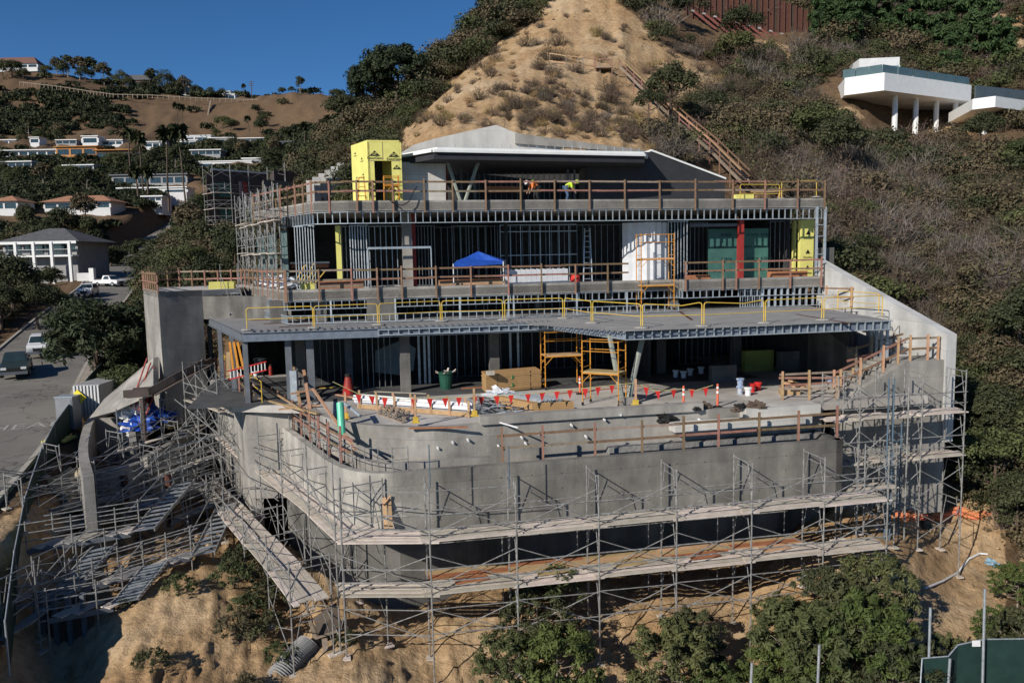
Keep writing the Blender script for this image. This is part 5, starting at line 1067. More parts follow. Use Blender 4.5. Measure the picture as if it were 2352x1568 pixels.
# canyon trees and palms
for i, (px, py, d, s, k) in enumerate(((135, 212, 690, 3.0, 'euc'), (160, 218, 688, 3.6, 'euc'), (186, 222, 690, 3.9, 'euc'), (214, 224, 690, 3.9, 'euc'), (242, 226, 688, 3.7, 'euc'), (262, 228, 686, 3.0, 'broad'), (284, 226, 684, 4.0, 'round'), (200, 235, 684, 4.0, 'broad'), (150, 228, 690, 3.6, 'broad'), (350, 200, 684, 3.6, 'euc'), (386, 228, 676, 5.6, 'round'), (400, 236, 672, 3.6, 'broad'), (425, 214, 674, 3.2, 'euc'), (452, 222, 672, 3.0, 'broad'), (484, 224, 670, 2.6, 'round'), (510, 226, 670, 2.4, 'round'), (30, 190, 660, 4.6, 'broad'), (8, 190, 655, 4.6, 'broad'), (55, 200, 655, 3.4, 'broad'), (110, 205, 680, 3.0, 'broad'), (335, 240, 660, 3.6, 'broad'), (690, 208, 598, 2.3, 'euc'), (648, 218, 620, 2.0, 'broad'), (770, 222, 560, 2.2, 'broad'), (670, 212, 600, 1.6, 'broad'), (300, 240, 664, 3.6, 'broad'))):
    tree(k, px, py, d, s*.74, 'dark '+{'euc': 'airy eucalyptus', 'round': 'round crowned tree', 'broad': 'spreading tree'}[k]+' on the far ridge, number of trees from the left edge '+str(i) if False else {'euc': 'airy tall tree', 'round': 'round crowned tree', 'broad': 'spreading tree'}[k]+' on the far ridge '+['left of the grove', 'at the left end of the grove', 'in the grove centre left', 'tallest of the grove', 'at the grove centre right', 'closing the grove', 'just right of the grove', 'under the grove crowns', 'below the left grove', 'alone against the sky', 'beside the gabled ridge house', 'below the gabled ridge house', 'left of the grey ridge house', 'behind the flat white ridge house', 'right of the flat white ridge house', 'left of the stepped white house', 'at the left picture edge by the brown roof', 'in the left picture corner', 'under the brown roofed house', 'right of the brown roofed house', 'on the slope below the gables', 'on the rounded knoll', 'left of the knoll', 'at the far right of the ridge', 'on the knoll shoulder', 'on the slope under the grove'][i], 'trees along the far ridge')
def palm_mesh(h, seed):
    r = random.Random(seed); t = trunk(h, .26, (r.uniform(-.8, .8), 0), 0, top=1.0, r1=.14); top = Vector((0, 0, h)); top.x = sum(v[0] for v in t.v[-14:])/14
    f = MB()
    for i in range(60):
        a = r.uniform(0, 6.28); e0 = r.uniform(-1.1, 1.1); L_ = r.uniform(1.5, 2.3)*min(1.5, .8+h/28); d = Vector((math.cos(a)*math.cos(e0), math.sin(a)*math.cos(e0), math.sin(e0))); m_ = top+d*L_*.6; e = m_+Vector((d.x, d.y, d.z-.8))*L_*.45; sd = Vector((-math.sin(a), math.cos(a), .5)).normalized()*.62
        k = len(f.v); f.v += [tuple(top), tuple(m_-sd), tuple(m_+sd), tuple(e)]; f.f += [(k, k+1, k+3), (k, k+3, k+2)]
    return t.mesh('trunk', BARK), f.mesh('fronds', GD)
for i, (px, pt, pb, d) in enumerate(((300, 306, 400, 230), (328, 318, 432, 225), (388, 312, 480, 205), (427, 306, 490, 200), (317, 392, 445, 200), (409, 243, 285, 430), (420, 246, 285, 430), (340, 392, 440, 198), (562, 198, 228, 665), (572, 272, 300, 430), (755, 275, 330, 300), (118, 316, 345, 400), (700, 290, 330, 300))):
    b = A(px, pb, d); h = (pb-pt)*d/FPX; tm_, fm_ = palm_mesh(h, 300+i); 
    T = thing('palm_tree', 'slender fan palm '+['left of the orange timber house', 'in front of the orange timber house', 'tallest, left of the tall pair', 'tallest, right of the tall pair', 'short one above the dark hedge', 'thin one, left of a pair on the brown slope', 'thin one, right of a pair on the brown slope', 'short one beside the glass fronted house', 'on the ridge by the white stepped house', 'small one on the brown slope', 'below the sandy knoll', 'by the long white house', 'left below the knoll'][i], 'palm tree', b, 'fan palms in the canyon')
    M = Matrix.Translation(b); put('trunk', tm_, T, M); put('fronds', fm_, T, M)
rs = random.Random(5); USED = set()
zones = [((0, 250, 372, 450), 250, 'in the dark mass below the long white house'), ((0, 140, 300, 340), 430, 'above the long white house'), ((100, 370, 485, 560), 190, 'among the hedges below the red tiled house'), ((250, 460, 340, 400), 300, 'around the glass fronted house'), ((440, 780, 335, 375), 340, 'behind the white box house'), ((440, 640, 290, 335), 430, 'under the brown far slope'), ((560, 790, 385, 420), 240, 'behind the scaffolded neighbour'), ((430, 560, 420, 520), 180, 'left of the scaffolded neighbour'), ((690, 800, 250, 330), 320, 'below the sandy knoll')]
for (zx0, zx1, zy0, zy1), d, nm in zones:
    for k in range(7):
        px_ = rs.uniform(zx0, zx1); t = rs.uniform(0, 1); py_ = zy1-(zy1-zy0)*t; dd = d*(1+.25*t); x_ = A(px_, py_, dd)
        if not clear(np.array([x_.x]), np.array([x_.y]))[0]: continue
        if min((x_.x-p[0])**2+(x_.y-p[1])**2 for p in RA[::4]) < 90: continue
        kd = rs.choice(['broad', 'round', 'broad', 'euc']); f_ = (px_-zx0)/(zx1-zx0); side = 'leftmost part' if f_ < .2 else 'left part' if f_ < .4 else 'middle' if f_ < .6 else 'right part' if f_ < .8 else 'rightmost part'
        lb_ = {'broad': 'spreading', 'round': 'round', 'euc': 'airy tall'}[kd]+nm+side+str(t > .5)
        if lb_ in USED: continue
        USED.add(lb_)
        tree(kd, px_, py_, dd, rs.uniform(.9, 1.5)*(1+d/900), {'broad': 'spreading', 'round': 'round', 'euc': 'airy tall'}[kd]+' tree '+nm+', '+side+(' up' if t > .5 else ' low'), 'garden trees '+nm)
for (px, py, d, s, lb) in ((340, 500, 198, 1.25, 'long clipped dark hedge above the street bend'), (200, 495, 205, 1.2, 'bright clipped hedge under the red tiled house'), (60, 500, 210, 1.2, 'clipped hedge at the left edge under the red roofs'), (250, 530, 180, 1.2, 'rounded hedge row behind the balcony house'), (390, 555, 165, 1.0, 'green bank of shrubs right of the balcony house'), (330, 560, 170, .9, 'low hedge beside the upper street')):
    tree('hedge', px, py, d, s, lb, 'hedges', 'hedge')
# bamboo and conifers on the right
for i, (px, py, d, s) in enumerate(((1900, 170, 124, 1.25), (1930, 150, 126, 1.5), (1965, 160, 125, 1.35), (1880, 195, 120, 1.0), (2010, 165, 126, 1.3), (2050, 180, 124, 1.15), (2090, 175, 124, 1.1), (2125, 185, 123, 1.2), (2165, 185, 122, 1.15), (2205, 190, 120, 1.3), (2240, 195, 119, 1.4), (2275, 200, 117, 1.25), (2300, 215, 114, 1.0), (1945, 195, 118, 1.0), (2180, 205, 114, .9))):
    tree('bamboo', px, py+20, d, s, 'tall feathery green bamboo clump behind the white pillared house, '+['far left', 'tallest on the left', 'second tall one', 'low left one', 'left of the glass pavilion', 'over the glass pavilion', 'right of the pavilion', 'behind the terrace chairs', 'over the middle columns', 'over the right columns', 'right hand tall one', 'beside the second terrace', 'far right low one', 'in front by the pavilion', 'in front by the columns'][i], 'bamboo behind the pillared house', 'bamboo')
for i, (px, py, d, s, k) in enumerate(((1690, 240, 98, 1.6, 'dead'), (1730, 200, 105, 1.6, 'dead'), (1900, 330, 85, 1.7, 'dead'), (1975, 400, 76, 1.5, 'dead'), (2100, 470, 66, 1.5, 'dead'), (2220, 560, 56, 1.3, 'dead'), (2290, 470, 66, 1.5, 'dead'), (2050, 640, 54, 1.2, 'dead'), (2180, 720, 49, 1.2, 'dead'), (2320, 660, 50, 1.2, 'dead'), (1540, 360, 78, 1.1, 'broad'), (1490, 350, 76, .6, 'broad'), (1880, 420, 78, 1.1, 'broad'), (1930, 450, 72, 1.0, 'broad'), (2240, 900, 42, .75, 'broad'), (2290, 1000, 39, .8, 'broad'), (2265, 1070, 41, .6, 'broad'), (2340, 1110, 38, .65, 'broad'), (2345, 430, 76, .6, 'broad'), (2250, 375, 82, .8, 'broad'), (2340, 820, 44, .8, 'broad'), (1690, 175, 108, 1.0, 'broad'), (1700, 130, 114, 1.2, 'broad'), (1560, 80, 116, .9, 'broad'))):
    tree(k, px, py, d, s, ('pale leafless bush with white stems ' if k == 'dead' else 'dark evergreen bush ')+['above the upper hill stair', 'under the brown pile wall', 'left of the white pillared house', 'above the roof corner', 'on the bare middle slope', 'halfway down the right slope', 'at the right edge of the slope', 'behind the sloping wall top', 'above the sloping wall end', 'at the right picture edge', 'right of the hill stair foot', 'left of the hill stair foot', 'right of the roof corner', 'just below the roof corner bush', 'right of the scaffold tower', 'at the right picture edge low down', 'beside the lower right scaffold', 'in the lower right thicket', 'under the second white terrace', 'under the columns', 'on the right slope by the edge', 'near the top of the hill stair', 'below the pile wall left end', 'left of the pile wall'][i], 'larger bushes on the right slope', 'bush')
# spur tufts that stand out
for i, (px, py, d, s) in enumerate(((1120, 330, 64, 1.5), (1070, 300, 66, 1.1), (1155, 195, 79, 1.3), (1130, 160, 88, 1.2), (1250, 225, 76, 1.4), (1220, 250, 74, 1.5), (1180, 265, 71, 1.5), (1300, 250, 75, 1.5), (1340, 235, 78, 1.3), (1265, 165, 86, 1.4), (1240, 60, 108, 1.3), (1435, 50, 108, 1.2), (1430, 70, 106, 1.1), (1410, 87, 102, 1.0), (1345, 25, 113, 1.0), (1300, 35, 111, .9), (1390, 270, 74, 1.3), (1430, 255, 78, 1.4), (1360, 320, 66, 1.2), (1210, 210, 78, 1.3), (1155, 225, 76, 1.0), (1090, 175, 84, 1.2), (1400, 215, 84, 1.2), (1320, 285, 70, 1.2), (1275, 275, 71, 1.3))):
    tree('tuft', px, py, d, s, 'dry brown bush on the sandy spur '+['low above the gable', 'on the left spur edge', 'below the path left of centre', 'on the left crest', 'in the middle of the face', 'left in the brush patch', 'lower left in the brush patch', 'centre of the brush patch', 'right in the brush patch', 'by the path fence', 'high on the left flank', 'high on the right, upper', 'high on the right, middle', 'high on the right, lower', 'near the top, right', 'near the top, left', 'right lower face', 'right mid face', 'low above the dark wall', 'upper middle face', 'below the crest left', 'at the left crest end', 'below the stair landing', 'low centre of the face', 'low centre left of the face'][i], 'bushes on the sandy spur', 'bush')
# foreground
for i, (px, py, d, s, k) in enumerate(((1170, 1560, 27.5, .8, 'leafy'), (1280, 1560, 27, 1.0, 'leafy'), (1235, 1490, 29, .9, 'leafy'), (1290, 1480, 29.3, .85, 'sparse'), (1540, 1560, 27.4, 1.0, 'leafy'), (1640, 1570, 27, .7, 'leafy'), (1590, 1500, 28.6, .8, 'leafy'), (1850, 1540, 27.6, 1.25, 'leafy'), (1980, 1560, 27.6, 1.2, 'leafy'), (1920, 1480, 29.2, 1.15, 'leafy'), (2010, 1430, 30, .95, 'leafy'), (1790, 1570, 26.6, 1.0, 'leafy'), (2050, 1570, 27, 1.0, 'leafy'), (1800, 1450, 29.6, .8, 'leafy'), (2300, 1410, 30.5, .65, 'leafy'), (2350, 1470, 29, .85, 'leafy'), (2190, 1500, 28.8, .65, 'leafy'), (2340, 1330, 33, .7, 'leafy'))):
    tree(k, px, py, d, s, ('small willowy tree with drooping blue green leaves ' if k == 'sparse' else 'leafy green bush ')+['left of the bottom centre clump', 'right in the bottom centre clump', 'crown of the bottom centre clump', 'in front of the lower planks', 'left of the second clump', 'right of the second clump', 'top of the second clump', 'left in the large right clump', 'right in the large right clump', 'middle of the large right clump', 'top of the large right clump', 'lower left of the large right clump', 'lower right of the large right clump', 'in front of the scaffold legs', 'by the blue litter on the sand', 'at the right picture edge over the fence', 'beside the green fence panel', 'above the right edge bush'][i], 'leafy bushes below the scaffold', 'bush')
for i, (px, py, d, s, k) in enumerate(((415, 1415, 30.5, .75, 'shrub'), (560, 1290, 33.5, 1.0, 'shrub'), (600, 1330, 32.5, 1.1, 'shrub'), (540, 1370, 31.5, 1.0, 'shrub'), (620, 1390, 31, 1.0, 'shrub'), (640, 1360, 31.5, .9, 'shrub'), (570, 1430, 30, .8, 'shrub'), (600, 1500, 28.8, .95, 'shrub'), (545, 1520, 28.4, .9, 'shrub'), (600, 1140, 40, .9, 'shrub'), (585, 1180, 39.5, .9, 'shrub'), (625, 1160, 39.5, .7, 'shrub'), (470, 1190, 40, .4, 'shrub'), (350, 1540, 26, .7, 'shrub'), (560, 1565, 25.5, .7, 'shrub'), (640, 1450, 27.5, .7, 'shrub'), (290, 1330, 35, .55, 'sparse'), (290, 1440, 30, .4, 'shrub'), (360, 1350, 33, .4, 'shrub'), (800, 1455, 28.2, .5, 'shrub'))):
    tree(k, px, py, d, s, 'small green shrub on the sandy spur under the scaffold, '+['alone on the bare left face', 'topmost of the main patch', 'centre of the main patch', 'left of the main patch', 'lower right of the main patch', 'right of the main patch', 'lowest of the main patch', 'in the lower dark patch', 'left in the lower dark patch', 'at the top under the planks', 'grassy one below the planks', 'by the first plank bay', 'on the left shoulder', 'at the bottom left', 'at the bottom edge', 'by the drain pipe', 'tall one beside the pit', 'in the pit', 'above the pit edge', 'by the debris chute'][i], 'shrubs on the foreground spur', 'shrub')
# ---------------------------------------------------------------- neighbouring houses
def fl(px, y): w = A(px, 600, y); return Vector((w.x, w.y, 0))
def zat(px, py, d): return A(px, py, d).z
ROOFT = mat('terracotta_roof', (.40, .20, .12), (.28, .14, .085), 1, .85); ROOFG = mat('grey_shingle_roof', (.12, .12, .125), (.08, .08, .085), 1, .85); STUC = mat('white_stucco', (.66, .66, .66), (.58, .58, .58), 1, .8); STUG = mat('grey_stucco', (.32, .32, .32), (.25, .25, .25), 1, .8); ROOFB = mat('brown_roof', (.19, .10, .08), (.13, .07, .055), 1, .9); OSB = mat('orange_sheathing', (.50, .24, .08), (.38, .18, .06), 1, .8)
def modern(label, x0, x1, yt, yb, d, wall=STUC, roof=None, nw=3, ext=3.0, ov=.5, grp=None, rf='flat', base=4, deep=7, wtop=.25, wbot=.85, name='house'):
    a = fl(x0, d); b = fl(x1, d); zt = zat((x0+x1)/2, yt, d); zb = zat((x0+x1)/2, yb, d); ex = (b-a).normalized(); ey = Vector((-ex.y, ex.x, 0)); w = (b-a).length; h = zt-zb
    Hh = thing(name, label, 'house', (a+b)/2+EZ*zb, grp); n_ = max(1, nw); segs = []
    # front wall with window openings: piers, sill and head
    zs, zh = zb+h*(1-wbot), zb+h*(1-wtop); pw__ = w/n_
    obj('wall', MB().box((a+b)/2+ey*.15+EZ*((zb-base+zs)/2), (w, .3, zs-zb+base), ex, ey), wall, Hh)
    obj('wall', MB().box((a+b)/2+ey*.15+EZ*((zh+zt)/2), (w, .3, zt-zh), ex, ey), wall, Hh)
    for k in range(n_+1): barp('pier', a+ex*(pw__*k)+ey*.15+EZ*zs, a+ex*(pw__*k)+ey*.15+EZ*zh, pw__*.14, .3, wall, Hh, ey)
    for k in range(n_):
        c = a+ex*(pw__*(k+.5))+ey*.2; f = obj('window', MB().box(c+EZ*(zs+zh)/2, (pw__*.84, .06, zh-zs), ex, ey), GLASS, Hh); obj('frame', MB().bar(c-ey*.05+EZ*zs, c-ey*.05+EZ*zh, .06, .06), STEEL, f)
    for s_ in (0, 1):
        p = a if s_ == 0 else b; obj('side_wall', MB().box(p+ey*deep/2+EZ*((zb-base+zt)/2)+ex*(.15 if s_ == 0 else -.15), (.3, deep-.6, h+base), ex, ey), wall, Hh)
    obj('back_wall', MB().box((a+b)/2+ey*(deep-.2)+EZ*((zb-base+zt)/2), (w, .3, h+base), ex, ey), wall, Hh)
    c = (a+b)/2+ey*deep/2
    if rf == 'flat': obj('roof', MB().box(c+EZ*(zt+.18), (w+ov*2, deep+ov*2, .36), ex, ey), roof or WHITE, Hh)
    else:
        rh = ext; o = ov; v = [a-ex*o-ey*o, b+ex*o-ey*o, b+ex*o+ey*(deep+o), a-ex*o+ey*(deep+o)]; r0 = c-ex*(w/2-(deep*.45 if rf == 'hip' else -o)); r1 = c+ex*(w/2-(deep*.45 if rf == 'hip' else -o))
        v = [p+EZ*zt for p in v]+[r0+EZ*(zt+rh), r1+EZ*(zt+rh)]; obj('roof', MB().add(v, [(0, 1, 5, 4), (2, 3, 4, 5), (1, 2, 5), (3, 0, 4), (0, 3, 2, 1)]), roof or ROOFG, Hh)
    return Hh, a, b, ex, ey, zb, zt
modern('red tiled single storey house with a long glazed veranda above the hedge', 112, 262, 463, 480, 222, STUC, ROOFT, 5, 2.0, 1.0, rf='hip', deep=9)
modern('small red tiled white house at the left picture edge', -10, 50, 462, 482, 216, STUC, ROOFT, 2, 1.8, .8, rf='hip', deep=8)
modern('long dark glass fronted house behind the tall palms', 272, 440, 402, 424, 285, STUG, STEEL, 6, ov=.8)
modern('low white terrace building below the dark glass fronted house', 282, 438, 432, 444, 262, STUC, WHITE, 3, ov=.4, wtop=.4)
modern('white box house with a tall roof parapet above the scaffolded neighbour, left block', 459, 590, 371, 389, 330, STUC, WHITE, 3, ov=.3)
modern('raised grey block of the white box house, right', 570, 650, 364, 386, 336, STUG, WHITE, 2, ov=.5)
modern('long white single storey house with a thin flat roof at the left edge', -20, 148, 346, 360, 385, STUC, WHITE, 8, ov=1.2)
F1 = modern('orange sheathed timber house under construction on the canyon side', 150, 240, 337, 358, 382, OSB, OSB, 3, ov=1)
F2 = modern('lower wing of the orange timber house with scaffolded deck', 240, 346, 345, 392, 376, mat('brown_framing', (.16, .10, .07), (.10, .065, .05), 1, .9), OSB, 4, ov=1.2, wtop=.12, wbot=.4)
modern('small white cube house with chimney above the orange timber house', 210, 245, 313, 330, 420, STUC, WHITE, 1)
modern('small white gabled house partly hidden by trees, upper left', 92, 112, 316, 329, 425, STUC, WHITE, 1)
modern('white stepped house group under the brown far slope, left block', 412, 470, 322, 336, 430, STUC, WHITE, 3)
modern('white stepped house group under the brown far slope, tall block', 445, 500, 312, 326, 440, STUC, WHITE, 3)
modern('white stepped house group under the brown far slope, right block', 495, 552, 317, 332, 436, STUG, WHITE, 3)
modern('dark glass pavilion below the sandy knoll', 628, 690, 326, 340, 395, STEEL, STEEL, 4, ov=.6)
modern('pale low roof between trees below the glass pavilion', 626, 690, 348, 354, 370, STUC, WHITE, 3)
modern('brown mansard roofed house on the ridge at the far left', 16, 122, 146, 156, 700, STUC, ROOFB, 5, 7, 1, rf='hip', base=3, deep=14)
modern('grey gabled house on the ridge between the trees', 316, 372, 184, 200, 682, ROOFB, ROOFG, 3, 6, 1, rf='gable', base=3, deep=14)
modern('blue grey house on the ridge right of the gabled house', 415, 462, 196, 216, 676, STUG, ROOFG, 3, 3, 1, rf='hip', base=3, deep=12)
modern('flat white building on the ridge', 447, 487, 218, 224, 668, STUC, WHITE, 2, base=2)
modern('white stepped house on the ridge skyline', 518, 560, 216, 229, 672, STUC, WHITE, 3, base=2); modern('upper storey block of the white ridge skyline house', 526, 550, 210, 215, 678, STUC, WHITE, 2, base=1)
for i_, (x0, x1, yt, yb, d, wm, nw_, lb) in enumerate(((10, 60, 322, 332, 430, STUC, 3, 'low white house among trees above the long white house, leftmost'), (150, 196, 322, 331, 430, STUG, 3, 'small grey flat roofed house left of the white cube house'), (255, 300, 322, 333, 425, STUC, 3, 'flat white house right of the white cube house'), (352, 400, 326, 338, 405, STUC, 3, 'flat white house behind the tall palm crowns'), (560, 620, 318, 328, 430, STUG, 4, 'pale flat house at the foot of the brown slope'), (455, 520, 345, 356, 360, STUG, 4, 'grey glazed house above the white box house'), (700, 745, 352, 362, 350, STUC, 3, 'white house low behind the dark pines'), (340, 380, 452, 462, 240, STUC, 3, 'low white house right of the red tiled roof'), (20, 90, 372, 384, 330, STUG, 4, 'grey flat house in the dark trees at the left edge'), (165, 230, 380, 391, 320, STUC, 4, 'white flat house in the dark trees below the orange house'))):
    modern(lb, x0, x1, yt, yb, d, wm, WHITE, nw_, ov=.7)
# balcony house at the left
HA, a, b, ex, ey, zb, zt = modern('two storey white house with grey hip roof and front balcony by the street bend', 12, 178, 556, 612, 140, STUG, ROOFG, 4, 2.6, 1.2, rf='hip', base=4, deep=11, wtop=.12, wbot=.42)
zm = zb+(zt-zb)*.42
obj('balcony_floor', MB().box((a+b)/2-ey*1.0+EZ*zm, ((b-a).length+.6, 2.2, .3), ex, ey), WHITE, HA); obj('fascia', MB().box((a+b)/2-ey*2.0+EZ*(zt-.15), ((b-a).length+2.2, .15, .45), ex, ey), WHITE, HA)
for k in range(5):
    p = a.lerp(b, .01+k*.245)-ey*2.0; barp('column', p+EZ*(zb-3.4), p+EZ*zt, .45, .45, WHITE, HA)
for k in range(44): p = a.lerp(b, .02+k*.0223)-ey*2.0; barp('baluster', p+EZ*(zm+.15), p+EZ*(zm+1.1), .04, .04, STEEL, HA)
barp('balcony_rail', a-ey*2.0+EZ*(zm+1.12), b-ey*2.0+EZ*(zm+1.12), .08, .06, WHITE, HA)
for k in range(3): c = a.lerp(b, .15+k*.3)-ey*.1; f = obj('window', MB().box(c+EZ*(zm+1.45), (2.2, .08, 2.2), ex, ey), GLASS, HA)
for k in range(3): c = a.lerp(b, .12+k*.33)-ey*.1; obj('garage_door', MB().box(c+EZ*(zb-1.0), (2.8, .1, 2.2), ex, ey), STUG if k else ROOFB, HA)
w = A(80, 640, 134); 
for x0, x1, d, lb in ((0, 80, 132, 'low white garden wall in front of the balcony house'), (175, 210, 137, 'short white wall with a pier beside the driveway')):
    p = fl(x0, d); q_ = fl(x1, d); z = zat((x0+x1)/2, 632, d); G = thing('garden_wall', lb, 'wall', p+EZ*z); obj('wall', MB().bar(p+EZ*(z-.3), q_+EZ*(z-.3), .35, 1.4), STUC, G); obj('pier', MB().box(q_+EZ*z, (.8, .8, 2.4)), WHITE, G)
# scaffolded neighbour
NB = thing('house', 'dark clad neighbour house wrapped in scaffolding behind the left side of the roof', 'house', A(580, 540, 108))
a = fl(500, 104); b = fl(622, 110); zt, zb = zat(540, 396, 107), zat(540, 545, 107); ex = (b-a).normalized(); ey = Vector((-.36, .93, 0)); CLAD = mat('dark_brown_cladding', (.095, .075, .07), (.065, .05, .048), 1, .85)
obj('wall', MB().box((a+b)/2+ey*4+EZ*(zt+zb)/2, ((b-a).length, 8, zt-zb), ex, ey), CLAD, NB)
c = fl(490, 106.5); obj('side_bay', MB().box((a+c)/2+ey*3+EZ*(zt+zb)/2, (1.2, 5, zt-zb-.2), ex, ey), CLAD, NB)
for x0, x1, y0, y1 in ((512, 540, 418, 452), (514, 538, 478, 520), (495, 505, 420, 450)):
    p0 = fl(x0, 103.7+(x0-500)*.05); p1 = fl(x1, 103.7+(x1-500)*.05); f = obj('window', MB().box((p0+p1)/2+EZ*(zat(x0, y0, 104)+zat(x0, y1, 104))/2, ((p1-p0).length, .2, abs(zat(x0, y0, 104)-zat(x0, y1, 104))), ex, ey), TEAL, NB); obj('frame', MB().bar((p0+p1)/2-ey*.15+EZ*zat(x0, y0, 104), (p0+p1)/2-ey*.15+EZ*zat(x0, y1, 104), .1, .1), STEEL, f)
for x0, x1, y0, y1, m_ in ((558, 566, 418, 450, STUG), (568, 578, 422, 450, REDP)):
    p0 = fl(x0, 106.2); p1 = fl(x1, 106.4); obj('wall_panel', MB().box((p0+p1)/2+EZ*(zat(x0, y0, 106)+zat(x0, y1, 106))/2, ((p1-p0).length, .2, 2), ex, ey), m_, NB)
a2 = fl(635, 104); b2 = fl(700, 106); obj('block', MB().box((a2+b2)/2+ey*3+EZ*(zat(660, 395, 105)+zat(660, 450, 105))/2, ((b2-a2).length, 6, 3.4), ex, ey), CLAD, NB); obj('block', MB().box(fl(645, 101)+EZ*zat(645, 450, 101), (4, 3, 3.5), ex, ey), mat('taupe_render', (.17, .15, .13), (.13, .115, .10), 1, .8), NB)
obj('roof_edge', MB().box((a+b)/2+ey*4+EZ*(zt+.1), ((b-a).length+.4, 8.4, .2), ex, ey), FOAM, NB)
NS = [fl(px, d) for px, d in ((478, 104), (500, 102), (540, 103), (582, 105), (625, 107), (665, 102), (705, 104))]
scaffold('tube scaffold wrapped round the dark neighbour house', NS, ey, 1.0, zt+.6, [zb+1.5, zb+3.5, zb+5.5], gnd=zb, nlift=4, planks=2, rails=(.6, 1.1))
tubp('vent_duct', fl(622, 100)+EZ*zat(622, 430, 100), fl(630, 100)+EZ*zat(630, 485, 100), .28, GALV, NB)
# pale stepped wall behind the roof, left
for i in range(6):
    x0 = 712+i*14; y0 = 415-i*8; p = A(x0, y0, 66+i*1.2)
    if i == 0: SWL = thing('stepped_retaining_wall', 'white stepped block retaining wall behind the back left of the roof', 'retaining wall', p-EZ*4)
    obj('block', MB().box(p-EZ*1.6+EV*.2, (.62, .8, 3.2), EU, EV), CONCL, SWL)
# white pillared house on the right
WH = thing('pillared_house', 'large white modern house on tall columns with a cantilevered terrace', 'house', A(2080, 290, 100))
d0 = 93; a = fl(1930, 95.5); b = fl(2019, 93); c = fl(2215, 101); zt = zat(2019, 167, 93); zb = zat(2019, 208, 93)
back_ = Vector((.25, 1, 0))*9; poly = [a, b, c, c+back_, a+back_]
obj('terrace_slab', MB().prism([tuple(p.xy) for p in poly], zb, zt), WHITE, WH)
for px, d in ((2045, 96.5), (2092, 98.5), (2138, 100.5), (2181, 102)):
    p = fl(px, d); tubp('column', p+EZ*(zat(px, 300, d)-2), p+EZ*zb, .32, WHITE, WH)
obj('dark_undercroft', MB().slab([fl(1990, 106)+EZ*(zb-7), fl(2215, 110)+EZ*(zb-7), fl(2215, 110)+EZ*(zb-.05), fl(1990, 106)+EZ*(zb-.05)], EV*.3), DARK, WH)
p0, p1 = fl(1962, 99.5), fl(2052, 99); z0 = zt
for (q0, q1) in ((p0, p1),):
    ee = (q1-q0).normalized(); nn = Vector((-ee.y, ee.x, 0)); obj('pavilion_roof', MB().box((q0+q1)/2+nn*2+EZ*(zt+2.6), ((q1-q0).length, 4, 1.0), ee, nn), STUC, WH); f = obj('window', MB().box((q0+q1)/2+EZ*(zt+1.0), ((q1-q0).length, .1, 2.2), ee, nn), mat('pale_pavilion_glass', (.25, .32, .34), (.2, .26, .28), 1, .15), WH)
    for k in range(4): barp('mullion', q0.lerp(q1, k/3)+EZ*zt, q0.lerp(q1, k/3)+EZ*(zt+2.1), .1, .1, WHITE, WH)
GR = mat('glass_balustrade', (.10, .15, .15), (.07, .11, .11), 1, .1, spec=.7)
for (q0, q1) in ((b, c), (a, b)):
    for k in range(6 if q0 is b else 3):
        n_ = 6 if q0 is b else 3; u0 = q0.lerp(q1, (k+.02)/n_)+EV*.4; u1 = q0.lerp(q1, (k+.98)/n_)+EV*.4; obj('glass_panel', MB().bar(u0+EZ*(zt+.5), u1+EZ*(zt+.5), .03, 1.0), GR, WH)
for i in range(4):
    p = fl(2058+i*12, 98.5+i*.4)+EZ*zt; G = thing('terrace_chair', 'white chair on the terrace of the pillared house, '+['leftmost', 'second from left', 'third from left', 'rightmost'][i]+' of four', 'chair', p, 'white terrace chairs'); obj('seat', MB().box(p+EZ*.35, (.5, .5, .1)), WHITE, G); obj('backrest', MB().box(p+Vector((.2, .2, .65)), (.45, .08, .6)), WHITE, G)
a = fl(2219, 91.5); b = fl(2270, 90); c = fl(2420, 97); zt = zat(2270, 221, 90); zb = zat(2270, 246, 90)
W2 = thing('pillared_house', 'second white terrace block at the right edge with a dark glass front', 'house', b+EZ*(zb-5)); obj('terrace_slab', MB().prism([tuple(p.xy) for p in (a, b, c, c+back_, a+back_)], zb, zt), WHITE, W2)
obj('glass_front', MB().slab([fl(2226, 93.5)+EZ*zt, fl(2420, 100)+EZ*zt, fl(2420, 100)+EZ*(zt+1.9), fl(2226, 93.5)+EZ*(zt+1.9)], EV*.3), mat('dark_panel', (.08, .10, .11), (.06, .075, .08), 1, .2), W2)
for px in (2248, 2292): tubp('column', fl(px, 94)+EZ*(zb-5), fl(px, 94)+EZ*zb, .3, WHITE, W2)
modern('pale house at the right picture edge above the bamboo', 2325, 2420, 150, 240, 116, STUC, mat('sand_roof', (.42, .32, .22), None, 1, .9), 2, ov=1.2, base=6)
modern('white flat house on the top right skyline behind the fence', 2195, 2335, -2, 9, 170, STUC, WHITE, 5, base=3)
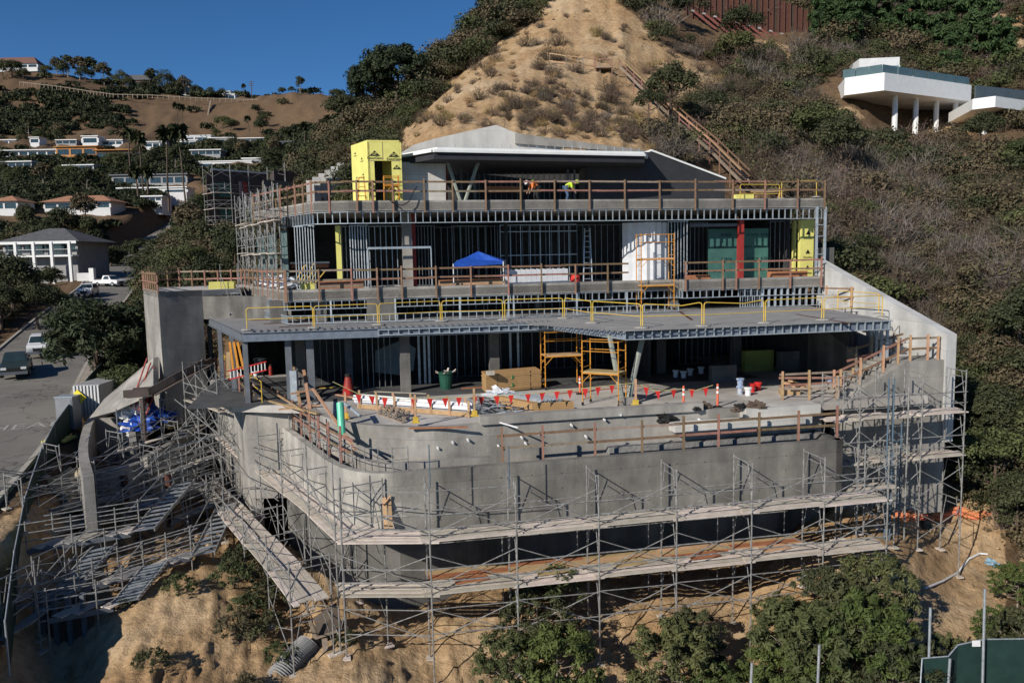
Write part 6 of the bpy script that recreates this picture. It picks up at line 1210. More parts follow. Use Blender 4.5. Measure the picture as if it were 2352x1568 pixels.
# soldier pile wall with raking struts
PW = thing('pile_wall', 'dark brown soldier pile retaining wall with raking red struts high on the hill', 'retaining wall', A(1700, 90, 128))
n_ = 22
for k in range(n_):
    t = k/n_; t1_ = (k+1)/n_; p = A(1575+t*290, 62+t*56, 123+t*3); q_ = A(1575+t1_*290, 62+t1_*56, 123+t1_*3)
    hgt = 9-3.4*t
    mb = MB(); mb.slab([p-EZ*1.5, q_-EZ*1.5, Vector((q_.x, q_.y, q_.z+hgt)), Vector((p.x, p.y, p.z+hgt))], EV*.25); obj('lagging_panel', mb, RUST if k % 3 else mat('dark_lagging', (.085, .055, .042), (.06, .04, .03), 1, .9), PW)
    barp('pile', p-EV*.12-EZ*1.5, p-EV*.12+EZ*(hgt+.2), .22, .25, RUST, PW)
for k in range(10):
    t = .04+k*.085; p = A(1580+t*300, 22+t*78, 122.6+t*3); barp('strut', p, p+EU*2.6-EV*2.6-EZ*3.3, .3, .3, mat('dark_red_steel', (.15, .04, .03), None, 3, .7), PW)
    w = p+EU*.02+EV*.05; barp('strut_cap', p-EU*.3, p+EU*.15-EV*.15-EZ*.12, .3, .22, STUG, PW)
# green screened fence on the top right
TF = thing('screen_fence', 'green screened site fence along the top right hilltop', 'fence', A(2200, 25, 146))
for k in range(12):
    p = A(2010+k*32, 22+k*.6, 147-k*.5); q_ = A(2042+k*32, 22.6+k*.6, 146.5-k*.5); g = gz(p.x, p.y)
    obj('screen_panel', MB().slab([p-EZ*.3, q_-EZ*.3, q_+EZ*1.7, p+EZ*1.7], EV*.04), GREENG, TF); tubp('post', p-EZ*1.6, p+EZ*1.9, .05, GALV, TF)
for x0, x1 in ((2030, 2118),): obj('timber_lagging', MB().slab([A(x0, 45, 142), A(x1, 55, 141), A(x1, 20, 141), A(x0, 18, 142)], EV*.3), mat('rust_orange_lagging', (.26, .10, .05), (.18, .07, .04), 1, .9), TF)
# hill stair and fence
HS = thing('hill_stair', 'long timber stair with handrails climbing the hill behind the house', 'stair', A(1700, 415, 64))
def onhill(px, py, d): w = A(px, py, d); g = gz(w.x, w.y); return Vector((w.x, w.y, max(g, w.z-1.2)+.25)) if abs(g-w.z) < 4 else w
sp_ = [A(1422, 152, 90), A(1512, 240, 81), A(1560, 285, 77), A(1630, 345, 71), A(1702, 418, 64)]
sdv = Vector((.85, .5, 0))
for a, b in zip(sp_, sp_[1:]):
    for s_ in (0, 1.0): barp('stringer', a+sdv*s_, b+sdv*s_, .07, .26, WOODG, HS); barp('hand_rail', a+sdv*s_+EZ*.95, b+sdv*s_+EZ*.95, .06, .12, WOODL if s_ == 0 else WOOD, HS); barp('mid_rail', a+sdv*s_+EZ*.5, b+sdv*s_+EZ*.5, .05, .08, WOOD, HS)
    n_ = int((b-a).length/.42)
    for k in range(n_): c = a.lerp(b, (k+.5)/n_); barp('tread', c, c+sdv, .26, .05, WOODG, HS)
    for k in range(max(2, n_//5)): c = a.lerp(b, k/max(2, n_//5)); barp('post', c-EZ*1.4, c+EZ*1.0, .09, .09, WOOD, HS); barp('post', c+sdv-EZ*.8, c+sdv+EZ*1.0, .09, .09, WOOD, HS)
ld = A(1385, 158, 90.5); obj('landing', MB().box(ld, (1.9, 1.6, .15)), WOODG, HS)
for dx in (-.9, .9):
    for dy in (-.7, .7): barp('post', ld+Vector((dx, dy, -.8)), ld+Vector((dx, dy, 1.25)), .09, .09, WOOD, HS)
barp('hand_rail', ld+Vector((-.9, -.7, 1.2)), ld+Vector((.9, -.7, 1.2)), .05, .1, WOOD, HS); barp('hand_rail', ld+Vector((-.9, .7, 1.2)), ld+Vector((.9, .7, 1.2)), .05, .1, WOOD, HS)
PF = thing('path_fence', 'light timber rail fence along the path on the sandy spur', 'fence', A(1320, 150, 88)); fp = [A(1262, 142, 90), A(1300, 148, 89), A(1340, 152, 89), A(1378, 157, 90)]
for a, b in zip(fp, fp[1:]): barp('rail', a+EZ*.9, b+EZ*.9, .05, .1, WOODL, PF); barp('rail', a+EZ*.1, b+EZ*.1, .05, .1, WOODL, PF)
for p in fp: barp('post', p-EZ*.6, p+EZ*1.0, .08, .08, WOODG, PF)
# ridge fence, pole
RF = thing('ridge_fence', 'dark fence line across the top of the far brown slope', 'fence', A(300, 220, 600))
rf_ = [A(px, py, 600) for px, py in ((45, 192), (120, 200), (200, 212), (260, 220), (350, 222), (450, 228), (560, 232), (640, 232))]
for a, b in zip(rf_, rf_[1:]):
    barp('rail', a+EZ*1.0, b+EZ*1.0, .3, .5, WOODG, RF)
    for k in range(8): c = a.lerp(b, k/8); barp('post', c-EZ*1.5, c+EZ*1.6, .35, .35, WOODG, RF)
barp('steep_rail', A(484, 232, 600), A(476, 272, 560), 1.0, .8, WOODG, RF)
UP = thing('utility_pole', 'tall utility pole with crossarms on the ridge skyline', 'utility pole', A(579, 228, 665)); p = A(579, 230, 665); tubp('pole', p, p+EZ*15, .3, BARK, UP)
for k in range(3): barp('crossarm', p+EZ*(14.5-k*1.5)-EU*2.0, p+EZ*(14.5-k*1.5)+EU*2.0, .3, .3, BARK, UP)
# ---------------------------------------------------------------- vehicles
def vehicle(label, kind, px, py, d, head, paint, cat, bedc=None, z=None):
    p = A(px, py, d); D = (p.x-RA[:, 0])**2+(p.y-RA[:, 1])**2; p.z = RA[D.argmin(), 2]+.01
    V = thing('parked_'+('pickup_truck' if kind == 'pickup' else 'car'), label, cat, p); f = Vector((math.cos(head), math.sin(head), 0)); s = Vector((-f.y, f.x, 0))
    L_, Wd = (5.4, 1.9) if kind == 'pickup' else (4.8, 1.9); X = lambda a, b, c: p+f*a+s*b+EZ*c
    if kind == 'pickup': prof = [(2.65, .45), (2.68, .85), (2.5, 1.0), (1.35, 1.08), (-2.65, 1.06), (-2.7, .5)]; cab = [(1.3, 1.07), (.65, 1.72), (-.55, 1.76), (-.75, 1.05)]
    elif kind == 'suv': prof = [(2.35, .4), (2.4, .85), (2.2, 1.05), (1.2, 1.12), (-2.35, 1.1), (-2.4, .45)]; cab = [(1.15, 1.1), (.5, 1.74), (-2.0, 1.76), (-2.35, 1.08)]
    else: prof = [(2.3, .35), (2.35, .7), (2.1, .85), (1.0, .92), (-2.2, .95), (-2.3, .4)]; cab = [(.95, .92), (.2, 1.42), (-1.1, 1.42), (-1.9, .94)]
    def hull(pr, w0, w1):
        mb = MB(); n_ = len(pr); v = []
        for sg in (-1, 1): v += [X(a, sg*(w0+(w1-w0)*(c-pr[0][1])/max(.01, (max(q[1] for q in pr)-pr[0][1]))), c) for a, c in pr]
        return mb.add(v, [(i, (i+1) % n_, n_+(i+1) % n_, n_+i) for i in range(n_)]+[tuple(range(n_))[::-1], tuple(range(n_, 2*n_))])
    obj('body', hull(prof, Wd/2, Wd/2-.04), paint, V); obj('cabin', hull(cab, Wd/2-.08, Wd/2-.26), paint, V)
    (a0, c0), (a1, c1), (a2, c2), (a3, c3) = cab; e = .012; wi = lambda c: (Wd/2-.08)+(-.18)*(c-c0)/(c1-c0)
    def qd(pts): return MB().slab(pts, (pts[1]-pts[0]).cross(pts[2]-pts[0]).normalized()*.02)
    m0 = lambda t: (a0+(a1-a0)*t, c0+(c1-c0)*t)
    pA, pB = m0(.12), m0(.9); up_ = (EZ*.5+f*.5).normalized()*.015
    obj('windscreen', MB().slab([X(pA[0], -wi(pA[1])+.06, pA[1])+up_, X(pA[0], wi(pA[1])-.06, pA[1])+up_, X(pB[0], wi(pB[1])-.06, pB[1])+up_, X(pB[0], -wi(pB[1])+.06, pB[1])+up_], f*.01), GLASS, V)
    for sg in (-1, 1):
        z0, z1 = c0+.08, c1-.1; n_ = 1 if kind == 'pickup' else 2 if kind == 'sedan' else 3; xa = a0-.35; xb = a3+.25
        for k in range(n_):
            u0 = xa+(xb-xa)*(k+.05)/n_; u1 = xa+(xb-xa)*(k+.95)/n_; t_ = .28
            obj('side_window', MB().slab([X(u0, sg*(wi(z0)+.008), z0), X(u1, sg*(wi(z0)+.008), z0), X(u1+(.25 if k == n_-1 else 0), sg*(wi(z1)+.008), z1), X(u0-(.3 if k == 0 else 0), sg*(wi(z1)+.008), z1)], s*sg*.01), GLASS, V)
        for a in (L_*.31, -L_*.3):
            wz = X(a, sg*(Wd/2-.08), .36); t = obj('wheel', MB().tube(wz-s*.1, wz+s*.12, .36, 14), RUBBER, V); obj('rim', MB().tube(wz+s*sg*.1, wz+s*sg*.14, .2, 10), GALV, t)
        obj('headlight', MB().box(X(prof[1][0]-.02, sg*(Wd/2-.3), .78), (.1, .36, .18), f, s), FOAM, V); obj('tail_light', MB().box(X(prof[-1][0]+.02, sg*(Wd/2-.15), .8), (.1, .2, .3), f, s), REDB, V)
    obj('grille', MB().box(X(prof[1][0]-.0, 0, .66), (.06, .9, .26), f, s), INK, V); obj('bumper', MB().box(X(prof[0][0]+.02, 0, .42), (.16, Wd-.1, .22), f, s), STEEL, V)
    if kind == 'pickup': obj('cargo_bed', MB().box(X(-1.72, 0, 1.075), (1.7, Wd-.3, .03), f, s), bedc or INK, V)
    return V
DKG = mat('dark_green_car_paint', (.03, .045, .045), (.025, .035, .035), 1, .3, spec=.6); WHC = mat('white_car_paint', (.72, .72, .72), (.66, .66, .66), 1, .35, spec=.5); BLC = mat('blue_grey_car_paint', (.06, .09, .16), (.05, .07, .12), 1, .3)
vehicle('white sport utility car parked on the left kerb', 'suv', 96, 832, 69, rad(-62), WHC, 'car'); vehicle('dark green pickup truck with a brown load parked ahead of the white car', 'pickup', 40, 868, 61.5, rad(-62), DKG, 'pickup truck', mat('brown_bed_load', (.22, .13, .08), None, 4, .9))
vehicle('dark car parked half hidden behind the pine', 'sedan', 143, 772, 81, rad(-60), DKG, 'car')
vehicle('white car parked at the bend below the pickup', 'suv', 204, 688, 112, rad(-75), WHC, 'car'); vehicle('white extended cab pickup truck driving on the street', 'pickup', 252, 655, 128, rad(-22), WHC, 'pickup truck')
vehicle('white car parked on the upper street', 'sedan', 312, 588, 188, rad(-70), WHC, 'car'); vehicle('blue car parked far up the street', 'suv', 432, 514, 238, rad(-60), BLC, 'car')
# road lettering
ti = int(np.argmin((RA[:, 1]-45.5)**2)); rp = RP[ti]; td = (RP[ti+2]-RP[ti-2]).normalized(); sr = Vector((td.y, -td.x, 0)).normalized()
lt = text('lettering', 'AHEAD', rp+sr*1.6+EZ*.012, sr, Vector((td.x, td.y, td.z))*1, 1.7, PAINT, None, off=0, th=.002); tag(lt, 'worn white AHEAD lettering painted on the street', 'road marking')
tl = [RP[k]+EZ*.012 for k in range(0, 60)]; mb = MB()
for k in range(2, 60, 2): mb.bar(RP[k]+EZ*.01+sr*-.6, RP[min(k+1, 59)]+EZ*.01+sr*-.6, .1, .004)
# ---------------------------------------------------------------- street side things
def rz(px, d): w = A(px, 1000, d); D = (w.x-RA[:, 0])**2+(w.y-RA[:, 1])**2; return RA[D.argmin(), 2]
def cone(px, d, lb, i=0):
    p = fl(px, d)+EZ*(rz(px, d)+.12); C_ = thing('traffic_cone', lb, 'traffic cone', p, 'orange traffic cones'); obj('base', MB().box(p+EZ*.02, (.36, .36, .04)), mat('cone_orange', (.75, .16, .05), (.65, .13, .04), 5, .6), C_); obj('cone', MB().tube(p+EZ*.03, p+EZ*.72, .14, 12, .03), MATS['cone_orange'], C_); obj('reflective_collar', MB().tube(p+EZ*.38, p+EZ*.5, .095, 12, .075), FOAM, C_)
cone(103, 44.6, 'orange traffic cone left of a pair by the grey utility cabinet'); cone(112, 45.4, 'orange traffic cone right of a pair by the grey utility cabinet'); cone(74, 131, 'small orange cone in front of the white garden wall')
p = fl(130, 46)+EZ*(rz(130, 46)); CB_ = thing('utility_cabinet', 'grey steel utility cabinet standing beside the street', 'cabinet', p); obj('body', MB().box(p+EZ*1.0, (1.0, .9, 1.9)), mat('grey_cabinet', (.26, .27, .29), (.21, .22, .235), 2, .5, metal=.2), CB_); obj('door', MB().box(p+Vector((-.02, -.465, 1.0)), (.9, .03, 1.7)), MATS['grey_cabinet'], CB_); obj('lid', MB().box(p+EZ*1.98, (1.08, .98, .06)), GALV, CB_)
p = fl(150, 48.5)+EZ*(rz(150, 48)); TRL = thing('site_container', 'white ribbed site container under the pine beside the street', 'container', p); obj('shell', MB().box(p+Vector((.8, 1.6, 1.1)), (1.6, 3.6, 2.1)), STUG, TRL)
for k in range(8): barp('rib', p+Vector((.05+k*.21, -.24, .1)), p+Vector((.05+k*.21, -.24, 2.1)), .1, .08, STUC, TRL)
p = fl(155, 46.5)+EZ*(rz(155, 46)); SG = thing('warning_sign', 'yellow diamond warning sign on a post by the street', 'road sign', p); tubp('post', p, p+EZ*2.1, .04, GALV, SG); mb = MB(); c = p+EZ*1.85-Vector((0, .06, 0)); mb.slab([c+EZ*.5, c+Vector((.5, 0, 0)), c-EZ*.5, c-Vector((.5, 0, 0))], Vector((0, .03, 0))); obj('sign_plate', mb, mat('yellow_sign', (.75, .62, .03), (.68, .55, .03), 2, .5), SG); obj('sign_disc', MB().tube(c-Vector((0, .03, 0)), c-Vector((0, .005, 0)), .17, 14), mat('pale_pink', (.6, .45, .4), None, 2, .6), SG)
# screened site fence along the street
FS = thing('screen_fence', 'dark green screened chain link fence between the street and the site', 'fence', A(100, 1100, 38)); fpts = [A(18, 1500, 25.5), A(38, 1330, 30), A(62, 1200, 33.5), A(98, 1085, 38), A(128, 1020, 42), (A(165, 965, 46)), A(205, 905, 51), A(235, 870, 55)]
for a, b in zip(fpts, fpts[1:]):
    obj('screen_panel', MB().slab([a-EZ*.6, b-EZ*.6, b+EZ*1.1, a+EZ*1.1], Vector((.03, .0, 0))), GREENG, FS); tubp('post', a-EZ*.8, a+EZ*1.2, .035, GALV, FS); tubp('top_rail', a+EZ*1.12, b+EZ*1.12, .025, GALV, FS)
# curved planter walls and the lower retaining walls
def cw(name, label, pts, z0, z1, th, m, cat='retaining wall'):
    pts = smooth_path(pts, 6); a = pts; b = offs(pts, th); mb = MB(); v = []
    for p, q_ in zip(a, b): v += [Vector((p.x, p.y, z0)), Vector((p.x, p.y, z1)), Vector((q_.x, q_.y, z1)), Vector((q_.x, q_.y, z0))]
    n_ = len(pts); f = [(i*4+j, i*4+(j+1) % 4, (i+1)*4+(j+1) % 4, (i+1)*4+j) for i in range(n_-1) for j in range(4)]+[(0, 3, 2, 1), ((n_-1)*4, (n_-1)*4+1, (n_-1)*4+2, (n_-1)*4+3)]
    o = obj(name, mb.add(v, f), m); return tag(o, label, cat)
T_ = lambda px, py, z: Vector((*Zp(px, py, z).xy, 0))
cw('planter_wall', 'tall curved concrete planter wall beside the street fence', [T_(190, 1095, -9), T_(180, 1045, -9), T_(184, 1005, -9), T_(198, 965, -9), T_(222, 938, -9), T_(252, 915, -9)], -14, -9, -.42, CONC)
cw('planter_wall', 'inner curved concrete planter wall behind the tall outer one', [T_(297, 1015, -9.5), T_(296, 985, -9.5), T_(306, 955, -9.5), T_(322, 940, -9.5)], -13, -9.5, -.35, CONC)
cw('cross_wall', 'short concrete cross wall between the curved planter walls', [T_(205, 962, -9.05), T_(260, 960, -9.05), T_(315, 958, -9.05)], -13, -9.05, .3, CONC)
cw('front_retaining_wall', 'grey concrete wall closing the planters behind the far left scaffold', [T_(192, 1092, -10), T_(250, 1085, -10), T_(330, 1060, -10)], -14.5, -10, .35, CONC)
cw('front_retaining_wall', 'sunlit concrete wall right of the planters behind the scaffold tubes', [T_(338, 1050, -9.9), T_(390, 1020, -9.9), T_(450, 985, -9.9)], -14, -9.9, .35, CONC)
PIT = mat('timber_lagging', (.09, .065, .045), (.055, .04, .03), 2, .9)
LG = thing('shoring_wall', 'dark timber shoring wall with steel piles at the bottom left', 'retaining wall', A(80, 1500, 28))
for k in range(14):
    t = k/14; p = A(100-t*10, 1420, 29.5).lerp(A(215, 1440, 29.5), t); q_ = A(100, 1420, 29.5).lerp(A(215, 1440, 29.5), (k+1)/14); p.z = q_.z = -13.6; barp('lagging_board', p-EZ*2.2, p+EZ*(.1+.3*random.random()), .27, .1, PIT, LG, EV)
    if k % 4 == 0: barp('pile', p-EZ*2.6-EV*.12, p+EZ*1.0-EV*.12, .16, .16, STEEL, LG)
for px in (290, 390): p = A(px, 1150, 38); tubp('pile', Vector((p.x, p.y, -15.5)), Vector((p.x, p.y, -10.3)), .16, RUST, LG)
# skid steer and boulder behind the fence
p = T_(138, 1085, -11.6)+EZ*-12.0; SK = thing('skid_steer', 'small white and yellow skid steer loader parked behind the green fence', 'loader', p); obj('body', MB().box(p+EZ*.85, (1.3, 2.2, .9)), WHITE, SK); obj('cab', MB().box(p+Vector((0, .2, 1.75)), (1.1, 1.1, .95)), GLASS, SK); obj('cab_roof', MB().box(p+Vector((0, .2, 2.27)), (1.25, 1.4, .12)), YSH, SK)
for dx in (-.72, .72):
    barp('lift_arm', p+Vector((dx, 1.0, 1.6)), p+Vector((dx, -1.5, .5)), .14, .2, FOAM, SK)
    for dy in (-.7, .7): t = obj('wheel', MB().tube(p+Vector((dx-.12, dy, .42)), p+Vector((dx+.12, dy, .42)), .42, 12), RUBBER, SK)
obj('bucket', MB().box(p+Vector((0, -1.7, .35)), (1.7, .6, .6)), STEEL, SK)
def lump(name, label, c, R, m, seed, cat, n=14, rough_=.35, group=None, parent=None, flat=False):
    r = np.random.default_rng(seed); mb = MB(); v = []; k_ = r.uniform(0, 6.28, 8)
    for i in range(n):
        for j in range(n):
            th_ = math.pi*i/(n-1); ph_ = 2*math.pi*j/n; d = Vector((math.sin(th_)*math.cos(ph_), math.sin(th_)*math.sin(ph_), math.cos(th_))); s_ = 1+rough_*(math.sin(d.x*5+k_[0])*math.sin(d.y*6+k_[1])+.5*math.sin(d.z*9+k_[2]+d.x*7)+.3*math.sin(d.y*17+k_[3]+d.x*13)); v.append(Vector(c)+Vector((d.x*R[0]*s_, d.y*R[1]*s_, max(d.z, -.35)*R[2]*s_)))
    mb.add(v, [(i*n+j, i*n+(j+1) % n, (i+1)*n+(j+1) % n, (i+1)*n+j) for i in range(n-1) for j in range(n)]); o = obj(name, mb, m, parent); 
    return tag(o, label, cat, group) if parent is None else o
lump('boulder', 'pale rounded spoil heap behind the far left scaffold rails', A(182, 1120, 38)-EZ*.3, (1.5, 1.3, 1.0), mat('pale_spoil', (.42, .36, .25), (.30, .25, .17), 2, .9, bump=.6), 3, 'spoil heap')
lump('blue_tarp', 'crumpled bright blue tarp over materials below the sloping wing wall', A(352, 958, 46), (1.1, .8, .5), BLUE, 4, 'tarp', 22, .45); lump('blue_tarp', 'dark folded end of the blue tarp beside the white bags', A(322, 978, 45), (.8, .5, .45), BLUE, 5, 'tarp', 18, .5)
for i, (px, py) in enumerate(((300, 982), (322, 940), (290, 950), (312, 1002))): lump('white_bag', 'white bulk bag '+['in front of the blue tarp', 'behind the blue tarp', 'left of the blue tarp', 'lowest near the blue tarp'][i], A(px, py, 45+i*.3), (.5, .45, .5), FOAM, 20+i, 'bag', 12, .3, 'white bags by the blue tarp')
# steel channel, its post and the red bars
SCN = thing('steel_channel', 'rust brown steel channel beam running down to a post beside the wing wall', 'steel beam', A(325, 1080, 40)); cp = [A(283, 905, 43), A(342, 900, 43.5), A(400, 868, 44.5), A(470, 832, 46)]
STB2 = mat('brown_steel', (.13, .10, .09), (.09, .07, .06), 2, .6)
for a, b in zip(cp, cp[1:]):
    n_ = Vector((.1, .5, 0)); barp('web', a+n_*.6-EZ*.2, b+n_*.6-EZ*.2, .9, .05, STB2, SCN); barp('flange', a, b, .08, .42, STB2, SCN); barp('flange', a+n_*1.6, b+n_*1.6, .08, .42, STB2, SCN)
    for k in range(5): c = a.lerp(b, (k+.5)/5); barp('stiffener', c, c+n_*1.6, .05, .3, STB2, SCN)
a = A(326, 915, 43.2); tubp('post', Vector((a.x, a.y, -14)), a, .16, STB2, SCN)
RB_ = thing('rebar_bundle', 'red oxide steel bars leaning against the sloping wing wall', 'rebar', A(310, 950, 45))
for k in range(5): barp('bar', A(300+k*9, 935+k*4, 44.5), A(338+k*8, 822+k*10, 46.2), .06, .06, REDP, RB_)
# ---------------------------------------------------------------- people on the roof
def person(label, root, yaw, shirt, trousers, hat, vest=None):
    root = Vector(root); Rm = Matrix.Rotation(yaw, 3, 'Z'); g = lambda x, y, z: root+Rm@Vector((x, y, z))
    J = {'pel': (0, 0, .88), 'sp': (.14, 0, 1.05), 'ch': (.36, 0, 1.16), 'nk': (.5, 0, 1.17), 'hd': (.62, 0, 1.16), 'hdt': (.7, 0, 1.15), 'lh': (0, .1, .86), 'lk': (.1, .13, .46), 'la': (-.02, .13, .08), 'lt': (.14, .14, .03), 'rh': (0, -.1, .86), 'rk': (.16, -.13, .46), 'ra': (.04, -.13, .08), 'rt': (.2, -.14, .03), 'ls': (.38, .19, 1.13), 'le': (.42, .24, .84), 'lw': (.56, .17, .62), 'lf': (.6, .16, .53), 'rs': (.38, -.19, 1.13), 're': (.44, -.24, .84), 'rw': (.6, -.15, .64), 'rf': (.64, -.14, .55)}
    Rr = {'pel': .15, 'sp': .14, 'ch': .16, 'nk': .065, 'hd': .1, 'hdt': .085, 'lh': .1, 'lk': .065, 'la': .045, 'lt': .04, 'rh': .1, 'rk': .065, 'ra': .045, 'rt': .04, 'ls': .065, 'le': .048, 'lw': .034, 'lf': .03, 'rs': .065, 're': .048, 'rw': .034, 'rf': .03}
    E = [('pel', 'sp'), ('sp', 'ch'), ('ch', 'nk'), ('nk', 'hd'), ('hd', 'hdt'), ('pel', 'lh'), ('lh', 'lk'), ('lk', 'la'), ('la', 'lt'), ('pel', 'rh'), ('rh', 'rk'), ('rk', 'ra'), ('ra', 'rt'), ('ch', 'ls'), ('ls', 'le'), ('le', 'lw'), ('lw', 'lf'), ('ch', 'rs'), ('rs', 're'), ('re', 'rw'), ('rw', 'rf')]
    def skin(name, keys, m, grow=0, parent=None):
        es = [e for e in E if e[0] in keys and e[1] in keys]; ks = [k for k in J if k in keys]; me = bpy.data.meshes.new(name); me.from_pydata([tuple(g(*J[k])) for k in ks], [(ks.index(a), ks.index(b)) for a, b in es], []); me.materials.append(m); o = put(name, me, parent); o.modifiers.new('skin', 'SKIN')
        for i, k in enumerate(ks): me.skin_vertices[0].data[i].radius = (Rr[k]+grow, Rr[k]+grow)
        me.skin_vertices[0].data[ks.index('pel') if 'pel' in ks else 0].use_root = True; o.modifiers.new('sub', 'SUBSURF').levels = 1; return o
    T = thing('person', label, 'person', root)
    body = skin('body', list(J), mat('skin', (.40, .24, .16), None, 5, .6), 0, T)
    skin('trousers', ['pel', 'lh', 'lk', 'la', 'rh', 'rk', 'ra'], trousers, .014, T); skin('shirt', ['pel', 'sp', 'ch', 'ls', 'le', 'rs', 're'], shirt, .018, T)
    for k in ('lt', 'rt'): obj('boot', MB().box(g(J[k][0]-.04, J[k][1], .05), (.27, .1, .1), Rm@Vector((1, 0, 0)), Rm@Vector((0, 1, 0))), INK, T)
    h = obj('hard_hat', MB().lathe((0, 0, 0), [(.155, -.02), (.15, .0), (.125, .02), (.115, .07), (.07, .115), (.01, .13)], 12), hat, T); hm = Matrix.Translation(g(.69, 0, 1.2))@Matrix.Rotation(yaw, 4, 'Z')@Matrix.Rotation(.9, 4, 'Y'); h.matrix_basis = hm; MW[h.name] = hm
    if vest: obj('vest_stripe', MB().box(g(.3, 0, 1.33), (.06, .3, .02), Rm@Vector((1, 0, -.1)), Rm@Vector((0, 1, 0))), vest, T)
HV = mat('high_visibility_orange', (.85, .22, .04), (.8, .18, .03), 5, .6); HY = mat('high_visibility_lime', (.55, .75, .05), (.5, .68, .04), 5, .6); JE = mat('blue_jeans', (.08, .13, .22), (.05, .085, .16), 8, .9)
p = Uv(1235, 10.6, 455)+EZ*3.13; person('person bending forward in an orange safety vest and white hard hat on the roof slab', p, rad(200), HV, INK, FOAM, HY)
p = Uv(1300, 10.6, 455)+EZ*3.13; person('person bending down in a lime green shirt and blue jeans on the roof slab', p, rad(-20), HY, JE, HY)
# ---------------------------------------------------------------- materials and tools on the ground floor deck
def G_(px, py, z=ZG): w = Zp(px, py, z); return w
def stack(name, label, a, b, dvec, z0, z1, n, m, cat, gap=.01, group=None, pm=None):
    """a pile of n sheets or boards between ground points a and b, running back along dvec"""
    S = thing(name, label, cat, (a+b)/2, group); h = (z1-z0)/n
    for k in range(n): mb = MB(); j = Vector((random.uniform(-.02, .02), random.uniform(-.02, .02), 0)); aa2 = Vector((a.x, a.y, z0+h*k))+j; bb2 = Vector((b.x, b.y, z0+h*k))+j; obj('board', mb.slab([aa2, bb2, bb2+dvec, aa2+dvec], EZ*(h-gap)), pm[k % len(pm)] if pm else m, S)
    return S
a, b = G_(1117, 905), G_(1243, 893); S = stack('lumber_stack', 'strapped stack of yellow brown plywood panels in front of the orange tower', a, b, EV*1.3, ZG+.06, ZG+1.0, 10, CARD, 'lumber stack')
for z in (ZG+.35, ZG+.75):
    c = a.lerp(b, .45); c.z = z; obj('logo', MB().tube(c-EV*.012, c-EV*.002, .13, 14), mat('green_ink', (.02, .16, .05), None, 5, .8), S); mb = MB(); c2 = c-EV*.016; mb.slab([c2+EZ*.09, c2+EU*.06-EZ*.06, c2-EU*.06-EZ*.06], -EV*.004); obj('logo', mb, CARD, S)
for t in (.2, .8): c = a.lerp(b, t); barp('strap', c-EV*.01+EZ*.05, c-EV*.01+EZ*1.02, .03, .01, INK, S, EU)
p = G_(1128, 862, ZG+1.0)+EV*.2; tag(obj('block', MB().box(p+EZ*.1, (.38, .3, .2), EU, EV), PLANK), 'small pale block on top of the panel stack', 'block')
a, b = G_(1222, 955), G_(1318, 950); S = stack('lumber_stack', 'low stack of brown panels carrying a bundle of steel studs', a, b, EV*2.4-EU*1.2, ZG+.03, ZG+.55, 6, CARD, 'lumber stack')
BD = thing('stud_bundle', 'bundle of galvanised steel studs lying on the low panel stack', 'steel studs', a+EZ*.6)
for k in range(12): c = a.lerp(b, .25+k*.045)+EZ*.58+EV*.1; barp('stud', c+EZ*(.04*(k % 2)), c+EV*2.3-EU*1.3+EZ*(.04*(k % 2)), .04, .09, GALV, BD)
a, b = G_(822, 938), G_(1082, 958); CR = thing('conduit_cradle', 'timber cradle full of white plastic pipes on the left of the deck', 'pipe cradle', (a+b)/2); dv = EV*.9
barp('bottom_rail', a+EZ*.12, b+EZ*.12, .06, .2, WOODL, CR); barp('bottom_rail', a+dv+EZ*.12, b+dv+EZ*.12, .06, .2, WOODL, CR)
for k in range(7): c = a.lerp(b, .02+k*.16); barp('upright', c-EV*.04, c-EV*.04+EZ*.72, .1, .07, WOODL, CR); barp('upright', c+dv, c+dv+EZ*.72, .1, .07, WOODL, CR); barp('crosspiece', c+EZ*.03, c+dv+EZ*.03, .09, .07, WOODL, CR)
for k in range(26): 
    o_ = dv*(.08+.84*((k*7 % 13)/13)); h_ = .22+.1*(k//7); tubp('pipe', a.lerp(b, random.uniform(-.04, .04))+o_+EZ*h_, a.lerp(b, random.uniform(.86, 1.04))+o_+EZ*(h_-random.uniform(0, .08)), random.choice((.035, .05, .06)), FOAM if k % 4 else GALV, CR)
RP_ = thing('scrap_heap', 'heap of dark steel offcuts and plastic wrap between the pipe cradle and the panels', 'scrap heap', G_(1150, 940))
for k in range(85):
    p = G_(random.uniform(1085, 1215), random.uniform(925, 965))+EZ*random.uniform(.03, .4); an = random.uniform(-1.2, .6); l = random.uniform(.3, 1.5); d = (EU*math.cos(an)+EV*math.sin(an)+EZ*random.uniform(-.25, .25))*l/2; barp('offcut', p-d, p+d, random.uniform(.03, .12), .03, random.choice((STEEL, GALV, INK, DIM, GALV)), RP_)
lump('plastic_wrap', 'crumpled clear and silver plastic wrap over the scrap heap', G_(1150, 925)+EZ*.35, (.75, .45, .3), WRAP, 41, 'plastic sheet', 18, .5)
PL = thing('pallet', 'old grey timber pallet tipped against the deck edge', 'pallet', G_(905, 960)); a, b = G_(868, 952), G_(925, 972)
for k in range(6): t = k/5; barp('slat', a.lerp(b, t)+EZ*.06, a.lerp(b, t)+EV*1.0+EU*.35+EZ*.32, .13, .03, WOODG, PL)
for k in range(3): c0 = a+(EV*1.0+EU*.35)*(k*.45)+EZ*(.02+.1*k); barp('bearer', c0, c0+(b-a), .09, .08, WOODG, PL)
